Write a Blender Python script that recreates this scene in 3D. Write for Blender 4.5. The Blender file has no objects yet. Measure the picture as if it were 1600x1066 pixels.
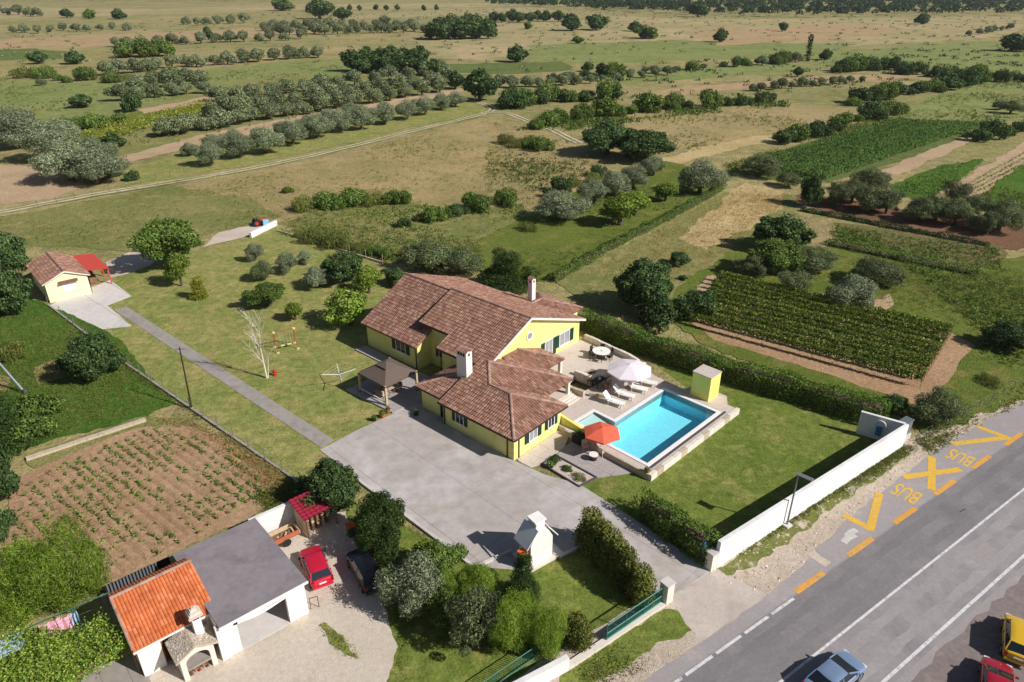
import bpy, bmesh, math, random
import numpy as np
from mathutils import Vector, Matrix

scene = bpy.context.scene
col = scene.collection
PI = math.pi

# ------------------------------------------------------------------ camera, sky, sun, exposure
FOC, PITCH, CAMH = 1100.0, math.radians(27.1), 38.0
cam_d = bpy.data.cameras.new('camera')
cam_d.sensor_width = 36.0
cam_d.lens = 36.0 * FOC / 1600.0
cam_d.clip_start = 0.5
cam_d.clip_end = 20000
cam = bpy.data.objects.new('camera', cam_d)
cam.location = (0, 0, CAMH)
cam.rotation_euler = (PI / 2 - PITCH, 0, 0)
col.objects.link(cam)
scene.camera = cam

SUN_AZ, SUN_EL = math.radians(-24.5), math.radians(37.0)
sdir = Vector((math.cos(SUN_EL) * math.cos(SUN_AZ), math.cos(SUN_EL) * math.sin(SUN_AZ), math.sin(SUN_EL)))
world = bpy.data.worlds.new('World')
scene.world = world
world.use_nodes = True
wn = world.node_tree
wn.nodes.clear()
sky = wn.nodes.new('ShaderNodeTexSky')
sky.sky_type = 'NISHITA'
sky.sun_disc = False
sky.sun_elevation = SUN_EL
sky.sun_rotation = math.atan2(sdir.x, sdir.y)
sky.air_density, sky.dust_density = 1.0, 1.0
bg = wn.nodes.new('ShaderNodeBackground')
bg.inputs['Strength'].default_value = 0.05
wo = wn.nodes.new('ShaderNodeOutputWorld')
wn.links.new(sky.outputs['Color'], bg.inputs['Color'])
wn.links.new(bg.outputs['Background'], wo.inputs['Surface'])
sun_d = bpy.data.lights.new('sun', 'SUN')
sun_d.energy = 5.0
sun_d.angle = math.radians(0.5)
sun_d.color = (1.0, 0.962, 0.9)
sun = bpy.data.objects.new('sun', sun_d)
sun.rotation_euler = sdir.to_track_quat('Z', 'Y').to_euler()
sun.location = (60, -40, 80)
col.objects.link(sun)
scene.view_settings.view_transform = 'Standard'
scene.view_settings.look = 'None'
scene.view_settings.exposure = 0.06
scene.view_settings.gamma = 1.0
scene.view_settings.use_curve_mapping = False
scene.render.engine = 'CYCLES'
scene.cycles.max_bounces = 6
scene.cycles.transparent_max_bounces = 8
scene.cycles.caustics_reflective = False
scene.cycles.caustics_refractive = False

# ------------------------------------------------------------------ helpers: survey points, meshes
CP, SP = math.cos(PITCH), math.sin(PITCH)
def G(px, py, z=0.0):
    """survey point of the photograph (1600 x 1066) -> place on the level z, in metres"""
    u, v = (px - 800) / FOC, (py - 533) / FOC
    t = (z - CAMH) / (-SP - v * CP)
    return Vector((u * t, (CP - v * SP) * t, z))
def ppm(px, py):
    """pixels per metre at a ground point"""
    p = G(px, py)
    return FOC / (p.y * CP + CAMH * SP)
def lin(c):
    c = c / 255.0
    return c / 12.92 if c <= 0.04045 else ((c + 0.055) / 1.055) ** 2.4
def C(r, g, b):
    return (lin(r), lin(g), lin(b), 1.0)

class MB:
    def __init__(s): s.v, s.f = [], []
    def add(s, vs, fs):
        n = len(s.v)
        s.v += [Vector(p) for p in vs]
        s.f += [tuple(i + n for i in f) for f in fs]
        return s
    def box(s, c, d, rz=0.0, tilt=None):
        M = Matrix.Rotation(rz, 3, 'Z')
        if tilt is not None: M = M @ tilt
        c = Vector(c)
        vs = [c + M @ Vector((x * d[0] / 2, y * d[1] / 2, z * d[2] / 2)) for x in (-1, 1) for y in (-1, 1) for z in (-1, 1)]
        return s.add(vs, [(0, 1, 3, 2), (4, 6, 7, 5), (0, 4, 5, 1), (2, 3, 7, 6), (0, 2, 6, 4), (1, 5, 7, 3)])
    def prism(s, poly, z0, z1):
        """plan polygon raised from z0 to z1"""
        if sum(poly[i][0] * poly[(i + 1) % len(poly)][1] - poly[(i + 1) % len(poly)][0] * poly[i][1] for i in range(len(poly))) < 0:
            poly = poly[::-1]
        n = len(poly)
        vs = [(p[0], p[1], z0) for p in poly] + [(p[0], p[1], z1) for p in poly]
        return s.add(vs, [tuple(range(n - 1, -1, -1)), tuple(range(n, 2 * n))] + [(i, (i + 1) % n, (i + 1) % n + n, i + n) for i in range(n)])
    def extr(s, pts, vec):
        """any flat polygon of 3d points swept along vec"""
        n = len(pts); vec = Vector(vec)
        vs = [Vector(p) for p in pts] + [Vector(p) + vec for p in pts]
        return s.add(vs, [tuple(range(n)), tuple(range(2 * n - 1, n - 1, -1))] + [(i, i + n, (i + 1) % n + n, (i + 1) % n) for i in range(n)])
    def tube(s, a, b, r0, r1=None, n=8):
        a, b = Vector(a), Vector(b)
        r1 = r0 if r1 is None else r1
        d = (b - a).normalized()
        x = d.orthogonal().normalized(); y = d.cross(x)
        vs = []
        for p, r in ((a, r0), (b, r1)):
            vs += [p + (x * math.cos(2 * PI * i / n) + y * math.sin(2 * PI * i / n)) * r for i in range(n)]
        return s.add(vs, [(i, (i + 1) % n, (i + 1) % n + n, i + n) for i in range(n)] + [tuple(range(n - 1, -1, -1)), tuple(range(n, 2 * n))])
    def lathe(s, prof, c=(0, 0, 0), n=16, axis='Z'):
        c = Vector(c); vs = []; m = len(prof)
        for i in range(n):
            a = 2 * PI * i / n
            for r, z in prof:
                p = Vector((r * math.cos(a), r * math.sin(a), z))
                if axis == 'Y': p = Vector((p.x, p.z, p.y))
                vs.append(c + p)
        fs = []
        for i in range(n):
            for j in range(m - 1):
                a, b = i * m + j, ((i + 1) % n) * m + j
                fs.append((a, b, b + 1, a + 1) if axis == 'Z' else (a, a + 1, b + 1, b))
        return s.add(vs, fs)
    def build(s, name, mat, parent=None, smooth=False, kind=None, bevel=0.0, local=False):
        o0 = Vector((0, 0, 0))
        if local: pass
        elif parent is not None:
            q = parent
            while q is not None: o0 += Vector(q.location); q = q.parent
        elif s.v:
            xs = [p.x for p in s.v]; ys = [p.y for p in s.v]
            o0 = Vector(((min(xs) + max(xs)) / 2, (min(ys) + max(ys)) / 2, min(p.z for p in s.v)))
        me = bpy.data.meshes.new(name)
        me.from_pydata([tuple(p - o0) for p in s.v], [], s.f)
        if mat is not None: me.materials.append(mat)
        if smooth: me.polygons.foreach_set('use_smooth', [True] * len(me.polygons))
        bm = bmesh.new(); bm.from_mesh(me); bmesh.ops.recalc_face_normals(bm, faces=bm.faces); bm.to_mesh(me); bm.free()
        o = bpy.data.objects.new(name, me)
        if parent is not None: o.parent = parent
        else: o.location = o0
        if kind: o['kind'] = kind
        if bevel > 0:
            md = o.modifiers.new('bevel', 'BEVEL'); md.width = bevel; md.segments = 2; md.limit_method = 'ANGLE'
        col.objects.link(o)
        return o

def link_mesh(name, me, parent=None, loc=(0, 0, 0)):
    o = bpy.data.objects.new(name, me)
    o.location = loc
    if parent is not None: o.parent = parent
    col.objects.link(o)
    return o
def tag(o, label, cat, group=None):
    o['label'] = label; o['category'] = cat
    if group: o['group'] = group
    return o
def thing(name, loc, label, cat, group=None, rz=0.0):
    o = bpy.data.objects.new(name, None)
    o.empty_display_size = 0.3
    o.location = loc; o.rotation_euler = (0, 0, rz)
    col.objects.link(o)
    return tag(o, label, cat, group)
def copy_tree(o, parent=None):
    c = o.copy(); col.objects.link(c)
    if parent is not None: c.parent = parent
    for ch in list(o.children): copy_tree(ch, c)
    return c

# ------------------------------------------------------------------ materials
def newmat(name):
    m = bpy.data.materials.new(name); m.use_nodes = True
    nt = m.node_tree
    return m, nt, nt.nodes['Principled BSDF']
def nnoise(nt, vec, scale, detail=3.0, rough=0.55, dist=0.0):
    n = nt.nodes.new('ShaderNodeTexNoise')
    n.inputs['Scale'].default_value = scale; n.inputs['Detail'].default_value = detail
    n.inputs['Roughness'].default_value = rough; n.inputs['Distortion'].default_value = dist
    nt.links.new(vec, n.inputs['Vector'])
    return n.outputs['Fac']
def nmap(nt, x, a, b, c=0.0, d=1.0):
    n = nt.nodes.new('ShaderNodeMapRange')
    n.inputs['From Min'].default_value = a; n.inputs['From Max'].default_value = b
    n.inputs['To Min'].default_value = c; n.inputs['To Max'].default_value = d
    nt.links.new(x, n.inputs['Value'])
    return n.outputs['Result']
def nmix(nt, fac, a, b, mode='MIX'):
    n = nt.nodes.new('ShaderNodeMix'); n.data_type = 'RGBA'; n.blend_type = mode
    for s, k in ((fac, 0), (a, 6), (b, 7)):
        if isinstance(s, (tuple, list)): n.inputs[k].default_value = s
        elif isinstance(s, (int, float)): n.inputs[k].default_value = s
        else: nt.links.new(s, n.inputs[k])
    return n.outputs[2]
def npos(nt):
    return nt.nodes.new('ShaderNodeNewGeometry').outputs['Position']
def nscale(nt, vec, sx, sy, sz, rz=0.0):
    n = nt.nodes.new('ShaderNodeMapping')
    n.inputs['Scale'].default_value = (sx, sy, sz); n.inputs['Rotation'].default_value = (0, 0, rz)
    nt.links.new(vec, n.inputs['Vector'])
    return n.outputs['Vector']
def ngrey(nt, x):
    n = nt.nodes.new('ShaderNodeCombineColor')
    for k in range(3): nt.links.new(x, n.inputs[k])
    return n.outputs[0]
def nbump(nt, h, strength, dist, bs):
    b = nt.nodes.new('ShaderNodeBump')
    b.inputs['Strength'].default_value = strength; b.inputs['Distance'].default_value = dist
    nt.links.new(h, b.inputs['Height']); nt.links.new(b.outputs['Normal'], bs.inputs['Normal'])

def ground_mat(name, c1, c2, c3=None, s1=0.05, s2=0.3, k3=(0.52, 0.68), fine=1.6, fvar=0.35, bump=0.25, rough=0.95, stripes=None):
    """soil and grass: broad patches c1/c2, tufts of c3, fine mottling and relief"""
    m, nt, bs = newmat(name)
    pos = npos(nt)
    a = nmap(nt, nnoise(nt, pos, s1, 4, 0.6, 0.4), 0.36, 0.64)
    c = nmix(nt, a, C(*c1), C(*c2))
    if c3:
        b = nmap(nt, nnoise(nt, pos, s2, 5, 0.65), *k3)
        c = nmix(nt, b, c, C(*c3))
    f = nnoise(nt, pos, fine, 6, 0.75)
    c = nmix(nt, 1.0, c, ngrey(nt, nmap(nt, f, 0.3, 0.7, 1 - fvar, 1 + fvar)), 'MULTIPLY')
    g = nnoise(nt, pos, fine * 4.5, 3, 0.7)
    c = nmix(nt, 1.0, c, ngrey(nt, nmap(nt, g, 0.3, 0.7, 1 - fvar * 0.7, 1 + fvar * 0.7)), 'MULTIPLY')
    if stripes:
        w = nt.nodes.new('ShaderNodeTexWave')
        w.inputs['Scale'].default_value = stripes[0]; w.inputs['Distortion'].default_value = 1.2
        w.inputs['Detail'].default_value = 2; w.inputs['Detail Scale'].default_value = 0.6
        nt.links.new(nscale(nt, pos, 1, 1, 1, stripes[1]), w.inputs['Vector'])
        c = nmix(nt, stripes[2], c, nmix(nt, 1.0, c, ngrey(nt, nmap(nt, w.outputs['Fac'], 0, 1, 0.45, 1.3)), 'MULTIPLY'))
    nt.links.new(c, bs.inputs['Base Color'])
    bs.inputs['Roughness'].default_value = rough
    bs.inputs['Specular IOR Level'].default_value = 0.08
    h = nt.nodes.new('ShaderNodeMath'); h.operation = 'ADD'
    nt.links.new(f, h.inputs[0]); nt.links.new(g, h.inputs[1])
    nbump(nt, h.outputs[0], 0.9, bump, bs)
    return m
def solid(name, c, rough=0.6, var=0.12, scale=3.0, metal=0.0, spec=0.4, bump=0.0, c2=None, s2=0.6, k2=(0.5, 0.75), coat=0.0):
    """paint, render, concrete, metal with some unevenness; c2 = stains"""
    m, nt, bs = newmat(name)
    pos = npos(nt)
    n1 = nnoise(nt, pos, scale, 5, 0.65)
    base = C(*c)
    if c2: base = nmix(nt, nmap(nt, nnoise(nt, pos, s2, 6, 0.7, 0.5), *k2), C(*c), C(*c2))
    cc = nmix(nt, 1.0, base, ngrey(nt, nmap(nt, n1, 0.3, 0.7, 1 - var, 1 + var)), 'MULTIPLY')
    oi = nt.nodes.new('ShaderNodeObjectInfo')
    cc = nmix(nt, 1.0, cc, ngrey(nt, nmap(nt, oi.outputs['Random'], 0, 1, 0.955, 1.035)), 'MULTIPLY')
    nt.links.new(cc, bs.inputs['Base Color'])
    bs.inputs['Roughness'].default_value = rough
    bs.inputs['Metallic'].default_value = metal
    bs.inputs['Specular IOR Level'].default_value = spec
    bs.inputs['Coat Weight'].default_value = coat
    bs.inputs['Coat Roughness'].default_value = 0.08
    if bump > 0: nbump(nt, nnoise(nt, pos, scale * 4, 4, 0.6), 0.6, bump, bs)
    return m
def leaf_mat(name, cols, transl=0.25, rough=0.7):
    """leaves: each leaf its own shade"""
    m, nt, bs = newmat(name)
    geo = nt.nodes.new('ShaderNodeNewGeometry')
    r = nt.nodes.new('ShaderNodeValToRGB')
    e = r.color_ramp.elements
    n = len(cols)
    while len(e) < n: e.new(0.5)
    for i, c in enumerate(cols):
        e[i].position = i / (n - 1); e[i].color = C(*c)
    nt.links.new(geo.outputs['Random Per Island'], r.inputs['Fac'])
    oi = nt.nodes.new('ShaderNodeObjectInfo')
    c = nmix(nt, 1.0, r.outputs['Color'], ngrey(nt, nmap(nt, oi.outputs['Random'], 0, 1, 0.86, 1.34)), 'MULTIPLY')
    nt.links.new(c, bs.inputs['Base Color'])
    bs.inputs['Roughness'].default_value = rough
    bs.inputs['Specular IOR Level'].default_value = 0.1
    t = nt.nodes.new('ShaderNodeBsdfTranslucent'); nt.links.new(c, t.inputs['Color'])
    mx = nt.nodes.new('ShaderNodeMixShader'); mx.inputs[0].default_value = transl
    nt.links.new(bs.outputs[0], mx.inputs[1]); nt.links.new(t.outputs[0], mx.inputs[2])
    nt.links.new(mx.outputs[0], nt.nodes['Material Output'].inputs['Surface'])
    return m
def tile_mat(name, cols, rough=0.85):
    m, nt, bs = newmat(name)
    geo = nt.nodes.new('ShaderNodeNewGeometry')
    r = nt.nodes.new('ShaderNodeValToRGB'); e = r.color_ramp.elements
    while len(e) < len(cols): e.new(0.5)
    for i, c in enumerate(cols):
        e[i].position = i / (len(cols) - 1); e[i].color = C(*c)
    nt.links.new(geo.outputs['Random Per Island'], r.inputs['Fac'])
    st = nmap(nt, nnoise(nt, geo.outputs['Position'], 0.7, 5, 0.7), 0.3, 0.7, 0.8, 1.18)
    c = nmix(nt, 1.0, r.outputs['Color'], ngrey(nt, st), 'MULTIPLY')
    nt.links.new(c, bs.inputs['Base Color'])
    bs.inputs['Roughness'].default_value = rough
    bs.inputs['Specular IOR Level'].default_value = 0.2
    return m

M = {}
M['base'] = ground_mat('plain_dry_grass', (166, 150, 106), (140, 136, 88), (112, 116, 68), s1=0.012, s2=0.06, k3=(0.48, 0.72), fine=0.35, fvar=0.34, bump=0.3)
M['straw'] = ground_mat('dry_grass', (184, 162, 118), (164, 148, 102), (138, 134, 84), s1=0.05, s2=0.16, k3=(0.5, 0.75), fine=0.9, fvar=0.28, bump=0.4)
M['straw_pale'] = ground_mat('pale_straw', (214, 190, 140), (196, 172, 124), (158, 148, 94), s1=0.08, s2=0.25, k3=(0.58, 0.78), fine=1.2, fvar=0.25, bump=0.4)
M['stubble'] = ground_mat('stubble', (178, 148, 116), (168, 146, 106), (146, 134, 92), s1=0.02, s2=0.05, fine=0.25, fvar=0.26, bump=0.2)
M['tan'] = ground_mat('tan_meadow', (178, 158, 120), (156, 146, 102), (124, 124, 78), s1=0.012, s2=0.05, fine=0.2, fvar=0.3, bump=0.2)
M['meadow'] = ground_mat('half_dry_meadow', (146, 142, 90), (126, 130, 74), (164, 150, 102), s1=0.06, s2=0.2, fine=1.0, fvar=0.28, bump=0.3)
M['meadow_far'] = ground_mat('green_far_meadow', (124, 134, 78), (138, 140, 88), (112, 120, 68), s1=0.02, s2=0.07, fine=0.25, fvar=0.28, bump=0.2)
M['lawn'] = ground_mat('mown_lawn', (140, 140, 82), (122, 131, 68), (158, 147, 94), s1=0.10, s2=0.3, k3=(0.46, 0.66), fine=1.1, fvar=0.42, bump=0.06)
M['lawn_green'] = ground_mat('watered_lawn', (116, 126, 60), (98, 114, 48), (134, 132, 74), s1=0.12, s2=0.3, k3=(0.5, 0.7), fine=1.2, fvar=0.38, bump=0.06)
M['lush'] = ground_mat('lush_grass', (90, 120, 46), (76, 108, 40), (120, 124, 62), s1=0.12, s2=0.4, k3=(0.56, 0.74), fine=1.4, fvar=0.35, bump=0.3)
M['orchard'] = ground_mat('orchard_grass', (112, 122, 56), (98, 112, 48), (136, 128, 72), s1=0.08, s2=0.25, fine=1.4, fvar=0.28, bump=0.2)
M['crop'] = ground_mat('crop_green', (96, 112, 60), (108, 120, 68), (128, 126, 78), s1=0.05, s2=0.3, fine=1.0, fvar=0.35, bump=0.3)
M['soil'] = ground_mat('tilled_soil', (190, 156, 124), (174, 140, 108), (150, 132, 92), s1=0.15, s2=0.7, k3=(0.58, 0.75), fine=2.2, fvar=0.25, bump=0.14)
M['soil_red'] = ground_mat('red_soil', (132, 98, 78), (116, 86, 68), (104, 96, 58), s1=0.1, s2=0.5, k3=(0.55, 0.72), fine=1.6, fvar=0.25, bump=0.1)
M['soil_pale'] = ground_mat('pale_soil', (190, 164, 134), (176, 150, 120), (140, 130, 88), s1=0.1, s2=0.5, k3=(0.58, 0.75), fine=1.6, fvar=0.2, bump=0.1)
M['plot'] = ground_mat('weedy_plot', (134, 116, 82), (112, 110, 66), (86, 100, 48), s1=0.12, s2=0.5, k3=(0.5, 0.66), fine=1.5, fvar=0.3, bump=0.16)
M['apron'] = ground_mat('apron_concrete', (190, 178, 170), (200, 186, 176), (168, 156, 146), s1=0.25, s2=0.5, k3=(0.52, 0.7), fine=2.0, fvar=0.12, bump=0.02)
M['gravel'] = ground_mat('pale_gravel', (206, 192, 178), (194, 178, 164), (170, 158, 140), s1=0.2, s2=0.8, k3=(0.6, 0.8), fine=5.0, fvar=0.16, bump=0.03)
M['verge_mix'] = ground_mat('verge_grass_patches', (128, 130, 74), (112, 120, 62), (202, 186, 168), s1=0.4, s2=0.9, k3=(0.54, 0.64), fine=2.5, fvar=0.3, bump=0.12)
M['verge'] = ground_mat('dusty_verge', (206, 190, 174), (190, 174, 156), (146, 136, 92), s1=0.3, s2=0.7, k3=(0.6, 0.74), fine=3.0, fvar=0.25, bump=0.08)
M['yard'] = ground_mat('dusty_yard', (198, 184, 168), (208, 196, 182), (172, 158, 138), s1=0.15, s2=0.5, k3=(0.6, 0.8), fine=3.0, fvar=0.14, bump=0.03)
M['track'] = ground_mat('white_track', (206, 194, 168), (192, 180, 152), (160, 150, 112), s1=0.3, s2=0.6, fine=1.5, fvar=0.15, bump=0.05)
M['concrete'] = solid('worn_concrete', (176, 167, 162), 0.9, 0.14, 0.9, c2=(196, 190, 188), s2=0.13, k2=(0.47, 0.66), bump=0.01)
M['concrete_dk'] = solid('path_concrete', (156, 148, 142), 0.9, 0.14, 1.5, c2=(132, 126, 120), s2=0.4, bump=0.01)
M['concrete_lt'] = solid('pale_concrete', (206, 200, 196), 0.9, 0.08, 1.5, c2=(184, 178, 172), s2=0.4, bump=0.01)
M['roofslab'] = solid('weathered_flat_roof', (138, 130, 134), 0.92, 0.12, 2.0, c2=(116, 108, 112), s2=0.45, k2=(0.45, 0.7), bump=0.01)
M['asphalt'] = solid('asphalt', (160, 153, 153), 0.88, 0.08, 4.0, c2=(132, 124, 128), s2=0.22, k2=(0.4, 0.7), bump=0.006)
M['asphalt_dark'] = solid('asphalt_dark', (128, 123, 125), 0.88, 0.1, 4.0, c2=(144, 138, 139), s2=0.3, k2=(0.45, 0.7), bump=0.006)
M['tyre'] = solid('tyre_worn', (118, 113, 115), 0.82, 0.1, 4.0, c2=(130, 125, 127), s2=0.25, k2=(0.4, 0.65))
M['tyre_pale'] = solid('tyre_worn_pale', (150, 143, 143), 0.82, 0.1, 4.0, c2=(162, 155, 155), s2=0.25, k2=(0.4, 0.65))
M['asphalt_pale'] = solid('asphalt_worn', (158, 150, 150), 0.9, 0.09, 4.0, c2=(176, 168, 164), s2=0.35, k2=(0.52, 0.72), bump=0.006)
M['lot'] = solid('lot_asphalt', (128, 116, 114), 0.92, 0.16, 3.0, c2=(150, 138, 128), s2=0.5, bump=0.01)
M['paint_white'] = solid('road_white', (214, 210, 212), 0.8, 0.16, 5.0, c2=(168, 162, 162), s2=2.2, k2=(0.5, 0.66))
M['paint_yellow'] = solid('road_yellow', (226, 178, 62), 0.8, 0.12, 5.0, c2=(176, 160, 118), s2=2.6, k2=(0.5, 0.68))
M['paint_orange'] = solid('road_orange', (222, 160, 66), 0.8, 0.12, 5.0, c2=(170, 150, 116), s2=2.6, k2=(0.5, 0.68))
M['yellow'] = solid('yellow_render', (240, 233, 148), 0.9, 0.05, 1.0, c2=(222, 208, 116), s2=0.7, k2=(0.5, 0.72), bump=0.004)
M['yellow_box'] = solid('yellow_box_render', (236, 226, 120), 0.9, 0.05, 1.5, bump=0.004)
M['cream'] = solid('cream_render', (244, 238, 190), 0.9, 0.04, 1.0)
M['white'] = solid('white_render', (236, 232, 228), 0.9, 0.05, 1.5, c2=(216, 208, 200), s2=0.5, k2=(0.55, 0.78), bump=0.003)
M['white_wall'] = solid('white_wall_render', (232, 230, 230), 0.9, 0.06, 1.5, c2=(206, 202, 202), s2=0.35, k2=(0.5, 0.75), bump=0.004)
M['offwhite'] = solid('offwhite_stone', (224, 214, 202), 0.85, 0.08, 3.0, bump=0.005)
M['stone'] = solid('rough_stone', (196, 180, 158), 0.9, 0.2, 5.0, c2=(150, 134, 112), s2=2.5, bump=0.03)
M['deck'] = solid('deck_paving', (206, 192, 182), 0.85, 0.07, 3.0, c2=(188, 172, 160), s2=0.9, bump=0.004)
M['patio'] = solid('patio_paving', (170, 162, 160), 0.85, 0.1, 3.0, c2=(150, 142, 140), s2=1.0, bump=0.004)
M['tile'] = tile_mat('clay_tile', [(128, 92, 78), (145, 107, 91), (153, 115, 99), (174, 138, 120)])
M['tile_cap'] = tile_mat('ridge_tile', [(150, 118, 106), (178, 148, 132)])
M['tile_orange'] = tile_mat('orange_tile', [(194, 104, 62), (210, 122, 76), (202, 112, 68), (218, 140, 98)])
M['tile_under'] = solid('roof_underlay', (116, 78, 68), 0.9, 0.1)
M['tile_under_or'] = solid('roof_underlay_orange', (186, 92, 48), 0.9, 0.1)
M['redmetal'] = solid('red_sheet', (196, 74, 62), 0.6, 0.06, 2.0)
M['crimson'] = solid('crimson_tile_sheet', (150, 40, 60), 0.35, 0.08, 3.0)
M['green_dark'] = solid('dark_green_paint', (22, 62, 48), 0.5, 0.08)
M['green_gate'] = solid('green_gate_paint', (28, 104, 92), 0.5, 0.1, 5.0)
M['green_bin'] = solid('green_plastic', (58, 92, 70), 0.5, 0.08)
M['orange_bin'] = solid('orange_plastic', (226, 106, 52), 0.45, 0.06)
M['brown'] = solid('brown_metal', (62, 44, 38), 0.5, 0.1)
M['wood'] = solid('weathered_wood', (132, 104, 82), 0.85, 0.22, 6.0, c2=(98, 76, 60), s2=2.0)
M['wood_door'] = solid('varnished_wood', (164, 104, 46), 0.6, 0.15, 6.0)
M['wood_pale'] = solid('pale_wood', (196, 172, 140), 0.85, 0.15, 6.0)
M['bark'] = solid('bark', (96, 82, 68), 0.95, 0.25, 8.0, bump=0.02)
M['birch_bark'] = solid('birch_bark', (222, 214, 200), 0.8, 0.15, 6.0)
M['glass'] = solid('window_glass', (38, 44, 52), 0.08, 0.05, spec=0.6)
M['glass_pale'] = solid('pale_window_glass', (150, 152, 158), 0.25, 0.15, 2.0, spec=0.5)  # paler pane colour for some of the windows
M['steel'] = solid('galvanised', (160, 164, 168), 0.4, 0.08, metal=0.7)
M['pole_grey'] = solid('grey_pole', (132, 136, 142), 0.5, 0.08, metal=0.4)
M['dark'] = solid('dark_interior', (34, 32, 34), 0.8, 0.1)
M['rubber'] = solid('rubber', (30, 30, 32), 0.8, 0.1)
M['rim'] = solid('alloy', (170, 172, 176), 0.35, 0.05, metal=0.8)
M['plastic_white'] = solid('white_plastic', (238, 236, 232), 0.5, 0.03)
M['plastic_black'] = solid('black_plastic', (34, 34, 38), 0.5, 0.05)
M['canvas_white'] = solid('white_canvas', (230, 220, 226), 0.9, 0.03)
M['canvas_orange'] = solid('orange_canvas', (226, 104, 76), 0.9, 0.04)
M['canvas_brown'] = solid('taupe_canvas', (104, 90, 82), 0.9, 0.06)
M['wicker'] = solid('dark_wicker', (58, 48, 46), 0.8, 0.2, 10.0)
M['cushion'] = solid('pale_cushion', (206, 190, 178), 0.9, 0.05)
M['terracotta'] = solid('terracotta', (176, 96, 66), 0.85, 0.12)
M['red_paint'] = solid('red_paint', (190, 58, 44), 0.5, 0.08)
M['swing_red'] = solid('swing_red', (168, 84, 58), 0.5, 0.08)
M['lemon'] = solid('pale_yellow_plastic', (238, 226, 160), 0.5, 0.05)
M['blue'] = solid('blue_plastic', (70, 120, 170), 0.5, 0.08)
M['blue_pale'] = solid('pale_blue_plastic', (150, 200, 226), 0.5, 0.05)
M['pink'] = solid('pink_cloth', (232, 170, 190), 0.9, 0.06)
M['light_blue_cloth'] = solid('light_blue_cloth', (170, 190, 212), 0.9, 0.06)
M['lamp_red'] = solid('tail_light', (150, 20, 20), 0.2, 0.05, coat=0.6)
M['lamp_clear'] = solid('head_light', (210, 214, 220), 0.1, 0.05, coat=0.6)
M['car_red'] = solid('car_red', (196, 28, 58), 0.35, 0.03, coat=0.7)
M['car_red2'] = solid('car_crimson', (160, 22, 44), 0.3, 0.03, coat=0.8)
M['car_black'] = solid('car_black', (26, 28, 34), 0.3, 0.03, coat=0.8)
M['car_silver'] = solid('car_silver_blue', (150, 172, 204), 0.3, 0.02, metal=0.5, coat=0.8)
M['car_yellow'] = solid('car_yellow', (214, 172, 40), 0.35, 0.03, coat=0.7)
M['pool_tile'] = solid('pool_tile', (152, 232, 248), 0.5, 0.09, 3.5)
M['pool_pale'] = solid('pool_pale_lining', (226, 232, 226), 0.5, 0.04, 2.0)
M['coping'] = solid('pool_coping', (236, 230, 230), 0.8, 0.05, 3.0)
M['joint'] = solid('joint_mortar', (146, 138, 132), 0.9, 0.1)
M['gutter'] = solid('gutter_grille', (86, 78, 84), 0.7, 0.15, 6.0)
# foliage
M['olive'] = leaf_mat('olive_leaf', [(60, 72, 44), (92, 104, 66), (120, 130, 88), (150, 158, 118)])
M['olive_silver'] = leaf_mat('silver_olive_leaf', [(78, 90, 62), (114, 126, 92), (144, 154, 120), (176, 182, 152)])
M['dark'+'leaf'] = leaf_mat('dark_leaf', [(40, 60, 32), (60, 84, 44), (84, 106, 60), (114, 132, 84)])
M['leaf'] = leaf_mat('mid_leaf', [(58, 82, 34), (84, 108, 46), (106, 128, 58), (134, 150, 80)])
M['fresh'] = leaf_mat('fresh_leaf', [(72, 98, 32), (104, 130, 44), (130, 150, 60), (158, 172, 84)])
M['golden'] = leaf_mat('golden_leaf', [(90, 100, 30), (132, 136, 44), (160, 156, 58)])
M['feather'] = leaf_mat('feathery_leaf', [(86, 114, 36), (120, 148, 50), (148, 172, 66), (176, 192, 98)], 0.4)
M['thuja'] = leaf_mat('thuja_leaf', [(74, 86, 38), (106, 118, 52), (138, 146, 70), (120, 102, 60)])
M['hedge'] = leaf_mat('hedge_leaf', [(54, 82, 32), (80, 108, 42), (106, 130, 54), (136, 152, 74)], 0.3)
M['conifer'] = leaf_mat('conifer_leaf', [(42, 64, 32), (64, 88, 42), (92, 112, 56)], 0.3)
M['vine'] = leaf_mat('vine_leaf', [(72, 98, 42), (98, 122, 50), (126, 144, 62), (168, 172, 84)], 0.35)
M['vine_far'] = leaf_mat('far_vine_leaf', [(60, 86, 40), (80, 106, 48), (102, 126, 60)])
M['weed'] = leaf_mat('weed_leaf', [(96, 108, 50), (122, 130, 66), (146, 148, 84)], 0.4)
M['dryweed'] = leaf_mat('dry_weed', [(166, 146, 96), (190, 166, 112), (214, 188, 136)], 0.5)
M['olive_far'] = leaf_mat('far_olive_leaf', [(72, 84, 56), (104, 116, 80), (132, 142, 104), (162, 168, 132)])
M['forest'] = leaf_mat('forest_leaf', [(36, 54, 30), (50, 70, 38), (66, 84, 48)])

# ------------------------------------------------------------------ frames
O0 = G(803, 720)
def frame(deg):
    a = math.radians(deg); c, s = math.cos(a), math.sin(a)
    def f(u, v, z=0.0): return Vector((O0.x + u * c - v * s, O0.y + u * s + v * c, z))
    return f, a
HW, HA = frame(48.5)      # the house
PW, PA = frame(45.0)      # the pool
POOL = (7.35, 18.85, -9.05, -3.1)     # u0 u1 v0 v1
NOTCH = (8.0, 10.5, -3.1, -0.55)

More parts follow.
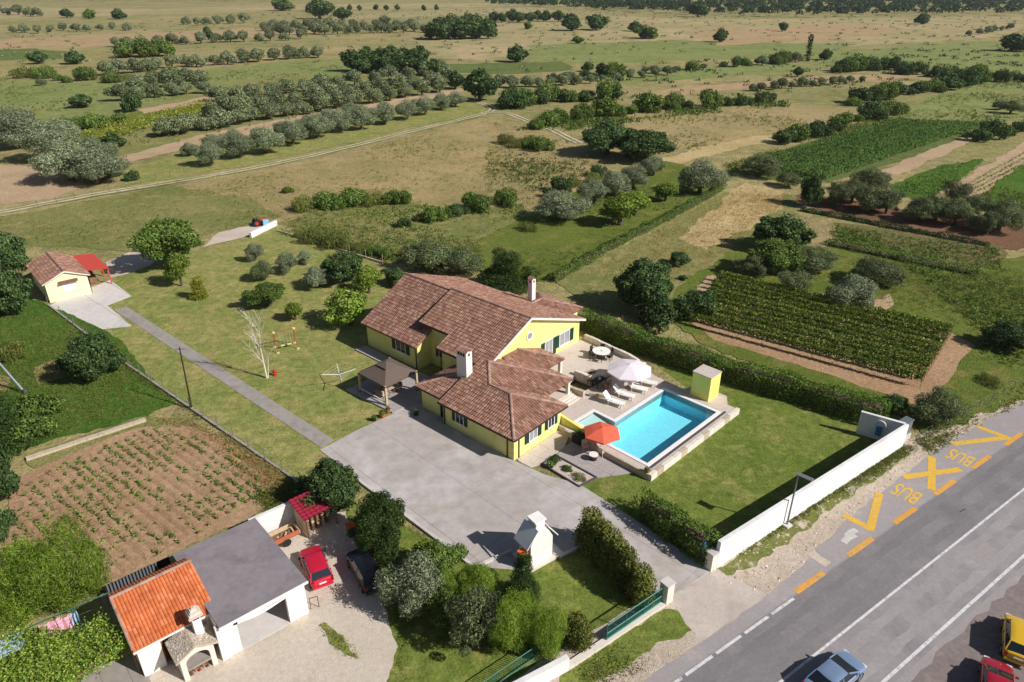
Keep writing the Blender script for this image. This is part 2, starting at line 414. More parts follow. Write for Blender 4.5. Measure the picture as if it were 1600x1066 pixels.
# ------------------------------------------------------------------ ground and fields
def ring_ground():
    # one sheet to the horizon, open only where the pool basin is sunk
    W = [(-5000, -400), (5000, -400), (5000, 9000), (-5000, 9000)]
    hole = [PW(POOL[0], POOL[2]), PW(POOL[1], POOL[2]), PW(POOL[1], POOL[3]), PW(NOTCH[1], POOL[3]), PW(NOTCH[1], NOTCH[3]), PW(NOTCH[0], NOTCH[3]), PW(NOTCH[0], POOL[3]), PW(POOL[0], POOL[3])]
    vs = [(x, y, 0.0) for x, y in W] + [(p.x, p.y, 0.0) for p in hole]
    # hole corners: 4 near-south .. connect as four polygons
    fs = [(0, 1, 5, 4), (1, 2, 6, 5), (2, 3, 9, 8, 7, 6), (3, 0, 4, 11, 10, 9)]
    me = bpy.data.meshes.new('ground'); me.from_pydata(vs, [], fs); me.materials.append(M['base'])
    o = link_mesh('ground', me); o['kind'] = 'structure'
    return o
ring_ground()

rng = random.Random(5)
def rough_outline(pts, jit, step0=1.2):
    step0 = min(step0, max(0.25, jit * 1.2)) if jit < 1 else step0
    out = []
    n = len(pts)
    for i in range(n):
        a, b = pts[i], pts[(i + 1) % n]
        d = (b - a).length
        dist = ((a + b) / 2).length
        st = max(step0, dist * 0.012)
        k = max(1, int(d / st))
        nr = Vector((-(b - a).y, (b - a).x, 0)).normalized()
        w = 0.0
        for j in range(k):
            t = j / k
            w = 0.55 * w + rng.uniform(-1, 1) * 0.6
            off = 0 if j == 0 else w * jit * max(1.0, dist / 90)
            out.append(a.lerp(b, t) + nr * off)
    return out
LV = [0.012]; DLV = [0.002]
def field(name, px, mat, jit=0.35, z=None, kind='structure'):
    if z is None:
        LV[0] += DLV[0]; z = LV[0]
    pts = [G(x, y) for x, y in px]
    pts = rough_outline(pts, jit) if jit > 0 else pts
    me = bpy.data.meshes.new(name)
    c = sum(pts, Vector()) / len(pts)
    me.from_pydata([(p.x - c.x, p.y - c.y, 0) for p in pts], [], [tuple(range(len(pts)))])
    me.materials.append(M[mat] if isinstance(mat, str) else mat)
    o = link_mesh(name, me, loc=(c.x, c.y, z)); o['kind'] = kind
    return o

# far plain, top of the picture
field('far_field', [(-60, 66), (100, 57), (330, 47), (470, 40), (560, 46), (440, 56), (60, 78), (-60, 82)], 'stubble', 1.0)
field('far_field', [(520, 26), (700, 14), (860, 12), (860, 20), (700, 24), (560, 29)], 'tan', 1.0)
field('far_field', [(-60, 10), (240, 14), (500, 6), (900, 4), (900, 9), (420, 16), (100, 27), (-60, 30)], 'tan', 1.0)
field('far_field', [(700, 44), (900, 22), (1080, 30), (1600, 26), (1660, 44), (1500, 62), (1250, 78), (1000, 92), (800, 88), (700, 70)], 'tan', 1.0)
field('far_field', [(820, 72), (1050, 62), (1330, 70), (1250, 90), (900, 100), (820, 92)], 'meadow_far', 1.2)
field('far_field', [(1180, 86), (1600, 62), (1660, 70), (1660, 118), (1400, 112), (1280, 102)], 'meadow_far', 1.2)
field('far_field', [(1060, 48), (1330, 38), (1430, 46), (1300, 62), (1130, 72)], 'stubble', 1.2)
field('far_field', [(980, 148), (1090, 134), (1300, 118), (1480, 116), (1400, 124), (1200, 136), (1040, 152)], 'stubble', 0.8)
field('far_field', [(880, 118), (1000, 108), (1240, 100), (1300, 106), (1120, 122), (960, 132)], 'meadow_far', 0.8)
field('far_field', [(-60, 78), (60, 76), (105, 80), (96, 92), (-60, 96)], 'crop', 0.8)
field('far_field', [(260, 98), (420, 76), (560, 72), (600, 80), (460, 88), (300, 110), (250, 112)], 'straw', 0.8)
field('far_field', [(640, 62), (800, 58), (820, 84), (760, 96), (690, 90)], 'tan', 0.8)
field('far_meadow', [(-60, 118), (110, 130), (300, 112), (490, 92), (610, 96), (640, 108), (420, 128), (300, 150), (200, 170), (120, 200), (-60, 190)], 'meadow_far', 0.8)
field('far_field', [(700, 100), (880, 96), (900, 110), (800, 116), (700, 114)], 'crop', 0.8)
# olive grove ground
DLV[0] = 0.0012
field('grove_ground', [(120, 215), (200, 170), (420, 118), (700, 118), (730, 132), (560, 170), (400, 200), (190, 250), (110, 250)], 'meadow', 0.7)
field('vine_ground', [(118, 205), (200, 178), (330, 152), (385, 155), (300, 176), (200, 208), (135, 226)], 'golden_ground' if 'golden_ground' in M else 'orchard', 0.5)
field('soil_strip', [(186, 246), (300, 215), (430, 188), (560, 166), (720, 138), (716, 146), (560, 180), (430, 205), (300, 232), (196, 256)], 'soil_pale', 0.7)
field('soil_strip', [(215, 172), (330, 150), (385, 152), (330, 160), (225, 178)], 'soil_pale', 0.6)
field('grove_ground', [(185, 268), (300, 236), (440, 207), (600, 178), (735, 152), (752, 166), (742, 178), (640, 200), (520, 230), (400, 256), (275, 277), (190, 293)], 'lawn', 0.5)
field('soil_strip', [(0, 258), (60, 262), (140, 290), (90, 310), (20, 318), (-40, 320), (-40, 260)], 'soil_pale', 0.5)
field('meadow', [(-60, 350), (150, 312), (280, 288), (400, 306), (455, 336), (330, 366), (230, 395), (60, 385), (-60, 400)], 'meadow', 0.6)
field('dry_meadow', [(270, 292), (400, 268), (520, 242), (640, 211), (755, 184), (835, 200), (890, 222), (958, 258), (900, 300), (820, 330), (740, 380), (640, 395), (520, 372), (440, 340), (390, 308)], 'straw', 0.6)
field('green_patch', [(440, 348), (500, 318), (620, 312), (700, 330), (820, 318), (820, 345), (740, 395), (660, 412), (560, 398), (470, 372)], 'meadow', 1.4)
field('dry_meadow', [(905, 190), (1010, 165), (1180, 158), (1368, 172), (1340, 188), (1240, 214), (1060, 240), (1045, 252), (990, 240), (915, 212)], 'straw', 0.6)
field('straw_band', [(1035, 246), (1120, 226), (1340, 184), (1352, 178), (1250, 210), (1130, 238), (1050, 258)], 'straw_pale', 0.8)
field('orchard_ground', [(700, 400), (830, 335), (900, 300), (1040, 252), (1080, 262), (1132, 290), (1000, 360), (870, 440), (790, 440)], 'orchard', 0.5)
# right-hand fields
field('far_field', [(1380, 192), (1440, 160), (1510, 128), (1660, 118), (1660, 186), (1535, 192)], 'meadow_far', 0.6)
field('crop_field', [(1130, 268), (1230, 232), (1390, 188), (1545, 188), (1520, 212), (1420, 248), (1300, 286), (1200, 280)], 'crop', 0.5)
field('soil_strip', [(1376, 268), (1450, 236), (1535, 203), (1548, 210), (1460, 248), (1392, 278)], 'soil_pale', 0.4)
field('grass_patch', [(1390, 292), (1470, 258), (1535, 248), (1500, 285), (1460, 312), (1405, 308)], 'lush', 0.5)
field('soil_strip', [(1450, 312), (1520, 268), (1600, 222), (1660, 200), (1660, 240), (1600, 258), (1520, 312)], 'soil_pale', 0.4)
field('grass_patch', [(1512, 318), (1600, 258), (1660, 240), (1660, 370), (1580, 350)], 'lush', 0.5)
field('soil_strip', [(1235, 308), (1262, 302), (1420, 330), (1660, 352), (1660, 376), (1590, 392), (1450, 366), (1300, 338)], 'soil_red', 0.4)
field('weedy_plot', [(1290, 346), (1400, 360), (1565, 386), (1578, 412), (1560, 432), (1480, 420), (1370, 395), (1298, 372)], 'plot', 0.4)
field('meadow', [(1080, 400), (1230, 340), (1290, 345), (1480, 425), (1600, 400), (1700, 420), (1700, 600), (1600, 625), (1440, 680), (1380, 640), (1100, 540), (1000, 470)], 'orchard', 0.7)
field('dry_meadow', [(870, 442), (1000, 372), (1130, 300), (1240, 305), (1250, 335), (1150, 385), (1085, 430), (1010, 500), (920, 480)], 'meadow', 0.6)
field('straw_band', [(1165, 286), (1226, 300), (1222, 328), (1160, 362), (1105, 392), (1060, 372), (1110, 330)], 'straw_pale', 0.7)
field('dry_meadow', [(1250, 340), (1300, 346), (1305, 372), (1280, 392), (1238, 372)], 'straw', 0.5)
field('soil_strip', [(1210, 455), (1290, 460), (1350, 476), (1390, 460), (1395, 480), (1330, 500), (1230, 478)], 'soil_pale', 0.5)
field('vineyard_soil', [(1112, 430), (1240, 455), (1488, 522), (1524, 541), (1462, 612), (1438, 640), (1420, 630), (1290, 584), (1118, 533), (1060, 490)], 'soil', 0.3)
field('vineyard_grass', [(1105, 432), (1240, 462), (1478, 530), (1430, 590), (1290, 560), (1120, 515), (1066, 480)], 'soil_pale', 0.5)
# land on the left
field('grass_patch', [(-80, 460), (60, 470), (185, 530), (275, 632), (230, 652), (40, 700), (-80, 720)], 'lush', 0.5)
field('dry_patch', [(-20, 462), (25, 458), (22, 480), (-20, 486)], 'straw', 0.3)
field('dry_patch', [(55, 575), (90, 562), (100, 590), (60, 600)], 'straw', 0.4)
field('dry_patch', [(-20, 585), (15, 590), (12, 612), (-20, 612)], 'straw', 0.3)
field('soil_edge', [(38, 712), (130, 682), (228, 652), (300, 655), (440, 735), (455, 765), (400, 790), (330, 690), (60, 735)], 'meadow', 0.5)
field('crop_soil', [(25, 752), (120, 708), (225, 668), (300, 668), (352, 690), (440, 760), (425, 790), (300, 850), (180, 920), (60, 940), (-10, 900), (15, 800)], 'soil', 0.4)
# house plot
field('lawn', [(176, 436), (240, 412), (318, 390), (432, 356), (560, 402), (640, 432), (800, 470), (760, 560), (640, 660), (505, 706), (480, 758), (300, 640), (190, 565), (175, 520)], 'lawn', 0.08, 0.012)
RL = [PW(23.5, 1), PW(21.6, -4.5), PW(22.4, -8.4), PW(20.9, -9.4), PW(20.9, -9.9), PW(6.4, -9.9), PW(6.0, -8)]
lawn_r = [G(x, y) for x, y in [(905, 757), (985, 808), (1112, 888), (1410, 690), (1400, 640), (1180, 580), (1030, 552)]] + RL
def flat(name, pts, mat, z, kind='structure'):
    me = bpy.data.meshes.new(name)
    me.from_pydata([(p[0], p[1], 0) for p in pts], [], [tuple(range(len(pts)))]); me.materials.append(M[mat])
    o = link_mesh(name, me, loc=(0, 0, z)); o['kind'] = kind
    return o
flat('lawn', lawn_r, 'lawn_green', 0.016)
field('lawn', [(560, 780), (735, 884), (905, 862), (1040, 940), (945, 1000), (880, 1040), (700, 1090), (600, 1075), (622, 1010), (596, 940), (540, 800)], 'lawn_green', 0.15, 0.020)
slab_pts = [G(x, y) for x, y in [(132, 1046), (200, 1024), (222, 1036), (262, 1120), (110, 1130)]]
field('yard', [(455, 800), (540, 800), (598, 930), (628, 1010), (622, 1080), (560, 1300), (150, 1300), (240, 1050), (380, 900), (400, 830)], 'yard', 0.5, 0.016)
field('grass_wedge', [(499, 977), (506, 972), (522, 984), (545, 1008), (562, 1030), (540, 1024), (514, 1006)], 'lawn', 0.3, 0.024)
field('old_slab', [(318, 386), (352, 352), (400, 350), (430, 350), (400, 366), (360, 376)], 'gravel', 0.3, 0.020)
field('dirt_patch', [(165, 410), (205, 392), (250, 398), (235, 415), (200, 428), (172, 434)], 'gravel', 0.3, 0.020)

# track with two wheel ruts
def ribbon(name, pts, w, mat, z, jit=0.0, parent=None):
    vs, fs = [], []
    n = len(pts)
    for i, p in enumerate(pts):
        d = (pts[min(i + 1, n - 1)] - pts[max(i - 1, 0)]).normalized()
        nr = Vector((-d.y, d.x, 0))
        a, b = w / 2 + rng.uniform(-jit, jit), w / 2 + rng.uniform(-jit, jit)
        vs += [p + nr * a, p - nr * b]
        if i: fs.append((2 * i - 2, 2 * i - 1, 2 * i + 1, 2 * i))
    me = bpy.data.meshes.new(name)
    me.from_pydata([(p.x, p.y, 0) for p in vs], [], fs); me.materials.append(M[mat])
    o = link_mesh(name, me, parent=parent, loc=(0, 0, z))
    if parent is None: o['kind'] = 'structure'
    return o
def resample(px, step):
    pts = [G(x, y) for x, y in px]
    # Catmull-Rom through the survey points
    out = []
    n = len(pts)
    for i in range(n - 1):
        p0, p1, p2, p3 = pts[max(i - 1, 0)], pts[i], pts[i + 1], pts[min(i + 2, n - 1)]
        k = max(2, int((p2 - p1).length / step))
        for j in range(k):
            t = j / k
            out.append(0.5 * ((2 * p1) + (p2 - p0) * t + (2 * p0 - 5 * p1 + 4 * p2 - p3) * t * t + (3 * p1 - p0 - 3 * p2 + p3) * t ** 3))
    out.append(pts[-1])
    return out
def offs(pts, d):
    out = []
    for i, p in enumerate(pts):
        t = (pts[min(i + 1, len(pts) - 1)] - pts[max(i - 1, 0)]).normalized()
        out.append(p + Vector((-t.y, t.x, 0)) * d)
    return out
tr = resample([(-120, 352), (0, 332), (150, 304), (275, 284), (400, 262), (520, 236), (640, 206), (755, 178), (768, 168), (735, 157)], 4)
ribbon('track_verge', tr, 3.2, 'meadow', 0.105, 0.5)
for k, d in enumerate((-0.85, 0.85)): ribbon('track_rut', offs(tr, d), 0.62 if k else 0.75, 'track', 0.108, 0.2)
tr2 = resample([(752, 177), (790, 177), (830, 192), (860, 202), (888, 216), (905, 224)], 4)
for d in (-0.8, 0.8): ribbon('track_rut', offs(tr2, d), 0.8, 'track', 0.108, 0.15)

# ------------------------------------------------------------------ road
R0 = G(1253, 921); R1 = G(1585, 687)
RD = (R1 - R0).normalized(); RN = Vector((-RD.y, RD.x, 0)); RANG = math.atan2(RD.y, RD.x)
def RW(s, o, z=0.0):
    p = R0 + RD * s + RN * o; return Vector((p.x, p.y, z))
def road_sheet(name, s0, s1, left, right, mat, z, n=40, parent=None):
    vs, fs = [], []
    for i in range(n + 1):
        s = s0 + (s1 - s0) * i / n
        l = left(s) if callable(left) else left
        r = right(s) if callable(right) else right
        vs += [RW(s, l), RW(s, r)]
        if i: fs.append((2 * i - 2, 2 * i - 1, 2 * i + 1, 2 * i))
    me = bpy.data.meshes.new(name)
    me.from_pydata([(p.x, p.y, 0) for p in vs], [], fs); me.materials.append(M[mat])
    o = link_mesh(name, me, parent=parent, loc=(0, 0, z))
    if parent is None: o['kind'] = 'structure'
    return o
def lerp_tab(t):
    def f(s):
        for (a, x), (b, y) in zip(t, t[1:]):
            if a <= s <= b: return x + (y - x) * (s - a) / (b - a)
        return t[0][1] if s < t[0][0] else t[-1][1]
    return f
kerbL = lerp_tab([(-60, 1.0), (-4, 0.95), (2, 1.4), (10, 2.5), (24, 3.25), (34, 3.0), (40, 2.55), (60, 1.4), (90, 0.6)])
jig = [rng.uniform(-0.18, 0.18) for _ in range(400)]
road_sheet('verge', -60, 140, lambda s: 5.6 + jig[int(s * 2 + 130) % 400], -2.0, 'verge', 0.024, 150)
road_sheet('bus_bay', -60, 120, lambda s: kerbL(s) + jig[int(s * 3 + 40) % 400] * 0.5, -0.5, 'asphalt_pale', 0.028, 200)
road_sheet('road', -70, 260, 0.0, -7.75, 'asphalt', 0.032, 4)
road_sheet('road_lane', -70, 260, -0.12, -3.8, 'asphalt_dark', 0.0335, 4)
for k_, o_ in enumerate((-1.15, -2.75, -4.75, -6.35)): road_sheet('wheel_track', -70, 260, lambda s, o_=o_: o_ + 0.32 + jig[int(s * 1.3 + 50) % 400] * 0.6, lambda s, o_=o_: o_ - 0.32 + jig[int(s * 1.3 + 90) % 400] * 0.6, 'tyre' if k_ < 2 else 'tyre_pale', 0.0338, 300)
road_sheet('car_park', -70, 140, lambda s: -7.75 + 0.0 * s, -34, 'lot', 0.028, 100)
road_sheet('verge_strip', -70, 140, -7.6, lambda s: -8.2 + jig[int(s * 3 + 200) % 400], 'asphalt_pale', 0.030, 200)
def mark(name, s0, s1, o0, w, mat):
    m = MB(); m.add([RW(s0, o0 - w / 2, 0.036), RW(s1, o0 - w / 2, 0.036), RW(s1, o0 + w / 2, 0.036), RW(s0, o0 + w / 2, 0.036)], [(0, 1, 2, 3)])
    o = m.build(name, M[mat]); o['kind'] = 'structure'; return o
mark('road_line', -70, 260, -3.8, 0.17, 'paint_white')
mark('road_line', -70, 260, -7.33, 0.2, 'paint_white')
for k in range(12): mark('road_dash', -3.6 - k * 2.75, -1.2 - k * 2.75, -0.2, 0.2, 'paint_white')
for k in range(9): mark('bay_dash', 1.0 + k * 6.2 - 1.6, 1.0 + k * 6.2 + 1.6, 0.06, 0.42, 'paint_orange')
def stroke(name, strokes, w, mat):
    m = MB()
    for k, (a, b) in enumerate(strokes):
        p, q = G(*a), G(*b)
        d = (q - p).normalized() * 1.0; nr = Vector((-d.y, d.x, 0)) * w / 2
        z = 0.036 + k * 0.003
        m.add([Vector((v.x, v.y, z)) for v in (p + nr, p - nr, q - nr, q + nr)], [(0, 1, 2, 3)])
    o = m.build(name, M[mat]); o['kind'] = 'structure'; return o
stroke('bay_marking', [((1317, 805), (1363, 828)), ((1374, 771), (1359, 829))], 0.62, 'paint_yellow')
stroke('bay_marking', [((1412, 746), (1501, 734)), ((1456, 714), (1455, 767))], 0.62, 'paint_yellow')
stroke('bay_marking', [((1527, 667), (1578, 686)), ((1488, 694), (1577, 684))], 0.6, 'paint_yellow')
def bus_text(px, ang_from, ang_to):
    c = bpy.data.curves.new('bus_word', 'FONT'); c.body = 'BUS'; c.size = 1.0; c.align_x = 'CENTER'; c.align_y = 'CENTER'; c.offset = 0.012
    t = bpy.data.objects.new('bus_word_curve', c); col.objects.link(t)
    dg = bpy.context.evaluated_depsgraph_get(); dg.update()
    me = bpy.data.meshes.new_from_object(t.evaluated_get(dg)); me.name = 'bus_word'
    col.objects.unlink(t); bpy.data.objects.remove(t)
    me.materials.clear(); me.materials.append(M['paint_yellow'])
    a, b = G(*ang_from), G(*ang_to); d = b - a
    o = link_mesh('bus_word', me, loc=Vector((G(*px).x, G(*px).y, 0.037)))
    o.rotation_euler = (0, 0, math.atan2(d.y, d.x))
    wid = max(v.co.x for v in me.vertices) - min(v.co.x for v in me.vertices)
    sx = d.length * 1.22 / wid
    o.scale = (sx, 2.75, 1); o['kind'] = 'structure'
bus_text((1417, 771), (1433, 778), (1402, 763))
bus_text((1501, 715), (1517, 722), (1487, 709))
# tar cracks and patches on the carriageway
def tar_line(px, w=0.05):
    pts = resample(px, 0.5)
    pts = [p + Vector((rng.uniform(-.08, .08), rng.uniform(-.08, .08), 0)) for p in pts]
    return ribbon('road_crack', pts, w, 'lot', 0.0345, 0.015)
tar_line([(1290, 1000), (1330, 975), (1345, 966)], 0.05); tar_line([(1545, 800), (1580, 775), (1600, 768)], 0.04); tar_line([(1250, 960), (1256, 975), (1262, 990)], 0.035)
_rz = [0]
def rp_z():
    _rz[0] += 1; return _rz[0]
def road_patch(s, o_, l, w, mat):
    pts = rough_outline([RW(s, o_), RW(s + l, o_), RW(s + l, o_ + w), RW(s, o_ + w)], 0.16, 0.3)
    return flat('road_patch', pts, mat, 0.0335 + 0.0002 * rp_z())
road_patch(4.2, 0.4, 5.6, 1.5, 'asphalt_pale'); road_patch(3.2, 0.35, 0.8, 1.5, 'gravel'); road_patch(6.6, 0.8, 1.5, 0.5, 'concrete_lt'); road_patch(7.4, 1.1, 1.3, 0.45, 'concrete_lt'); road_patch(16, -2.6, 2.2, 1.1, 'tyre'); road_patch(-6, -1.9, 1.5, 0.8, 'tyre'); road_patch(12, -5.9, 3.4, 0.9, 'asphalt_pale')
tar_line([(1540, 755), (1560, 742), (1572, 735), (1600, 725)]); tar_line([(1500, 800), (1522, 788), (1540, 778)]); tar_line([(1456, 868), (1457, 880), (1455, 890)], 0.04)

# ------------------------------------------------------------------ paving of the plot
def clip_poly(poly, cell):
    out = [Vector((p[0], p[1])) for p in poly]
    n = len(cell)
    for i in range(n):
        a, b = Vector(cell[i][:2]), Vector(cell[(i + 1) % n][:2])
        e = b - a
        src, out = out, []
        for j in range(len(src)):
            p, q = src[j], src[(j + 1) % len(src)]
            dp = e.x * (p.y - a.y) - e.y * (p.x - a.x); dq = e.x * (q.y - a.y) - e.y * (q.x - a.x)
            if dp >= 0: out.append(p)
            if dp * dq < 0: out.append(p + (q - p) * (dp / (dp - dq)))
        if len(out) < 3: return []
    return out
def slabs(name, poly, ang, du, dv, z0, z1, mat, joint=0.03, o=(0, 0), base='joint'):
    """paved area: a bed with separate cast slabs on it"""
    par = flat(name, poly, base, z0 + 0.004)
    ca, sa = math.cos(ang), math.sin(ang)
    us = [p.x * ca + p.y * sa for p in poly]; vs = [-p.x * sa + p.y * ca for p in poly]
    u = math.floor((min(us) - o[0]) / du) * du + o[0]
    k = 0
    while u < max(us):
        v = math.floor((min(vs) - o[1]) / dv) * dv + o[1]
        while v < max(vs):
            j = joint / 2
            cell = [(a * ca - b * sa, a * sa + b * ca) for a, b in ((u + j, v + j), (u + du - j, v + j), (u + du - j, v + dv - j), (u + j, v + dv - j))]
            q = clip_poly(poly, cell)
            if len(q) >= 3:
                ar = abs(sum(q[i].x * q[(i + 1) % len(q)].y - q[(i + 1) % len(q)].x * q[i].y for i in range(len(q)))) / 2
                if ar > 0.25:
                    m = MB(); m.prism([(p.x, p.y) for p in q], z0 + 0.006, z1 + rng.uniform(-0.004, 0.004))
                    m.build('slab', M[mat], par)
            v += dv
        u += du
    return par
drive = [G(x, y) for x, y in [(500, 704), (560, 672), (604, 652), (617, 646), (640, 600), (700, 640), (806, 722), (850, 742), (905, 757), (985, 808), (1110, 892), (1076, 916), (1040, 938), (1005, 915), (905, 855), (870, 872), (826, 893), (738, 886)]]
slabs('driveway', drive, math.radians(-44.7), 6.2, 5.0, 0.02, 0.06, 'concrete', 0.022, (1.5, 0.8))
field('verge_grass', [(884, 1045), (960, 1000), (1038, 952), (1060, 955), (1082, 985), (1050, 1000), (1020, 1012), (985, 1040), (930, 1066), (860, 1090)], 'lawn_green', 0.3, 0.026)
field('verge_grass', [(1120, 888), (1230, 808), (1330, 744), (1412, 700), (1424, 710), (1310, 788), (1240, 838), (1172, 888), (1135, 900)], 'verge_mix', 0.4, 0.026)
apron = [G(x, y) for x, y in [(1042, 940), (1078, 917), (1112, 893), (1150, 905), (1195, 930), (1186, 958), (1150, 985), (1105, 1012), (1086, 990), (1065, 955)]]
apron = rough_outline(apron, 0.4); flat('apron', apron, 'apron', 0.027)
path_a, path_b = G(188, 482), G(512, 694)
pd = (path_b - path_a).normalized(); pn = Vector((-pd.y, pd.x, 0)) * 0.75
slabs('garden_path', [path_a + pn, path_a - pn, path_b - pn, path_b + pn], math.atan2(pd.y, pd.x), 1.9, 40, 0.014, 0.045, 'concrete_dk', 0.03, (0.2, -15))
pad = [G(x, y) for x, y in [(76, 478), (152, 446), (172, 438), (206, 463), (168, 478), (206, 510), (130, 518)]]
slabs('shed_yard', pad, math.radians(-41), 4.6, 4.0, 0.014, 0.05, 'concrete_lt', 0.04, (0.6, 0.3))
gaz_pad = [HW(-2.2, 14.0), HW(3.0, 13.2), HW(5.0, 14.6), HW(5.0, 27.4), HW(3.6, 27.6), HW(3.6, 21.0), HW(-2.6, 21.0)]
slabs('gazebo_terrace', gaz_pad, HA, 2.6, 2.6, 0.02, 0.16, 'patio', 0.03)

slabs('kiwi_path', slab_pts, math.radians(41), 1.4, 1.0, 0.018, 0.05, 'concrete_dk', 0.03)

# ------------------------------------------------------------------ roofs, walls, windows
def roof_plane(parent, F, poly, zf, down, mat='tile', under='tile_under', cw=0.27, course=0.42, thick=0.14, name='roof_face', lift=0.05):
    """poly: plan polygon (u, v); zf(u, v): roof height; down: 'u-','u+','v-','v+' downslope; F: frame function"""
    slab = MB()
    top = [F(u, v, zf(u, v)) for u, v in poly]
    slab.extr([p - Vector((0, 0, thick)) for p in top], (0, 0, thick - 0.01))
    so = slab.build(name, M[under], parent)
    ax = 0 if down[0] == 'u' else 1
    sg = 1 if down[1] == '+' else -1
    cr = 1 - ax
    lo, hi = min(p[cr] for p in poly), max(p[cr] for p in poly)
    allx = [p[ax] * sg for p in poly]
    eave = max(allx)
    vs, fs = [], []
    n = int((hi - lo) / cw)
    seg = 4
    rr = random.Random(len(poly) * 7 + int(lo * 10))
    k1, k2 = zf(*((1, 0) if ax == 0 else (0, 1))), zf(0, 0)
    slope = abs(k1 - k2)
    cphi = 1 / math.sqrt(1 + slope * slope)
    stp = course * cphi
    for i in range(n):
        c = lo + (i + 0.5) * (hi - lo) / n
        xs = []
        for j in range(len(poly)):
            a, b = poly[j], poly[(j + 1) % len(poly)]
            if (a[cr] - c) * (b[cr] - c) < 0:
                xs.append((a[ax] + (b[ax] - a[ax]) * (c - a[cr]) / (b[cr] - a[cr])) * sg)
        xs.sort()
        for q in range(0, len(xs) - 1, 2):
            x0, x1 = xs[q], xs[q + 1]
            t = eave
            while t > x1 + 1e-6: t -= stp
            t = x1 if abs(t - x1) < stp * 0.35 or True else t
            first = True
            tt = eave - math.floor((eave - x1) / stp) * stp
            edges = [x1]
            e = tt
            while e > x0:
                if e < x1 - 0.1: edges.append(e)
                e -= stp
            edges.append(x0)
            for m in range(len(edges) - 1):
                lo_, up_ = edges[m], edges[m + 1]
                if lo_ - up_ < 0.05: continue
                ext = min(0.04, 0.5 * (lo_ - up_)) if m else 0.06
                base = len(vs)
                dz = rr.uniform(-0.008, 0.012)
                for (tx, hz) in ((lo_ + ext, 0.045 + dz), (up_, 0.0 + dz)):
                    for s_ in range(seg + 1):
                        ang = PI * s_ / seg
                        off = math.cos(ang) * cw * 0.5
                        h = math.sin(ang) * cw * 0.32
                        pt = [0, 0]; pt[ax] = tx * sg; pt[cr] = c + off
                        z = zf(pt[0], pt[1]) + hz + h
                        vs.append(F(pt[0], pt[1], z))
                for s_ in range(seg):
                    fs.append((base + s_, base + s_ + 1, base + seg + 2 + s_, base + seg + 1 + s_))
                fs.append(tuple(base + s_ for s_ in range(seg + 1)))
    b = MB(); b.v, b.f = vs, fs
    if vs:
        to = b.build('roof_tiles', M[mat], so, smooth=False, kind='stuff')
    return so
def caps(parent, F, a, b, r=0.15, mat='tile_cap'):
    """ridge or hip caps from a to b (u, v, z)"""
    p, q = F(*a), F(*b)
    L = (q - p).length; n = max(1, int(L / 0.42)); d = (q - p) / n
    m = MB()
    side = Vector((-d.y, d.x, 0)).normalized()
    for i in range(n):
        p0, p1 = p + d * i, p + d * (i + 1.06)
        k = len(m.v); ring = []
        for pp, rad in ((p0, r * 1.06), (p1, r * 0.92)):
            for s_ in range(6):
                an = PI * s_ / 5
                ring.append(pp + side * math.cos(an) * rad + Vector((0, 0, math.sin(an) * rad * 0.85 + 0.03)))
        m.add(ring, [(s_, s_ + 1, s_ + 7, s_ + 6) for s_ in range(5)])
    return m.build('ridge_caps', M[mat], parent)
def wallblock(parent, F, prof, v0, v1, mat='yellow', name='wall', swap=False):
    """profile polygon (u, z) swept along v"""
    m = MB()
    a = [F(u, v0, z) if not swap else F(v0, u, z) for u, z in prof]
    d = (F(0, v1, 0) - F(0, v0, 0)) if not swap else (F(v1, 0, 0) - F(v0, 0, 0))
    m.extr(a, d)
    return m.build(name, M[mat], parent)
def window(parent, F, A, face, c, along, z, w, h, shutters=True, pane='glass', frame='white', kind='window', sw=None, stat=True):
    """face: 'u-','u+','v-','v+' wall facing; c: wall plane; along: position on the wall"""
    ax = 0 if face[0] == 'u' else 1
    sg = 1 if face[1] == '+' else -1
    def P(al, out, zz):
        q = [0, 0]; q[ax] = c + sg * out; q[1 - ax] = al
        return F(q[0], q[1], zz)
    def bx(m, a0, a1, o0, o1, z0, z1):
        vs = [P(a, o, zz) for a in (a0, a1) for o in (o0, o1) for zz in (z0, z1)]
        m.add(vs, [(0, 1, 3, 2), (4, 6, 7, 5), (0, 4, 5, 1), (2, 3, 7, 6), (0, 2, 6, 4), (1, 5, 7, 3)])
    f = MB(); t = 0.09
    bx(f, along - w / 2 - t, along - w / 2, 0.002, 0.07, z - h / 2 - t, z + h / 2 + t)
    bx(f, along + w / 2, along + w / 2 + t, 0.002, 0.07, z - h / 2 - t, z + h / 2 + t)
    bx(f, along - w / 2, along + w / 2, 0.002, 0.068, z + h / 2, z + h / 2 + t)
    bx(f, along - w / 2 - 0.05, along + w / 2 + 0.05, 0.002, 0.12, z - h / 2 - t - 0.03, z - h / 2)
    bx(f, along - 0.03, along + 0.03, 0.012, 0.05, z - h / 2, z + h / 2)
    win = f.build(kind, M[frame], parent)
    g = MB(); bx(g, along - w / 2, along + w / 2, 0.002, 0.02, z - h / 2, z + h / 2); g.build('pane', M[pane], win)
    if shutters:
        s = sw or w * 0.5
        for k in (-1, 1):
            sh = MB()
            a0 = along + k * (w / 2 + t + 0.01); a1 = a0 + k * s
            a0, a1 = min(a0, a1), max(a0, a1)
            bx(sh, a0, a1, 0.03, 0.075, z - h / 2 - 0.03, z + h / 2 + 0.03)
            for q in range(7):
                zz = z - h / 2 + 0.08 + q * (h - 0.1) / 7
                bx(sh, a0 + 0.05, a1 - 0.05, 0.075, 0.095, zz, zz + 0.06)
            sh.build('shutter', M['green_dark'], win)
    return win

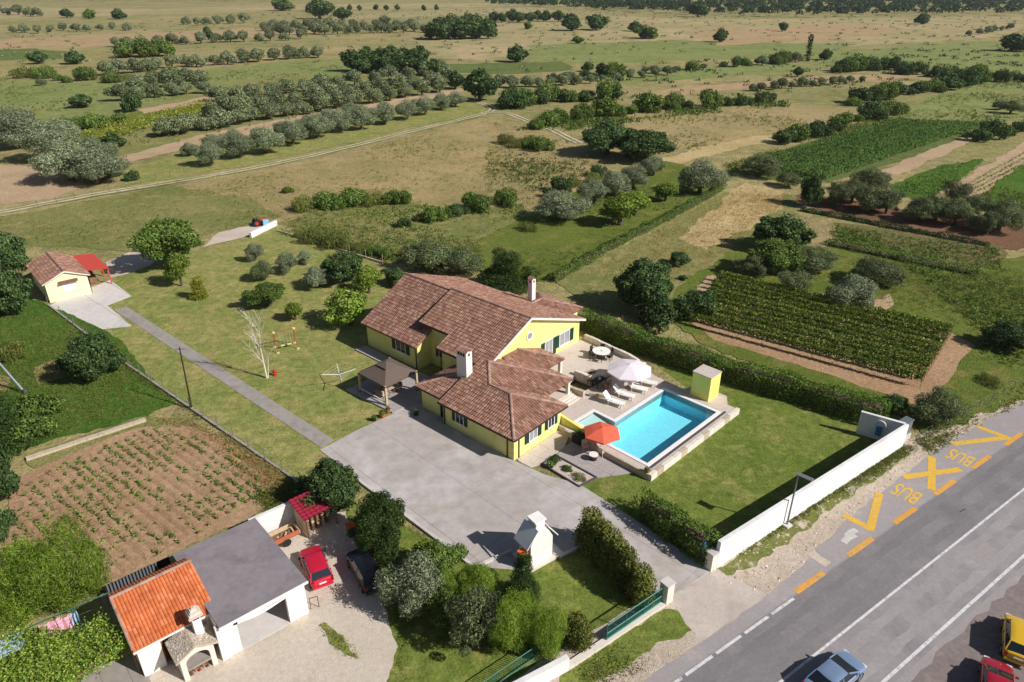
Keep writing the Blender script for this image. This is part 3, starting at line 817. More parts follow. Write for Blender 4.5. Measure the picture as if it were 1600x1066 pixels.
# ------------------------------------------------------------------ the main house
house = thing('villa', HW(11, 13, 0), 'large yellow villa with brown clay tile roofs beside the swimming pool', 'house')
RU = 12.1
zFL = lambda u, v: 7.15 - 0.448 * (RU - u)
zFR = lambda u, v: 7.15 - 0.367 * (u - RU)
zBL = lambda u, v: 6.92 - 0.56 * (RU - u)
zBR = lambda u, v: 6.92 - 0.36 * (u - RU)
roof_plane(house, HW, [(5.1, 8.2), (5.1, 15.3), (7.0, 15.3), (7.0, 20.0), (RU, 20.0), (RU, 8.2)], zFL, 'u-')
roof_plane(house, HW, [(RU, 8.2), (RU, 20.0), (21.5, 20.0), (21.7, 8.2)], zFR, 'u+')
roof_plane(house, HW, [(5.0, 18.4), (5.0, 27.9), (RU, 27.9), (RU, 18.4)], zBL, 'u-')
roof_plane(house, HW, [(RU, 19.9), (RU, 27.9), (21.1, 27.9), (21.2, 19.9)], zBR, 'u+')
caps(house, HW, (RU, 8.2, 7.15), (RU, 20.0, 7.15)); caps(house, HW, (RU, 20.0, 6.93), (RU, 27.9, 6.93))
wallblock(house, HW, [(5.6, 0), (21.2, 0), (21.2, zFR(21.2, 0) - 0.16), (RU, 6.95), (5.6, zFL(5.6, 0) - 0.16)], 8.7, 15.0)
wallblock(house, HW, [(7.4, 0), (21.19, 0), (21.19, zFR(21.2, 0) - 0.17), (RU, 6.93), (7.4, zFL(7.4, 0) - 0.16)], 15.0, 19.8)
wallblock(house, HW, [(5.45, 0), (20.7, 0), (20.7, zBR(20.7, 0) - 0.16), (RU, 6.72), (5.45, zBL(5.45, 0) - 0.16)], 18.75, 27.5)
# white verge boards on the gable
for (ua, ub, zf) in ((5.1, RU, zFL), (RU, 21.7, zFR)):
    m = MB()
    a, b = HW(ua, 8.16, zf(ua, 0) - 0.16), HW(ub, 8.16, zf(ub, 0) - 0.16)
    m.extr([a, b, b + Vector((0, 0, 0.22)), a + Vector((0, 0, 0.22))], HW(0, 0.09) - HW(0, 0))
    m.build('verge_board', M['white'], house)
    m = MB(); a, b = HW(ua, 8.25, zf(ua, 0) - 0.17), HW(ub, 8.25, zf(ub, 0) - 0.17)
    m.extr([a, b, b - Vector((0, 0, 0.03)), a - Vector((0, 0, 0.03))], HW(0, 0.45) - HW(0, 0)); m.build('soffit', M['white'], house)
# kitchen wing (hipped), the two porches, the little wing beside them
S = 0.38
zK1 = lambda u, v: 2.55 + S * (u + 0.45)
zK2 = lambda u, v: 2.55 + S * (v + 0.4)
zK3 = lambda u, v: 2.55 + S * (7.15 - u)
zA1 = lambda u, v: 2.55 + S * (v - 2.2)
zA2 = lambda u, v: 2.55 + S * (11.4 - u)
zB1 = lambda u, v: 2.78 + S * (v - 5.2)
zB2 = lambda u, v: 2.78 + S * (13.9 - u)
roof_plane(house, HW, [(-0.45, -0.4), (3.35, 3.4), (3.35, 6.0), (5.475, 8.125), (5.475, 9.2), (-0.45, 9.2)], zK1, 'u-')
roof_plane(house, HW, [(-0.45, -0.4), (7.15, -0.4), (3.35, 3.4)], zK2, 'v-')
roof_plane(house, HW, [(7.15, -0.4), (7.15, 2.2), (3.35, 6.0), (3.35, 3.4)], zK3, 'u+')
roof_plane(house, HW, [(7.15, 2.2), (11.4, 2.2), (5.475, 8.125), (3.35, 6.0)], zA1, 'v-')
roof_plane(house, HW, [(11.4, 2.2), (11.4, 8.7), (5.475, 8.7), (5.475, 8.125)], zA2, 'u+')
roof_plane(house, HW, [(8.0, 5.2), (13.9, 5.2), (10.45, 8.65), (8.0, 8.65)], zB1, 'v-')
roof_plane(house, HW, [(13.9, 5.2), (13.9, 8.69), (10.45, 8.69), (10.45, 8.65)], zB2, 'u+')
caps(house, HW, (-0.45, -0.4, 2.58), (3.35, 3.4, 4.02)); caps(house, HW, (7.15, -0.4, 2.58), (3.35, 3.4, 4.02))
caps(house, HW, (3.35, 3.4, 4.02), (3.35, 6.0, 4.02)); caps(house, HW, (3.35, 6.0, 4.02), (5.475, 8.125, 4.83))
caps(house, HW, (11.4, 2.2, 2.58), (5.475, 8.125, 4.83)); caps(house, HW, (13.9, 5.2, 2.81), (10.45, 8.65, 4.1))
caps(house, HW, (3.6, 5.75, 3.95), (7.15, 2.2, 2.58), 0.1, 'tile_under')
m = MB(); m.prism([HW(0, 0), HW(6.65, 0), HW(6.65, 9.0), HW(0, 9.0)], 0, 2.62); m.build('wall', M['yellow'], house)
wallblock(house, HW, [(0.0, 2.62), (5.5, 2.62), (5.5, zK1(5.5, 0) - 0.16), (0.0, zK1(0, 0) - 0.16)], 8.7, 9.0, name='gable_wall')
zW1 = lambda u, v: 2.5 + S * (u - 0.15)
zW2 = lambda u, v: 2.5 + S * (13.15 - v)
roof_plane(house, HW, [(0.15, 9.0), (0.15, 13.15), (4.3, 9.0)], zW1, 'u-')
roof_plane(house, HW, [(0.15, 13.15), (5.6, 13.15), (5.6, 9.0), (4.3, 9.0)], zW2, 'v+')
caps(house, HW, (0.15, 13.15, 2.52), (4.3, 9.0, 4.1))
m = MB(); m.prism([HW(0.6, 9.0), HW(5.6, 9.0), HW(5.6, 12.7), HW(0.6, 12.7)], 0, 2.6); m.build('wall', M['yellow'], house)
# rear wing behind the ridge
zR1 = lambda u, v: 3.1 + S * (v - 11.0)
zR2 = lambda u, v: 3.1 + S * (18.0 - v)
zR3 = lambda u, v: 3.1 + S * (25.0 - u)
roof_plane(house, HW, [(18.2, 11.0), (25.0, 11.0), (21.5, 14.5), (18.2, 14.5)], zR1, 'v-')
roof_plane(house, HW, [(18.2, 18.0), (25.0, 18.0), (21.5, 14.5), (18.2, 14.5)], zR2, 'v+')
roof_plane(house, HW, [(25.0, 11.0), (25.0, 18.0), (21.5, 14.5)], zR3, 'u+')
caps(house, HW, (18.2, 14.5, 4.45), (21.5, 14.5, 4.45)); caps(house, HW, (25, 11, 3.12), (21.5, 14.5, 4.45))
m = MB(); m.prism([HW(21.0, 11.5), HW(24.6, 11.5), HW(24.6, 17.5), HW(21.0, 17.5)], 0, 3.15); m.build('wall', M['yellow'], house)
def chimney(u0, u1, v0, v1, z0, z1, dark_side):
    m = MB(); m.prism([HW(u0, v0), HW(u1, v0), HW(u1, v1), HW(u0, v1)], z0, z1)
    c = m.build('chimney', M['white'], house)
    o = 0.09
    k = 3 if (v1 - v0) > 1 else 2
    for i in range(k):
        a = v0 + 0.15 + i * (v1 - v0 - 0.3) / k
        q = MB(); q.prism([HW(u0 - 0.012, a + 0.04), HW(u0 + 0.02, a + 0.04), HW(u0 + 0.02, a + (v1 - v0 - 0.3) / k - 0.04), HW(u0 - 0.012, a + (v1 - v0 - 0.3) / k - 0.04)], z1 - 0.42, z1 - 0.1)
        q.build('smoke_opening', M['dark'], c)
    q = MB(); q.prism([HW((u0 + u1) / 2 - 0.12, v0 - 0.012), HW((u0 + u1) / 2 + 0.12, v0 - 0.012), HW((u0 + u1) / 2 + 0.12, v0 + 0.02), HW((u0 + u1) / 2 - 0.12, v0 + 0.02)], z1 - 0.4, z1 - 0.12)
    q.build('smoke_opening', M['dark'], c)
    um = (u0 + u1) / 2
    for s in (-1, 1):
        e = um + s * ((u1 - u0) / 2 + o)
        b = MB()
        n = max(2, int((v1 - v0 + 2 * o) / 0.24))
        for i in range(n):
            va = v0 - o + i * (v1 - v0 + 2 * o) / n; vb = va + (v1 - v0 + 2 * o) / n
            vm = (va + vb) / 2
            lo_, hi_ = z1 + 0.0, z1 + 0.3
            pts = [HW(e, va, lo_), HW(e, vm, lo_ + 0.07), HW(e, vb, lo_), HW(um, vb, hi_), HW(um, vm, hi_ + 0.07), HW(um, va, hi_)]
            b.add(pts, [(0, 1, 4, 5), (1, 2, 3, 4), (0, 2, 1), (3, 5, 4)])
        b.build('chimney_tiles', M['tile'], c)
    return c
chimney(2.9, 3.7, 8.62, 9.95, 2.0, 6.55, None)
chimney(20.6, 21.25, 15.3, 15.95, 3.0, 6.85, None)
# openings
window(house, HW, HA, 'u-', 5.45, 21.5, 1.95, 1.5, 1.35, True, sw=0.62)
window(house, HW, HA, 'u-', 7.4, 16.9, 1.9, 0.9, 1.2, True, sw=0.4)
window(house, HW, HA, 'u-', 0.0, 6.75, 1.55, 0.95, 1.1, True, sw=0.42)
window(house, HW, HA, 'v-', 0.0, 2.6, 1.5, 1.0, 1.05, True, 'glass_pale', sw=0.55)
window(house, HW, HA, 'v-', 0.0, 5.2, 1.5, 0.8, 0.9, True, sw=0.4)
window(house, HW, HA, 'v-', 8.7, 18.4, 2.35, 1.7, 1.45, True, 'glass_pale', sw=0.7)
window(house, HW, HA, 'v-', 8.7, 15.6, 2.1, 1.2, 2.0, True, 'glass_pale', sw=0.6)
window(house, HW, HA, 'u-', 0.6, 9.55, 1.05, 0.75, 2.0, False, 'glass', 'green_dark', kind='door')
rw = MB(); rw.lathe([(0.5, -0.04), (0.5, 0.06), (0.36, 0.06), (0.36, -0.02)], n=20)
a48 = Matrix.Rotation(HA, 4, 'Z') @ Matrix.Rotation(PI / 2, 4, 'X')
rw.v = [a48 @ p + HW(12.3, 8.68, 4.9) for p in rw.v]
rwo = rw.build('round_window', M['white'], house)
rp = MB(); rp.lathe([(0.0, 0.02), (0.38, 0.02), (0.38, -0.02)], n=20); rp.v = [a48 @ p + HW(12.3, 8.68, 4.9) for p in rp.v]
rp.build('pane', M['glass_pale'], rwo)
def downpipe(u, v, z1, z0=0.05):
    m = MB(); m.tube(HW(u, v, z0), HW(u, v, z1), 0.06, n=8); m.tube(HW(u, v, z1), HW(u + (0.25 if u > 3 else 0), v, z1 + 0.1), 0.05, n=6)
    m.build('downpipe', M['brown'], house)
downpipe(-0.06, 0.75, 2.5); downpipe(0.62, -0.06, 2.5); downpipe(-0.06, 8.8, 2.5); downpipe(5.38, 18.95, 3.0); downpipe(5.52, 15.08, 3.6)
def gutter(a, b):
    m = MB(); m.tube(HW(*a), HW(*b), 0.075, n=6); m.build('gutter', M['brown'], house)
gutter((-0.52, -0.4, 2.48), (-0.52, 9.2, 2.48)); gutter((-0.45, -0.47, 2.48), (7.15, -0.47, 2.48)); gutter((4.93, 18.4, 2.9), (4.93, 27.9, 2.9))
gutter((5.02, 8.2, 3.92), (5.02, 15.3, 3.92)); gutter((6.93, 15.3, 4.76), (6.93, 20.0, 4.76)); gutter((0.1, 9.0, 2.44), (0.1, 13.15, 2.44)); gutter((21.78, 8.2, 3.55), (21.58, 20, 3.55))
for k, (u, v) in enumerate(((11.1, 2.55), (7.3, 2.55), (13.6, 5.5), (11.1, 5.4))):
    m = MB(); c = HW(u, v); m.box((c.x, c.y, 1.6), (0.34, 0.34, 1.9), HA); m.box((c.x, c.y, 0.75), (0.44, 0.44, 0.2), HA)
    m.build('porch_post', M['offwhite'], house, bevel=0.02)
m = MB(); m.prism([HW(6.7, 8.55), HW(13.5, 8.55), HW(13.5, 8.68), HW(6.7, 8.68)], 0.95, 2.7); m.build('porch_wall', M['white'], house)
for u in (8.3, 11.0): window(house, HW, HA, 'v-', 8.55, u, 1.95, 1.1, 1.9, False, 'glass', 'green_dark', kind='door')

# ------------------------------------------------------------------ pool, deck, terraces
ZD = 0.6
def pprism(m, poly, z0, z1, F=PW): m.prism([F(*p) for p in poly], z0, z1)
u0, u1, v0, v1 = POOL; n0, n1, _, n3 = NOTCH
deck = MB()
pprism(deck, [(6.35, -9.95), (7.35, -9.95), (7.35, -3.1), (8.0, -3.1), (8.0, -0.55), (6.35, -0.55)], 0.0, ZD)
pprism(deck, [(7.35, -9.95), (20.9, -9.95), (20.9, -9.05), (7.35, -9.05)], 0.0, ZD)
pprism(deck, [(18.85, -9.05), (20.9, -9.05), (22.3, -8.2), (22.3, -4.9), (20.4, -4.3), (20.6, -0.55), (18.85, -0.55)], 0.0, ZD)
pprism(deck, [(10.5, -3.1), (18.85, -3.1), (18.85, -0.55), (10.5, -0.55)], 0.0, ZD)
pprism(deck, [(6.35, -0.55), (20.6, -0.55), (21.6, 1.2), (21.4, 2.6), (6.35, 2.6)], 0.0, ZD)
pool = thing('swimming_pool', PW(13, -6, 0), 'turquoise rectangular swimming pool with white coping and a paved deck', 'pool')
deck.build('deck', M['deck'], pool)
# basin
bas = MB()
def wallq(a, b, z0, z1): bas.add([PW(*a, z0), PW(*b, z0), PW(*b, z1), PW(*a, z1)], [(0, 1, 2, 3)])
loop = [(u0, v0), (u1, v0), (u1, v1), (n1, v1), (n1, n3), (n0, n3), (n0, v1), (u0, v1)]
for i in (0, 1, 2, 7, 6): wallq(loop[i], loop[(i + 1) % 8], -1.0, ZD)
bas.add([PW(u0, v0, -1.0), PW(u1, v0, -1.0), PW(u1, v1, -1.0), PW(u0, v1, -1.0)], [(0, 1, 2, 3)])
bas.build('basin', M['pool_tile'], pool)
bas = MB()
for i in (3, 4, 5): wallq(loop[i], loop[i + 1], 0.1, ZD)
bas.add([PW(n0, v1, 0.12), PW(n1, v1, 0.12), PW(n1, n3, 0.4), PW(n0, n3, 0.4)], [(0, 1, 2, 3)])
bas.add([PW(n0, v1, 0.12), PW(n1, v1, 0.12), PW(n1, v1, -1.0), PW(n0, v1, -1.0)], [(0, 1, 2, 3)])
bas.build('shallow_step', M['pool_pale'], pool)
cop = MB(); w = 0.34
for i in range(8):
    a, b = Vector(loop[i]), Vector(loop[(i + 1) % 8])
    d = (b - a).normalized(); nr = Vector((d.y, -d.x))
    e0 = -w if i not in (3, 6) else 0.0; e1 = w if i not in (2, 5) else 0.0
    a2, b2 = a + d * (e0 if i not in (3, 6) else w), b + d * (e1 if i not in (2, 5) else -w)
    a2 = a if i % 2 == 0 else a - d * w
    b2 = b if i % 2 == 0 else b + d * w
    if i in (3,): a2 = a + d * w
    if i in (2,): b2 = b
    pprism(cop, [tuple(a2), tuple(b2), tuple(b2 + nr * w), tuple(a2 + nr * w)], ZD + 0.002, ZD + 0.05 + 0.001 * i)
cop.build('coping', M['coping'], pool)
wm, nt, bs = newmat('pool_water')
nt.nodes.remove(bs)
tr_ = nt.nodes.new('ShaderNodeBsdfTransparent'); tr_.inputs[0].default_value = (0.8, 0.97, 0.99, 1)
gl = nt.nodes.new('ShaderNodeBsdfGlossy'); gl.inputs['Roughness'].default_value = 0.03
fr = nt.nodes.new('ShaderNodeLayerWeight'); fr.inputs['Blend'].default_value = 0.5
fp_ = nt.nodes.new('ShaderNodeMath'); fp_.operation = 'POWER'; fp_.inputs[1].default_value = 4.0; nt.links.new(fr.outputs['Facing'], fp_.inputs[0])
fa_ = nt.nodes.new('ShaderNodeMath'); fa_.operation = 'MULTIPLY_ADD'; fa_.inputs[1].default_value = 0.6; fa_.inputs[2].default_value = 0.02; nt.links.new(fp_.outputs[0], fa_.inputs[0])
bp = nt.nodes.new('ShaderNodeBump'); bp.inputs['Strength'].default_value = 0.25; bp.inputs['Distance'].default_value = 0.04
nt.links.new(nnoise(nt, npos(nt), 2.2, 3, 0.5, 0.6), bp.inputs['Height'])
nt.links.new(bp.outputs[0], gl.inputs['Normal']); nt.links.new(bp.outputs[0], fr.inputs['Normal'])
mx = nt.nodes.new('ShaderNodeMixShader')
nt.links.new(fa_.outputs[0], mx.inputs[0]); nt.links.new(tr_.outputs[0], mx.inputs[1]); nt.links.new(gl.outputs[0], mx.inputs[2])
nt.links.new(mx.outputs[0], nt.nodes['Material Output'].inputs['Surface'])
M['water'] = wm
wat = MB(); wat.add([PW(*p, 0.5) for p in loop], [tuple(range(8))]); w_o = wat.build('water', wm, pool)
if w_o.data.polygons[0].normal.z < 0: w_o.data.flip_normals()
gr = MB(); pprism(gr, [(7.0, -9.72), (19.6, -9.72), (19.6, -9.46), (7.0, -9.46)], ZD + 0.003, ZD + 0.012); gr.build('overflow_grille', M['gutter'], pool)
# retaining walls round the deck
rwall = thing('retaining_wall', PW(13, -10.1, 0), 'low pale stone retaining wall along the lawn side of the pool', 'wall')
for i in range(16):
    a = 6.15 + i * (21.05 - 6.15) / 16; b = a + (21.05 - 6.15) / 16 - 0.012
    m = MB(); pprism(m, [(a, -10.35), (b, -10.35), (b, -9.97), (a, -9.97)], 0.0, ZD + 0.04 + 0.01 * (i % 3)); m.build('stone_block', M['stone' if i % 4 == 1 else 'offwhite'], rwall, bevel=0.015)
for i in range(10):
    a = -9.95 + i * 0.94; m = MB(); pprism(m, [(6.1, a), (6.33, a), (6.33, a + 0.93), (6.1, a + 0.93)], 0.0, ZD + 0.03 + 0.008 * (i % 3)); m.build('stone_block', M['stone'], rwall, bevel=0.015)
# terrace and steps in front of the house
terr = MB()
terr.prism([HW(*p) for p in [(6.66, 2.4), (11.6, 2.4), (11.6, 4.2), (14.6, 4.2), (14.6, 2.2), (21.2, 1.6), (22.0, 8.69), (6.66, 8.54)]], ZD - 0.3, 0.95)
t_o = terr.build('terrace', M['deck']); t_o['kind'] = 'structure'
st = thing('terrace_steps', HW(9, 1.9, ZD), 'broad pale stone steps from porch down to the pool deck', 'steps')
for k, (va, zz) in enumerate(((2.05, 0.87), (1.68, 0.78), (1.3, 0.69))):
    m = MB(); m.prism([HW(6.9, va), HW(11.5, va), HW(11.5, va + 0.345 if k else 2.39), HW(6.9, va + 0.345 if k else 2.39)], ZD + 0.001, zz); m.build('step', M['offwhite'], st, bevel=0.01)
def low_wall(name, pts, h, w, label, z0=0.0, F=HW, mat='stone', step=0.75, cat='wall', group=None):
    t = thing(name, F(*pts[0], z0), label, cat, group)
    for a, b in zip(pts, pts[1:]):
        A_, B_ = F(*a), F(*b)
        L = (B_ - A_).length; n = max(1, round(L / step)); ang = math.atan2((B_ - A_).y, (B_ - A_).x)
        for i in range(n):
            c = A_.lerp(B_, (i + 0.5) / n)
            m = MB(); hh = h + rng.uniform(-0.03, 0.03)
            m.box((c.x, c.y, z0 + hh / 2), (L / n - 0.015, w + rng.uniform(-0.03, 0.03), hh), ang); m.build('stone', M[mat], t, bevel=0.03)
    return t
low_wall('stone_parapet', [(11.9, 4.3), (12.1, 1.2)], 0.62, 0.4, 'low rough stone parapet beside the porch steps', ZD)
low_wall('stone_parapet', [(12.6, 0.9), (13.4, -0.6)], 0.42, 0.35, 'short low stone kerb next to the nearest sun lounger', ZD)
low_wall('stone_parapet', [(22.0, 8.4), (21.2, 1.7), (20.8, 0.4)], 0.7, 0.35, 'long stone parapet along the hedge edge of terrace', 0.9, mat='offwhite')
low_wall('stone_parapet', [(14.7, 4.3), (14.7, 2.2), (16.4, 2.1)], 0.75, 0.45, 'angled stone planter wall behind white parasol', 0.7, mat='offwhite')
# yellow garden wall running down beside the kitchen
m = MB(); m.extr([HW(6.72, 1.0, 0), HW(6.72, -4.4, 0), HW(6.72, -4.4, 0.75), HW(6.72, 1.0, 1.6)], HW(0.3, 0) - HW(0, 0))
tag(m.build('stair_wall', M['yellow_box']), 'sloping yellow garden wall beside kitchen window wall', 'wall')
# pump house
pb = thing('pump_house', PW(20.9, -6.5, ZD), 'small yellow cube shaped pump house at pool corner', 'hut')
m = MB(); pprism(m, [(19.95, -7.45), (21.85, -7.45), (21.85, -5.4), (19.95, -5.4)], ZD, ZD + 2.65); m.build('wall', M['yellow_box'], pb)
m = MB(); pprism(m, [(19.9, -7.5), (21.9, -7.5), (21.9, -5.35), (19.9, -5.35)], ZD + 2.652, ZD + 2.74); m.build('roof_slab', M['deck'], pb)
# lower patio, gravel bed
pat = [G(x, y, 0.05) for x, y in [(868, 712), (902, 682), (935, 705), (1000, 738), (932, 747)]]
slabs('patio', pat, PA, 1.5, 1.5, 0.024, 0.075, 'patio', 0.02)
side_yard = [HW(0.3, -0.1), HW(6.6, -0.1), HW(6.6, -1.2), HW(4.5, -2.2), HW(1.0, -2.2), HW(-0.2, -1.6)]
slabs('side_path', side_yard, HA, 1.6, 1.2, 0.024, 0.075, 'deck', 0.02)
bed = [G(x, y, 0.05) for x, y in [(847, 726), (868, 712), (932, 747), (905, 761)]]
gb = flat('gravel_bed', bed, 'gravel', 0.07)
for a, b in ((0, 1), (1, 2), (2, 3), (3, 0)):
    p, q = bed[a], bed[b]; m = MB(); m.box(((p.x + q.x) / 2, (p.y + q.y) / 2, 0.1), ((q - p).length + 0.1, 0.12, 0.16 + 0.004 * a), math.atan2((q - p).y, (q - p).x)); m.build('edging', M['gutter'], gb)

# ------------------------------------------------------------------ outbuildings by the yard (frame GW)
_gfr = G(480, 907, 3.0)
def mkframe(o, deg):
    a = math.radians(deg); c, s = math.cos(a), math.sin(a)
    def f(u, v, z=0.0): return Vector((o.x + u * c - v * s, o.y + u * s + v * c, z))
    return f, a
GW, GA = mkframe(_gfr, 41)
SW, SA = mkframe(G(79, 474), 42)
def prismF(F, poly, z0, z1):
    m = MB(); m.prism([F(*p) for p in poly], z0, z1); return m
gar = thing('garage', GW(-2.9, 4, 0), 'white open fronted garage under a flat grey concrete roof', 'garage')
prismF(GW, [(-5.8, -0.02), (0.0, -0.02), (-0.1, 8.1), (-5.9, 8.2)], 2.8, 3.0).build('roof_slab', M['roofslab'], gar)
prismF(GW, [(-5.83, -0.06), (0.03, -0.06), (0.03, -0.022), (-5.83, -0.022)], 2.78, 2.97).build('fascia', M['white'], gar)
prismF(GW, [(-1.5, 0.2), (-0.2, 0.2), (-0.2, 0.5), (-1.5, 0.5)], 0, 2.8).build('pier', M['white'], gar)
prismF(GW, [(-6.0, 0.2), (-4.75, 0.2), (-4.75, 0.5), (-6.0, 0.5)], 0, 2.8).build('pier', M['white'], gar)
prismF(GW, [(-4.75, 0.21), (-1.5, 0.21), (-1.5, 0.49), (-4.75, 0.49)], 2.42, 2.8).build('lintel', M['white'], gar)
prismF(GW, [(-0.5, 0.5), (-0.2, 0.5), (-0.2, 8.0), (-0.5, 8.0)], 0, 2.8).build('wall', M['white'], gar)
prismF(GW, [(-5.8, 0.5), (-5.5, 0.5), (-5.5, 8.0), (-5.8, 8.0)], 0, 2.8).build('wall', M['white'], gar)
prismF(GW, [(-5.5, 7.7), (-0.5, 7.7), (-0.5, 7.99), (-5.5, 7.99)], 0, 2.8).build('wall', M['white'], gar)
prismF(GW, [(-5.5, 0.2), (-0.5, 0.2), (-0.5, 7.7), (-5.5, 7.7)], 0.02, 0.05).build('floor_slab', M['concrete_lt'], gar)
# rolled-up shutter sagging in the opening
m = MB()
ring = []
for i in range(13):
    t = i / 12; u = -4.7 + t * 3.15; z = 2.42 - 0.28 * math.sin(PI * min(1, (1 - t) * 1.1 + 0.0)) * (0.4 + 0.6 * (1 - t))
    ring += [GW(u, 0.1, 2.5), GW(u, 0.08, z), GW(u, 0.22, z - 0.02)]
m.add(ring, [(3 * i + a, 3 * i + a + 1, 3 * i + a + 4, 3 * i + a + 3) for i in range(12) for a in (0, 1)])
m.build('roller_awning', M['white'], gar)
prismF(GW, [(-4.9, 0.06), (-4.72, 0.06), (-4.72, 0.2), (-4.9, 0.2)], 2.46, 2.6).build('wall_lamp', M['plastic_black'], gar)

ko = thing('summer_kitchen', GW(-7.8, 4, 0), 'white outbuilding with bright orange tile roof next to flat roofed garage', 'outbuilding')
zo1 = lambda u, v: 2.72 + 0.345 * (v - 1.85)
zo2 = lambda u, v: 2.72 + 0.345 * 3.75 - 0.6 * (v - 5.6)
roof_plane(ko, GW, [(-10.25, 1.85), (-5.35, 1.85), (-5.35, 5.6), (-10.25, 5.6)], zo1, 'v-', 'tile_orange', 'tile_under_or', cw=0.2, course=0.34)
roof_plane(ko, GW, [(-10.25, 7.0), (-5.35, 7.0), (-5.35, 5.6), (-10.25, 5.6)], zo2, 'v+', 'tile_orange', 'tile_under_or', cw=0.2, course=0.34)
caps(ko, GW, (-10.25, 5.6, 4.03), (-5.35, 5.6, 4.03), 0.13, 'tile_cap')
caps(ko, GW, (-10.2, 1.9, 2.72), (-10.2, 5.6, 4.03), 0.1, 'tile_cap')
wallblock(ko, lambda v, u, z: GW(u, v, z), [(2.2, 0), (6.7, 0), (6.7, zo2(0, 6.7) - 0.16), (5.6, 3.85), (2.2, zo1(0, 2.2) - 0.16)], -10.05, -9.75, 'white')
wallblock(ko, lambda v, u, z: GW(u, v, z), [(2.2, 0), (6.7, 0), (6.7, zo2(0, 6.7) - 0.16), (5.6, 3.85), (2.2, zo1(0, 2.2) - 0.16)], -5.9, -5.82, 'white')
prismF(GW, [(-9.75, 2.2), (-8.75, 2.2), (-8.75, 2.45), (-9.75, 2.45)], 0, 2.67).build('wall', M['white'], ko)
prismF(GW, [(-7.85, 2.2), (-5.9, 2.2), (-5.9, 2.45), (-7.85, 2.45)], 0, 2.67).build('wall', M['white'], ko)
prismF(GW, [(-8.75, 2.2), (-7.85, 2.2), (-7.85, 2.45), (-8.75, 2.45)], 2.15, 2.67).build('lintel', M['white'], ko)
prismF(GW, [(-9.75, 6.45), (-5.9, 6.45), (-5.9, 6.69), (-9.75, 6.69)], 0, 3.1).build('wall', M['white'], ko)
m = MB(); m.prism([GW(-8.75, 2.3), GW(-8.68, 2.3), GW(-8.45, 3.1), GW(-8.52, 3.1)], 0.03, 2.1); m.build('door', M['wood_door'], ko)
prismF(GW, [(-9.75, 2.45), (-5.9, 2.45), (-5.9, 6.45), (-9.75, 6.45)], 0.02, 0.06).build('floor_slab', M['concrete_dk'], ko)
prismF(GW, [(-10.25, 1.83), (-5.4, 1.83), (-5.4, 1.95), (-10.25, 1.95)], 2.48, 2.64).build('fascia', M['white'], ko)
# big brick-built fireplace in front
fp = thing('garden_fireplace', GW(-7.3, 1.2, 0), 'arched stone garden fireplace with pebbled roof and white chimney', 'fireplace')
prismF(GW, [(-8.3, 0.25), (-8.0, 0.25), (-8.0, 1.8), (-8.3, 1.8)], 0, 1.95).build('side_wall', M['offwhite'], fp)
prismF(GW, [(-6.6, 0.25), (-6.3, 0.25), (-6.3, 1.8), (-6.6, 1.8)], 0, 1.95).build('side_wall', M['offwhite'], fp)
prismF(GW, [(-8.0, 1.5), (-6.6, 1.5), (-6.6, 1.8), (-8.0, 1.8)], 0, 1.95).build('back_wall', M['stone'], fp)
prismF(GW, [(-8.0, 0.2), (-6.6, 0.2), (-6.6, 1.5), (-8.0, 1.5)], 0.72, 0.86).build('hearth', M['concrete_dk'], fp)
m = MB(); N = 12
arch = [(-8.0, 1.95), (-8.0, 1.3)] + [(-7.3 - 0.7 * math.cos(PI * i / N), 1.3 + 0.5 * math.sin(PI * i / N)) for i in range(N + 1)] + [(-6.6, 1.3), (-6.6, 1.95), (-7.3, 2.3)]
arch2 = arch[1:]
up = [GW(u, 0.25, z) for u, z in [(-8.0, 2.0)] + [(-7.3 - 0.7 * math.cos(PI * i / N), 1.3 + 0.5 * math.sin(PI * i / N)) for i in range(N + 1)] + [(-6.6, 2.0), (-7.3, 2.32)]]
m.extr(up, GW(0, 0.3) - GW(0, 0)); m.build('arch', M['offwhite'], fp)
for (a, b) in ((-8.55, -7.3), (-7.3, -6.05)):
    za, zb = (1.85, 2.45) if a < -8 else (2.45, 1.85)
    m = MB(); m.extr([GW(a, 0.0, za), GW(b, 0.0, zb), GW(b, 0.0, zb + 0.1), GW(a, 0.0, za + 0.1)], GW(0, 2.1) - GW(0, 0)); so = m.build('roof', M['stone'], fp)
    pb_ = MB()
    for k in range(170):
        t = rng.random(); v_ = rng.uniform(0.05, 2.05); u_ = a + (b - a) * (0.03 + t * 0.94); zz = za + (zb - za) * (u_ - a) / (b - a) + 0.1
        r_ = rng.uniform(0.035, 0.07); c_ = GW(u_, v_, zz); an = rng.uniform(0, PI)
        pb_.add([c_ + Vector((r_ * math.cos(an + q * PI / 2) * (1 if q % 2 else 1.5), r_ * math.sin(an + q * PI / 2), 0)) for q in range(4)] + [c_ + Vector((0, 0, r_ * 0.8))], [(0, 1, 4), (1, 2, 4), (2, 3, 4), (3, 0, 4)])
    pm = tile_mat('pebbles_%d' % int(-a), [(120, 112, 108), (170, 164, 160), (206, 200, 196)])
    pb_.build('pebbles', pm, so, kind='stuff')
m = MB()
for (a, b) in ((-6.55, -5.9),):
    pass
prismF(GW, [(-6.95, 1.0), (-6.45, 1.0), (-6.45, 1.5), (-6.95, 1.5)], 2.2, 3.75).build('chimney', M['white'], fp, bevel=0.02)
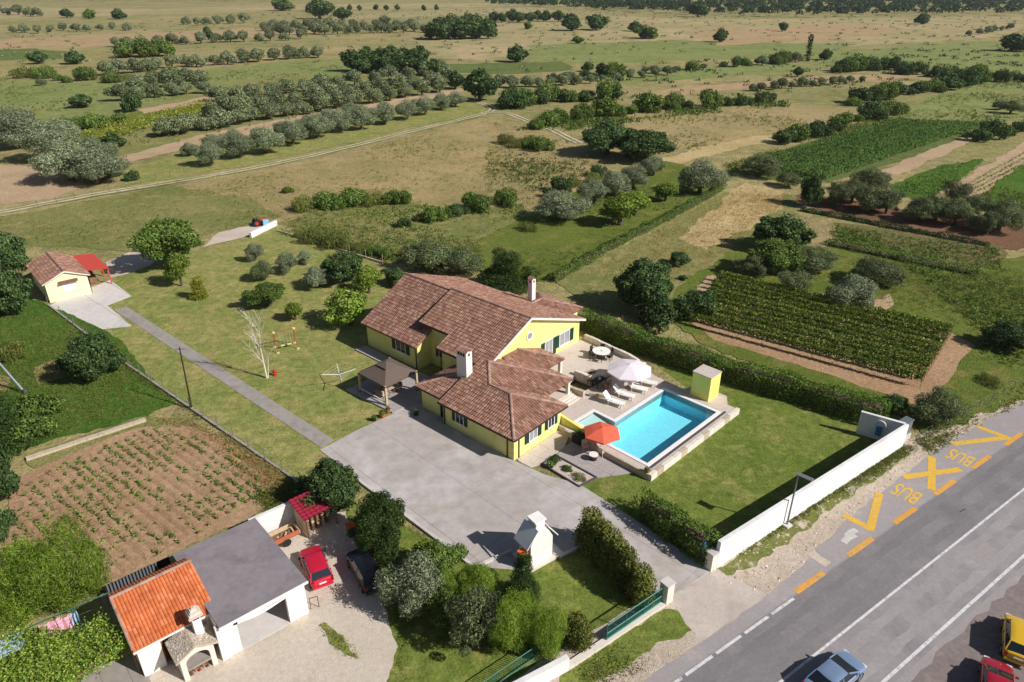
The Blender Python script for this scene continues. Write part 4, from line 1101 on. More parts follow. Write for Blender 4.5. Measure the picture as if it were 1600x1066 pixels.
for k, (s_, z_) in enumerate(((0.42, 3.76), (0.36, 3.9), (0.28, 4.02), (0.2, 4.14), (0.1, 4.25))):
    prismF(GW, [(-6.7 - s_, 1.25 - s_), (-6.7 + s_, 1.25 - s_), (-6.7 + s_, 1.25 + s_), (-6.7 - s_, 1.25 + s_)], z_, z_ + 0.11).build('chimney_cap', M['cushion' if k % 2 == 0 else 'offwhite'], fp)
prismF(GW, [(-6.9, 0.98), (-6.5, 0.98), (-6.5, 1.0), (-6.9, 1.0)], 3.52, 3.68).build('smoke_opening', M['dark'], fp)
m = MB()
for k in range(7):
    a = GW(-7.8 + 0.16 * k, 0.3, 0.2 + 0.12 * (k % 3)); b = GW(-7.8 + 0.16 * k, 1.2, 0.2 + 0.12 * (k % 3)); m = MB(); m.tube(a, b, 0.07, n=7); m.build('firewood_log', M['terracotta' if k % 2 else 'wood'], fp)
# slatted fence panel behind
sf = thing('slatted_panel', GW(-8.4, 9.9, 0), 'grey slatted fence panel with black shade board behind orange roof by tilled field', 'fence')
for k in range(16):
    u = -10.0 + k * 0.21
    prismF(GW, [(u, 9.9), (u + 0.1, 9.9), (u + 0.1, 9.97), (u, 9.97)], 0.2, 1.55).build('slat', M['pole_grey'], sf)
prismF(GW, [(-10.1, 9.98), (-5.9, 9.98), (-5.9, 10.04), (-10.1, 10.04)], 0.0, 1.5).build('shade_board', M['plastic_black'], sf)  # black board stands in for the shadow behind the slats
# white boundary wall behind the yard
m = prismF(GW, [(-0.2, 9.35), (5.5, 9.2), (5.5, 9.5), (-0.2, 9.65)], 0, 1.9)
tag(m.build('boundary_wall', M['white_wall']), 'white rendered wall behind the cart and log store', 'wall')
m = prismF(GW, [(-10.5, 10.1), (-0.2, 9.66), (-0.2, 9.9), (-10.5, 10.3)], 0, 0.7)
tag(m.build('boundary_wall', M['concrete_dk']), 'low dark concrete wall between tilled field and garage', 'wall')
# log store
ls = thing('log_store', GW(4.3, 7.7, 0), 'small log store with shiny crimson tiled lean-to roof', 'log store')
for u in (3.15, 5.5):
    for v in (6.75, 8.8):
        c = GW(u, v); m = MB(); m.box((c.x, c.y, 0.95), (0.12, 0.12, 1.9), GA); m.build('post', M['wood'], ls)
prismF(GW, [(3.05, 6.8), (3.12, 6.8), (3.12, 8.8), (3.05, 8.8)], 0.1, 1.85).build('side_panel', M['wood_pale'], ls)
prismF(GW, [(3.1, 8.85), (5.6, 8.85), (5.6, 8.92), (3.1, 8.92)], 0.1, 1.95).build('back_panel', M['wood'], ls)
for k in range(5):
    for q in range(4):
        c = GW(3.4 + k * 0.42, 7.3 + 0.02 * q, 0.2 + q * 0.3 + 0.02 * (k % 2)); e = GW(3.4 + k * 0.42, 8.5, 0.2 + q * 0.3 + 0.02 * (k % 2))
        m = MB(); m.tube(c, e, 0.13, n=7); m.build('log', M['wood_pale' if (k + q) % 3 == 0 else 'wood'], ls)
rs = MB(); nu, nv = 48, 14
for i in range(nu + 1):
    for j in range(nv + 1):
        u = 2.85 + 3.0 * i / nu; v = 6.5 + 2.6 * j / nv
        wv = abs(math.sin(PI * i / 6)) * 0.07; stp_ = 0.06 * (1 - (j % 2))
        rs.v.append(GW(u, v, 1.95 + 0.12 * (v - 6.5) + wv + stp_))
rs.f = [(i * (nv + 1) + j, (i + 1) * (nv + 1) + j, (i + 1) * (nv + 1) + j + 1, i * (nv + 1) + j + 1) for i in range(nu) for j in range(nv)]
rs.build('roof_sheet', M['crimson'], ls)
# old cart
ct = thing('cart', GW(1.6, 7.7, 0), 'rusty old two wheeled cart parked against the white wall', 'cart')
prismF(GW, [(0.5, 7.15), (2.6, 7.15), (2.6, 8.25), (0.5, 8.25)], 0.5, 0.56).build('bed', M['wood'], ct)
for k, (a, b, c_, d_) in enumerate(((0.5, 7.12, 2.6, 7.18), (0.5, 8.22, 2.6, 8.28), (0.45, 7.12, 0.52, 8.28), (2.58, 7.12, 2.65, 8.28))):
    prismF(GW, [(a, b), (c_, b), (c_, d_), (a, d_)], 0.56, 0.95 - 0.02 * k).build('side_board', M['terracotta' if k == 0 else 'wood_pale'], ct)
for v in (7.02, 8.38):
    m = MB(); m.lathe([(0.0, -0.05), (0.3, -0.05), (0.34, 0.0), (0.3, 0.05), (0.0, 0.05)], n=16, axis='Y'); R_ = Matrix.Rotation(GA, 3, 'Z'); m.v = [R_ @ p + GW(1.5, v, 0.34) for p in m.v]; m.build('wheel', M['rubber'], ct)
m = MB(); m.tube(GW(0.5, 7.7, 0.5), GW(-0.4, 7.7, 0.3), 0.04); m.build('drawbar', M['pole_grey'], ct)
for k in range(6): c = GW(0.8 + k * 0.3, 7.6 + 0.1 * (k % 3), 0.68); m = MB(); m.box(c, (0.5, 0.12, 0.1), GA + 0.3 * k); m.build('plank', M['wood_pale' if k % 2 else 'wood'], ct)
# doorway rail by the pier
rl = thing('hand_rail', GW(0.2, 0.6, 0), 'thin dark red metal rail beside garage pier', 'rail')
for q in ((0.05, 0.4), (0.55, 0.2)):
    m = MB(); m.tube(GW(*q, 0), GW(*q, 1.0), 0.025); m.build('post', M['brown'], rl)
m = MB(); m.tube(GW(0.05, 0.4, 1.0), GW(0.55, 0.2, 1.0), 0.025); m.build('top_bar', M['brown'], rl)

# ------------------------------------------------------------------ garden shed with red canopy
sh = thing('garden_shed', SW(2.5, 4.6, 0), 'pale yellow garden shed with tiled roof on a concrete yard', 'shed')
zs1 = lambda u, v: 2.75 + 0.42 * (u + 0.35)
zs2 = lambda u, v: 2.75 + 0.42 * (5.35 - u)
roof_plane(sh, SW, [(-0.35, -0.3), (2.5, -0.3), (2.5, 9.5), (-0.35, 9.5)], zs1, 'u-')
roof_plane(sh, SW, [(2.5, -0.3), (5.35, -0.3), (5.35, 9.5), (2.5, 9.5)], zs2, 'u+')
caps(sh, SW, (2.5, -0.3, 3.96), (2.5, 9.5, 3.96))
wallblock(sh, SW, [(0, 0), (5, 0), (5, zs2(5, 0) - 0.16), (2.5, 3.78), (0, zs1(0, 0) - 0.16)], 0.0, 9.2, 'cream')
window(sh, SW, SA, 'v-', 0.0, 2.6, 1.75, 1.35, 1.05, False, 'plastic_white')
m = MB(); m.extr([SW(1.5, 0.0, 2.62), SW(1.5, -0.5, 2.42), SW(1.5, -0.5, 2.36), SW(1.5, 0.0, 2.54)], SW(2.3, 0) - SW(0, 0)); m.build('window_hood', M['tile_under'], sh)
m = MB(); m.extr([SW(-0.35, -0.32, 2.6), SW(2.5, -0.32, 3.8), SW(5.35, -0.32, 2.6), SW(5.35, -0.32, 2.72), SW(2.5, -0.32, 3.95), SW(-0.35, -0.32, 2.72)], SW(0, 0.06) - SW(0, 0)); m.build('verge_board', M['white'], sh)
m = MB(); m.tube(SW(5.06, 0.06, 0.05), SW(5.06, 0.06, 2.6), 0.05); m.build('downpipe', M['brown'], sh)
cn = thing('red_canopy', SW(6.8, 5.5, 0), 'flat red metal canopy on posts beside garden shed', 'canopy')
m = MB(); vs = []
n_ = 56
for i in range(n_ + 1):
    v = 1.6 + 8.2 * i / n_
    hz = 0.03 * (1 if i % 4 < 2 else 0)
    vs += [SW(5.38, v, 2.66 + hz), SW(8.2, v, 2.28 + hz)]
m.add(vs, [(2 * i, 2 * i + 1, 2 * i + 3, 2 * i + 2) for i in range(n_)]); m.build('roof_sheet', M['redmetal'], cn)
for (u, v) in ((8.0, 1.8), (8.0, 5.6), (8.0, 9.5)):
    c = SW(u, v); m = MB(); m.box((c.x, c.y, 1.12), (0.14, 0.14, 2.2), SA); m.build('post', M['redmetal'], cn)
for (u, v) in ((6.2, 4.0), (6.3, 6.2)):
    c = SW(u, v); m = MB(); m.box((c.x, c.y, 0.55), (0.9, 1.1, 1.0), SA); tag(m.build('stored_crate', M['wood'], bevel=0.03), 'dark crate stored under the red canopy, %s one' % ('nearer' if v < 5 else 'farther'), 'crate')

# ------------------------------------------------------------------ street wall, gate, fences
wa, wb = G(1114, 892), G(1410, 699)
wd = (wb - wa).normalized(); wnn = Vector((-wd.y, wd.x, 0))
m = MB(); m.prism([wa + wd * 0.4, wb, wb + wnn * 0.3, wa + wd * 0.4 + wnn * 0.3], 0, 2.45)
tag(m.build('street_wall', M['white_wall']), 'long white rendered wall between lawn and road', 'wall')
wl_end = G(1366, 648, 2.5); wc = wb
m = MB(); rd = (Vector((wl_end.x, wl_end.y, 0)) - wc).normalized(); rn = Vector((-rd.y, rd.x, 0))
m.prism([wc + rd * 0.305 - rn * 0.0, wc + rd * 4.0, wc + rd * 4.0 - rn * 0.3, wc + rd * 0.305 - rn * 0.3], 0, 2.42)
tag(m.build('return_wall', M['white_wall']), 'short white wall turning back at the far end of street wall', 'wall')
hr = thing('hose_loop', wc + rd * 2.2 + rn * 0.1, 'white garden hose looped on inside of short white wall', 'hose')
m = MB(); cc = wc + rd * 2.2 + rn * 0.1
for k in range(14):
    t0, t1 = PI * 1.25 * k / 14 - 0.4, PI * 1.25 * (k + 1) / 14 - 0.4
    m.tube(cc + rd * math.cos(t0) * 0.5 + Vector((0, 0, 1.5 + 0.6 * math.sin(t0))), cc + rd * math.cos(t1) * 0.5 + Vector((0, 0, 1.5 + 0.6 * math.sin(t1))), 0.07, n=6)
m.build('coil', M['plastic_white'], hr)
m = MB(); m.box((cc.x, cc.y, 1.0), (0.5, 0.2, 0.9), math.atan2(rd.y, rd.x)); m.build('reel_box', M['blue'], hr)
ub = thing('utility_cabinet', wb + wd * 1.3 + wnn * 0.8, 'grey metal utility cabinet at the far end of street wall', 'cabinet')
c = wb + wd * 1.3 + wnn * 0.8
m = MB(); m.box((c.x, c.y, 0.3), (1.3, 0.9, 0.6), RANG); m.build('plinth', M['concrete_lt'], ub)
m = MB(); m.box((c.x, c.y, 1.3), (1.15, 0.7, 1.4), RANG); m.build('body', M['pole_grey'], ub, bevel=0.02)
m = MB(); m.box((c.x, c.y, 2.02), (1.25, 0.8, 0.07), RANG); m.build('lid', M['steel'], ub)
gp = wa
pil = thing('gate_pillar', gp, 'square stone gate pillar at the near end of street wall', 'pillar')
m = MB(); c = gp + wd * 0.05 + wnn * 0.3; m.box((c.x, c.y, 0.75), (0.62, 0.62, 1.5), RANG); m.build('shaft', M['offwhite'], pil, bevel=0.02)
m = MB(); m.box((c.x, c.y, 1.55), (0.74, 0.74, 0.1), RANG); m.build('cap', M['concrete_lt'], pil, bevel=0.02)
mb_ = thing('mail_box', c + wnn * 0.75, 'round topped blue letter box behind gate pillar', 'mailbox')
m = MB(); m.lathe([(0.0, 0.0), (0.26, 0.0), (0.26, 0.45), (0.2, 0.6), (0.0, 0.68)], c + wnn * 0.75 + Vector((0, 0, 1.2)), 14); m.build('box', M['blue'], mb_, smooth=True)
m = MB(); m.tube(c + wnn * 0.75, c + wnn * 0.75 + Vector((0, 0, 1.25)), 0.05); m.build('post', M['pole_grey'], mb_)
g0, g1 = G(947, 1003), G(1032, 944)
gd = (g1 - g0).normalized(); gn = Vector((-gd.y, gd.x, 0)); ga_ = math.atan2(gd.y, gd.x)
pil2 = thing('gate_pillar', g1 + gd * 0.5, 'square pale gate pillar at the end of the green gate', 'pillar')
c = g1 + gd * 0.5; m = MB(); m.box((c.x, c.y, 0.85), (0.7, 0.7, 1.7), ga_); m.build('shaft', M['offwhite'], pil2, bevel=0.02)
m = MB(); m.box((c.x, c.y, 1.74), (0.8, 0.8, 0.08), ga_); m.build('cap', M['concrete_lt'], pil2, bevel=0.02)
gt = thing('sliding_gate', (g0 + g1) / 2, 'green barred sliding gate standing open beside the drive', 'gate')
def gbar(a, b, r, nm): m = MB(); m.tube(a, b, r, n=6); return m.build(nm, M['green_gate'], gt)
Zv = lambda z: Vector((0, 0, z))
Lg = (g1 - g0).length
for z_ in (0.22, 0.75, 1.5): gbar(g0 + Zv(z_), g1 + Zv(z_), 0.05, 'rail')
for k in range(34):
    p = g0 + gd * (Lg * k / 33); gbar(p + Zv(0.22), p + Zv(1.5), 0.045 if k % 11 == 0 else 0.014, 'bar')
for k in range(3):
    a = g0 + gd * (Lg * k / 3 + 0.06); b = g0 + gd * (Lg * (k + 1) / 3 - 0.06); m = MB()
    m.add([a + Zv(0.26), b + Zv(0.26), b + Zv(0.72), a + Zv(0.72)], [(0, 1, 2, 3)]); m.extr([a + Zv(0.26), b + Zv(0.26), b + Zv(0.72), a + Zv(0.72)], gn * 0.02); m.build('panel', M['green_gate'], gt)
k0 = G(884, 1042)
m = MB(); m.prism([k0 - gn * 0.35, g1 + gd * 0.1 - gn * 0.35, g1 + gd * 0.1 + gn * 0.12, k0 + gn * 0.12], 0, 0.2)
tag(m.build('gate_footing', M['offwhite']), 'pale concrete footing under the green gate', 'footing')
w0, w1 = G(884, 1042), G(770, 1102)
dd = (w1 - w0).normalized(); nn_ = Vector((-dd.y, dd.x, 0))
m = MB(); m.prism([w0, w1, w1 + nn_ * 0.35, w0 + nn_ * 0.35], 0, 1.15)
tag(m.build('front_wall', M['white_wall']), 'white rendered wall at bottom edge left of the verge', 'wall')
f0, f1 = G(842, 1028), G(752, 1090)
rf_ = thing('green_railing', f0, 'green picket railing behind white wall at bottom edge', 'railing')
fd = (f1 - f0).normalized(); Lf = (f1 - f0).length
for z_ in (0.25, 1.25): m = MB(); m.tube(f0 + Zv(z_), f1 + Zv(z_), 0.03, n=6); m.build('rail', M['green_gate'], rf_)
for k in range(28): p = f0 + fd * (Lf * k / 27); m = MB(); m.tube(p + Zv(0.0 if k % 9 == 0 else 0.25), p + Zv(1.25), 0.018, n=5); m.build('bar', M['green_gate'], rf_)
# kerb wall and posts along the left side of the garden
def post_fence(name, px0, px1, n, label, h=1.3, kerb=0.22, mat='concrete_dk', wires=2, postm='pole_grey'):
    a, b = G(*px0), G(*px1); t = thing(name, a, label, 'fence')
    d = (b - a).normalized(); nr = Vector((-d.y, d.x, 0))
    if kerb:
        m = MB(); m.prism([a - nr * 0.11, b - nr * 0.11, b + nr * 0.11, a + nr * 0.11], 0, kerb); m.build('kerb', M[mat], t)
    for k in range(n):
        p = a.lerp(b, k / (n - 1)); m = MB(); m.tube(p, p + Zv(h) + Vector((rng.uniform(-.05, .05), rng.uniform(-.05, .05), 0)), 0.035, n=6); m.build('post', M[postm], t)
    for w_ in range(wires):
        m = MB(); m.tube(a + Zv(h * (0.45 + 0.5 * w_)), b + Zv(h * (0.45 + 0.5 * w_)), 0.008, n=4); m.build('wire', M['pole_grey'], t)
    return t
post_fence('wire_fence', (186, 562), (500, 778), 15, 'wire fence on a concrete kerb along left lawn')
post_fence('wire_fence', (76, 478), (186, 562), 6, 'wire fence on a kerb below the shed yard')
post_fence('wire_fence', (1430, 690), (1600, 600), 10, 'thin wire fence along the verge past street wall', 1.0, 0)
post_fence('wire_fence', (60, 325), (330, 262), 12, 'wire fence between track and silver olives', 1.4, 0, postm='bark')
post_fence('wire_fence', (434, 362), (598, 412), 8, 'old post fence behind the garden lawn', 1.5, 0.3, 'stone', postm='wood_pale')
m = MB(); a, b = G(42, 720), G(228, 658); d = (b - a).normalized(); nr = Vector((-d.y, d.x, 0)); m.prism([a - nr * 0.25, b - nr * 0.25, b + nr * 0.25, a + nr * 0.25], 0, 0.3)
tag(m.build('field_kerb', M['stone']), 'low stone kerb above the tilled field', 'kerb')
m = MB(); a, b = G(392, 372), G(432, 352); d = (b - a).normalized(); nr = Vector((-d.y, d.x, 0)); m.prism([a - nr * 0.2, b - nr * 0.2, b + nr * 0.2, a + nr * 0.2], 0, 0.9)
tag(m.build('garden_wall', M['white_wall']), 'short white wall beside the small tractor', 'wall')
m = MB(); a, b = G(742, 884), G(905, 858); 
cpts = [G(738, 886), G(826, 893), G(880, 869), G(908, 858)]
for p, q in ((G(738, 886), G(812, 858)),):
    pass
kb = thing('drive_kerb', G(790, 880), 'pale low kerb wall along front edge of the driveway', 'kerb')
for p, q in ((G(740, 889), G(800, 862)), (G(874, 872), G(912, 853)), (G(738, 886), G(560, 752))):
    d = (q - p).normalized(); nr = Vector((-d.y, d.x, 0)); m = MB(); m.prism([p - nr * 0.12, q - nr * 0.12, q + nr * 0.12, p + nr * 0.12], 0, 0.22); m.build('kerb_stone', M['concrete_lt' if p.y < q.y + 20 else 'concrete_dk'], kb)

# ------------------------------------------------------------------ street lamp, poles
sl = thing('street_lamp', G(1229, 822), 'solar street lamp on thin grey pole before white wall', 'street lamp')
b = G(1229, 822)
m = MB(); m.box(b + Zv(0.1), (0.6, 0.6, 0.2), RANG); m.build('foot', M['concrete_lt'], sl)
m = MB(); m.tube(b, b + Zv(5.0), 0.075, 0.055, 10); m.build('pole', M['pole_grey'], sl)
tl = Matrix.Rotation(math.radians(-12), 3, 'X')
m = MB(); m.box(b + Zv(5.05) + Vector((0.35, -0.3, 0)), (1.25, 0.55, 0.07), math.radians(-42), tl); m.build('solar_panel', M['steel'], sl)
m = MB(); m.box(b + Zv(4.96) + Vector((0.35, -0.3, 0)), (1.0, 0.35, 0.08), math.radians(-42), tl); m.build('lamp_head', M['plastic_black'], sl)
up_ = thing('utility_pole', G(300, 640), 'tall thin dark pole standing in the left lawn', 'pole')
b = G(300, 640); m = MB(); m.tube(b, b + Vector((0.25, 0.0, 7.0)), 0.09, 0.06, 8); m.build('pole', M['brown'], up_)
m = MB(); m.tube(b + Vector((-0.2, 0, 6.8)), b + Vector((0.7, 0, 6.8)), 0.03); m.build('cross_arm', M['brown'], up_)
m = MB(); m.tube(b, b + Zv(0.25), 0.16, 0.12, 8); m.build('foot', M['concrete_lt'], up_)
lp = thing('leaning_pole', G(40, 615), 'grey wooden pole leaning among weeds at left edge', 'pole')
b = G(40, 615); m = MB(); m.tube(b, b + Vector((-3.6, 1.5, 4.6)), 0.14, 0.1, 8); m.build('shaft', M['pole_grey'], lp); m = MB(); m.tube(b, b + Zv(0.5), 0.2, 0.16, 8); m.build('stub', M['bark'], lp)
gp_ = thing('grey_post', G(1005, 585, 0.9), 'white post at the hedge end of the terrace', 'post')
b = G(1005, 585, 0.9); m = MB(); m.tube(b, b + Zv(1.3), 0.16, n=12); m.build('shaft', M['plastic_white'], gp_); m = MB(); m.lathe([(0.0, 0.1), (0.16, 0.1), (0.18, 0.0)], b + Zv(1.3), 12); m.build('cap', M['plastic_white'], gp_)

# ------------------------------------------------------------------ vehicles
def make_car(label, loc, head, paint, L=4.0, W=1.66, Ht=1.42, hood=0.95, tail=0.18, rake=0.62, rrake=0.35, group=None, name='parked_car', plate=True):
    root = thing(name, loc, label, 'car', group, head)
    hw = W / 2; x0, x1 = -L / 2, L / 2
    pm = M[paint]
    xs = [x0, x0 + 0.06, x0 + 0.3, x0 + 0.8, x0 + 1.4, 0.0, x1 - 1.4, x1 - hood - 0.15, x1 - 0.6, x1 - 0.25, x1 - 0.06, x1]
    body = MB(); rings = []
    belt = 0.88
    for x in xs:
        e = min((x - x0), (x1 - x))
        k = 1.0 if e > 0.45 else 0.86 + 0.14 * math.sqrt(max(0, e / 0.45))
        w = hw * k
        zb = 0.24 + (0.08 if e < 0.1 else 0)
        if x > x1 - hood - 0.2:
            t = (x - (x1 - hood - 0.2)) / (hood + 0.2); zt = belt + 0.06 - 0.26 * t ** 1.6
        elif x < x0 + tail + 0.1: zt = belt + 0.04 - 0.10 * (1 if e < 0.05 else 0)
        else: zt = belt + 0.05
        zs = zt - 0.07
        pts = [(-w * 0.9, zb), (-w, zb + 0.16), (-w * 1.0, 0.55), (-w * 0.97, zs), (-w * 0.86, zt), (0, zt + 0.035), (w * 0.86, zt), (w * 0.97, zs), (w, 0.55), (w, zb + 0.16), (w * 0.9, zb)]
        rings.append([Vector((x, y, z)) for y, z in pts])
    n = len(rings[0]); vs = [p for r in rings for p in r]
    fs = [(i * n + j, i * n + j + 1, (i + 1) * n + j + 1, (i + 1) * n + j) for i in range(len(xs) - 1) for j in range(n - 1)]
    fs += [(i * n + n - 1, i * n, (i + 1) * n, (i + 1) * n + n - 1) for i in range(len(xs) - 1)]
    fs += [tuple(range(n)), tuple(range((len(xs) - 1) * n + n - 1, (len(xs) - 1) * n - 1, -1))]
    body.add(vs, fs)
    bo = body.build('body', pm, root, smooth=True, local=True)
    sd = bo.modifiers.new('round', 'SUBSURF'); sd.levels = 2; sd.render_levels = 2
    # cabin
    fx, rx = x1 - hood, x0 + tail
    ft, rt = fx - rake, rx + rrake
    zb, zt = belt + 0.02, Ht
    bwf, tw = hw * 0.9, hw * 0.74
    def ring(z, a, b, w, ins=0.0): return [Vector((a - ins, w - ins, z)), Vector((a - ins, -(w - ins), z)), Vector((b + ins, -(w - ins), z)), Vector((b + ins, w - ins, z))]
    B, T = ring(zb, fx, rx, bwf), ring(zt - 0.06, ft, rt, tw)
    roof = MB()
    nu_, nv_ = 10, 8; grid = []
    for i in range(nu_ + 1):
        for j in range(nv_ + 1):
            a_, b_ = i / nu_, j / nv_
            x_ = T[0].x + (T[3].x - T[0].x) * a_; y_ = tw * (1 - 2 * b_)
            bul = (1 - abs(2 * a_ - 1) ** 3.5) * (1 - abs(2 * b_ - 1) ** 3.5)
            grid.append(Vector((x_ + 0.05 * (1 - (2 * b_ - 1) ** 2) * (1 - 2 * a_), y_, zt - 0.06 + 0.07 * bul ** 0.7)))
    roof.add(grid, [(i * (nv_ + 1) + j, (i + 1) * (nv_ + 1) + j, (i + 1) * (nv_ + 1) + j + 1, i * (nv_ + 1) + j + 1) for i in range(nu_) for j in range(nv_)])
    def bar(p, q, w=0.05):
        d = (q - p).normalized(); s1 = d.orthogonal().normalized() * w; s2 = d.cross(s1).normalized() * w
        roof.add([p + s1, p + s2, p - s1, p - s2, q + s1, q + s2, q - s1, q - s2], [(0, 1, 5, 4), (1, 2, 6, 5), (2, 3, 7, 6), (3, 0, 4, 7)])
    for i in range(4): bar(B[i], T[i], 0.055)
    mid = (ft + rt) / 2 + 0.05
    for s in (1, -1): bar(Vector((mid + 0.05, s * bwf, zb)), Vector((mid, s * tw, zt - 0.06)), 0.05)
    roof.build('roof', pm, root, local=True, smooth=True)
    def glass(nm, q, mat='glass'):
        c = sum(q, Vector()) / 4; q = [c + (p - c) * 0.97 for p in q]; m = MB()
        nrm = (q[1] - q[0]).cross(q[2] - q[0]).normalized() * 0.02
        m.add([p + nrm for p in q] + [p - nrm for p in q], [(0, 1, 2, 3), (7, 6, 5, 4), (0, 4, 5, 1), (1, 5, 6, 2), (2, 6, 7, 3), (3, 7, 4, 0)])
        return m.build(nm, M[mat], root, local=True)
    glass('windscreen', [B[0], B[1], T[1], T[0]]); glass('rear_window', [B[2], B[3], T[3], T[2]])
    for s in (1, -1):
        bm_, tm_ = Vector((mid + 0.05, s * bwf, zb)), Vector((mid, s * tw, zt - 0.06))
        i, j = (0, 3) if s == 1 else (1, 2)
        glass('side_window', [B[i], bm_, tm_, T[i]]); glass('side_window', [bm_, B[j], T[j], tm_])
    for x in (x0 + 0.72, x1 - 0.78):
        for s in (-1, 1):
            w = MB(); w.lathe([(0.0, -0.1), (0.24, -0.1), (0.3, -0.06), (0.3, 0.08), (0.26, 0.11), (0.2, 0.1)], (x, s * (hw - 0.09), 0.3), 18, 'Y')
            if s < 0: w.v = [Vector((p.x, -2 * (hw - 0.09) - p.y, p.z)) for p in w.v]
            wo_ = w.build('wheel', M['rubber'], root, local=True)
            r = MB(); r.lathe([(0.0, 0.1), (0.08, 0.115), (0.2, 0.1), (0.2, 0.06)], (x, s * (hw - 0.09), 0.3), 14, 'Y')
            if s < 0: r.v = [Vector((p.x, -2 * (hw - 0.09) - p.y, p.z)) for p in r.v]
            r.build('rim', M['rim'], wo_, local=True)
            a = MB(); a.lathe([(0.31, 0.0), (0.37, 0.0), (0.37, 0.012), (0.31, 0.012)], (x, s * (hw + 0.002), 0.32), 18, 'Y'); a.build('wheel_arch', M['plastic_black'], root, local=True)
    for s in (-1, 1):
        m = MB(); m.box((x1 - 0.1, s * hw * 0.68, 0.62), (0.22, 0.34, 0.16)); m.build('headlight', M['lamp_clear'], root, local=True, bevel=0.03)
        m = MB(); m.box((x0 + 0.08, s * hw * 0.8, 0.74), (0.18, 0.18, 0.3)); m.build('tail_light', M['lamp_red'], root, local=True, bevel=0.02)
        m = MB(); m.box((fx - 0.2, s * (hw + 0.08), zb + 0.06), (0.12, 0.2, 0.13)); m.build('mirror', pm if paint != 'car_red' else M['plastic_black'], root, local=True, bevel=0.03)
        for x in (mid + 0.35, mid - 0.55): m = MB(); m.box((x, s * hw * 0.99, 0.76), (0.16, 0.04, 0.03)); m.build('door_handle', M['plastic_black'], root, local=True)
    m = MB(); m.box((x0 + 0.0, 0, 0.4), (0.16, W * 0.86, 0.2)); m.build('bumper', pm, root, local=True, bevel=0.04)
    m = MB(); m.box((x1 - 0.02, 0, 0.4), (0.16, W * 0.86, 0.2)); m.build('bumper', pm, root, local=True, bevel=0.04)
    m = MB(); m.box((x0 - 0.02, 0, 0.66), (0.03, 0.5, 0.11)); m.build('number_plate', M['plastic_white'], root, local=True)
    m = MB(); m.box((fx - 0.05, 0.25, zb + 0.01), (0.03, 0.5, 0.02), 0.25); m.build('wiper', M['plastic_black'], root, local=True)
    return root
c_ = GW(1.95, 3.3)
make_car('red hatchback parked beside the flat roofed garage', c_, GA + math.radians(78), 'car_red', L=3.9, W=1.68, Ht=1.42)
c_ = G(572, 898)
make_car('black car in deep shade next to the red hatchback', c_, math.radians(121), 'car_black', L=4.2, W=1.72, Ht=1.44)
sf_ = (G(1356, 1052) - R0)
s_front = sf_.dot(RD)
make_car('silver blue car driving on the road at bottom edge', RW(s_front - 2.4, -5.6), RANG, 'car_silver', L=4.4, W=1.74, Ht=1.42, hood=0.95, tail=0.5, rake=1.05, rrake=0.6, name='silver_car')
make_car('yellow hatchback parked across the road at right edge', G(1586, 1008), math.radians(57), 'car_yellow', L=3.8, W=1.66, Ht=1.5, hood=0.8)
make_car('dark red car parked next to the yellow hatchback', G(1552, 1084), math.radians(57), 'car_red2', L=4.2, W=1.72, Ht=1.42, hood=0.9, rake=1.0)

# ------------------------------------------------------------------ outdoor grill, bins
BW_, BA = mkframe(G(829, 889), 36)
bq = thing('masonry_grill', BW_(1, 0.6, 0), 'tall white masonry grill with flared roof beside the drive', 'grill')
m = MB(); m.extr([BW_(u, 0, z) for u, z in [(0, 0.2), (2.0, 0.2), (2.0, 2.1), (1.42, 3.2), (0.58, 3.2), (0, 2.1)]], BW_(0, 1.35) - BW_(0, 0)); m.build('body', M['white'], bq)
m = MB(); m.extr([BW_(u, 0.2, z) for u, z in [(0.62, 3.2), (1.38, 3.2), (1.38, 3.75), (0.62, 3.75)]], BW_(0, 0.9) - BW_(0, 0)); m.build('chimney', M['white'], bq)
m = MB(); m.extr([BW_(u, 0.15, z) for u, z in [(0.5, 3.75), (1.5, 3.75), (1.5, 3.86), (0.5, 3.86)]], BW_(0, 1.0) - BW_(0, 0)); m.build('chimney_cap', M['white'], bq)
for sgn, (a, b) in ((-1, (-0.42, 0.56)), (1, (2.42, 1.44))):
    m = MB(); m.extr([BW_(a, -0.12, 1.95), BW_(b, -0.12, 3.25), BW_(b, -0.12, 3.35), BW_(a, -0.12, 2.07)], BW_(0, 1.62) - BW_(0, 0)); m.build('roof_wing', M['white_wall'], bq)
prismF(BW_, [(-0.3, -0.35), (2.9, -0.35), (2.9, 1.9), (-0.3, 1.9)], 0.0, 0.19).build('plinth', M['offwhite'], bq)
prismF(BW_, [(0.2, 1.352), (1.8, 1.352), (1.8, 1.37), (0.2, 1.37)], 0.9, 1.9).build('fire_opening', M['dark'], bq)
m = MB(); m.tube(BW_(2.05, 0.5, 1.0), BW_(2.35, 0.5, 1.0), 0.05); m.build('tap', M['steel'], bq)
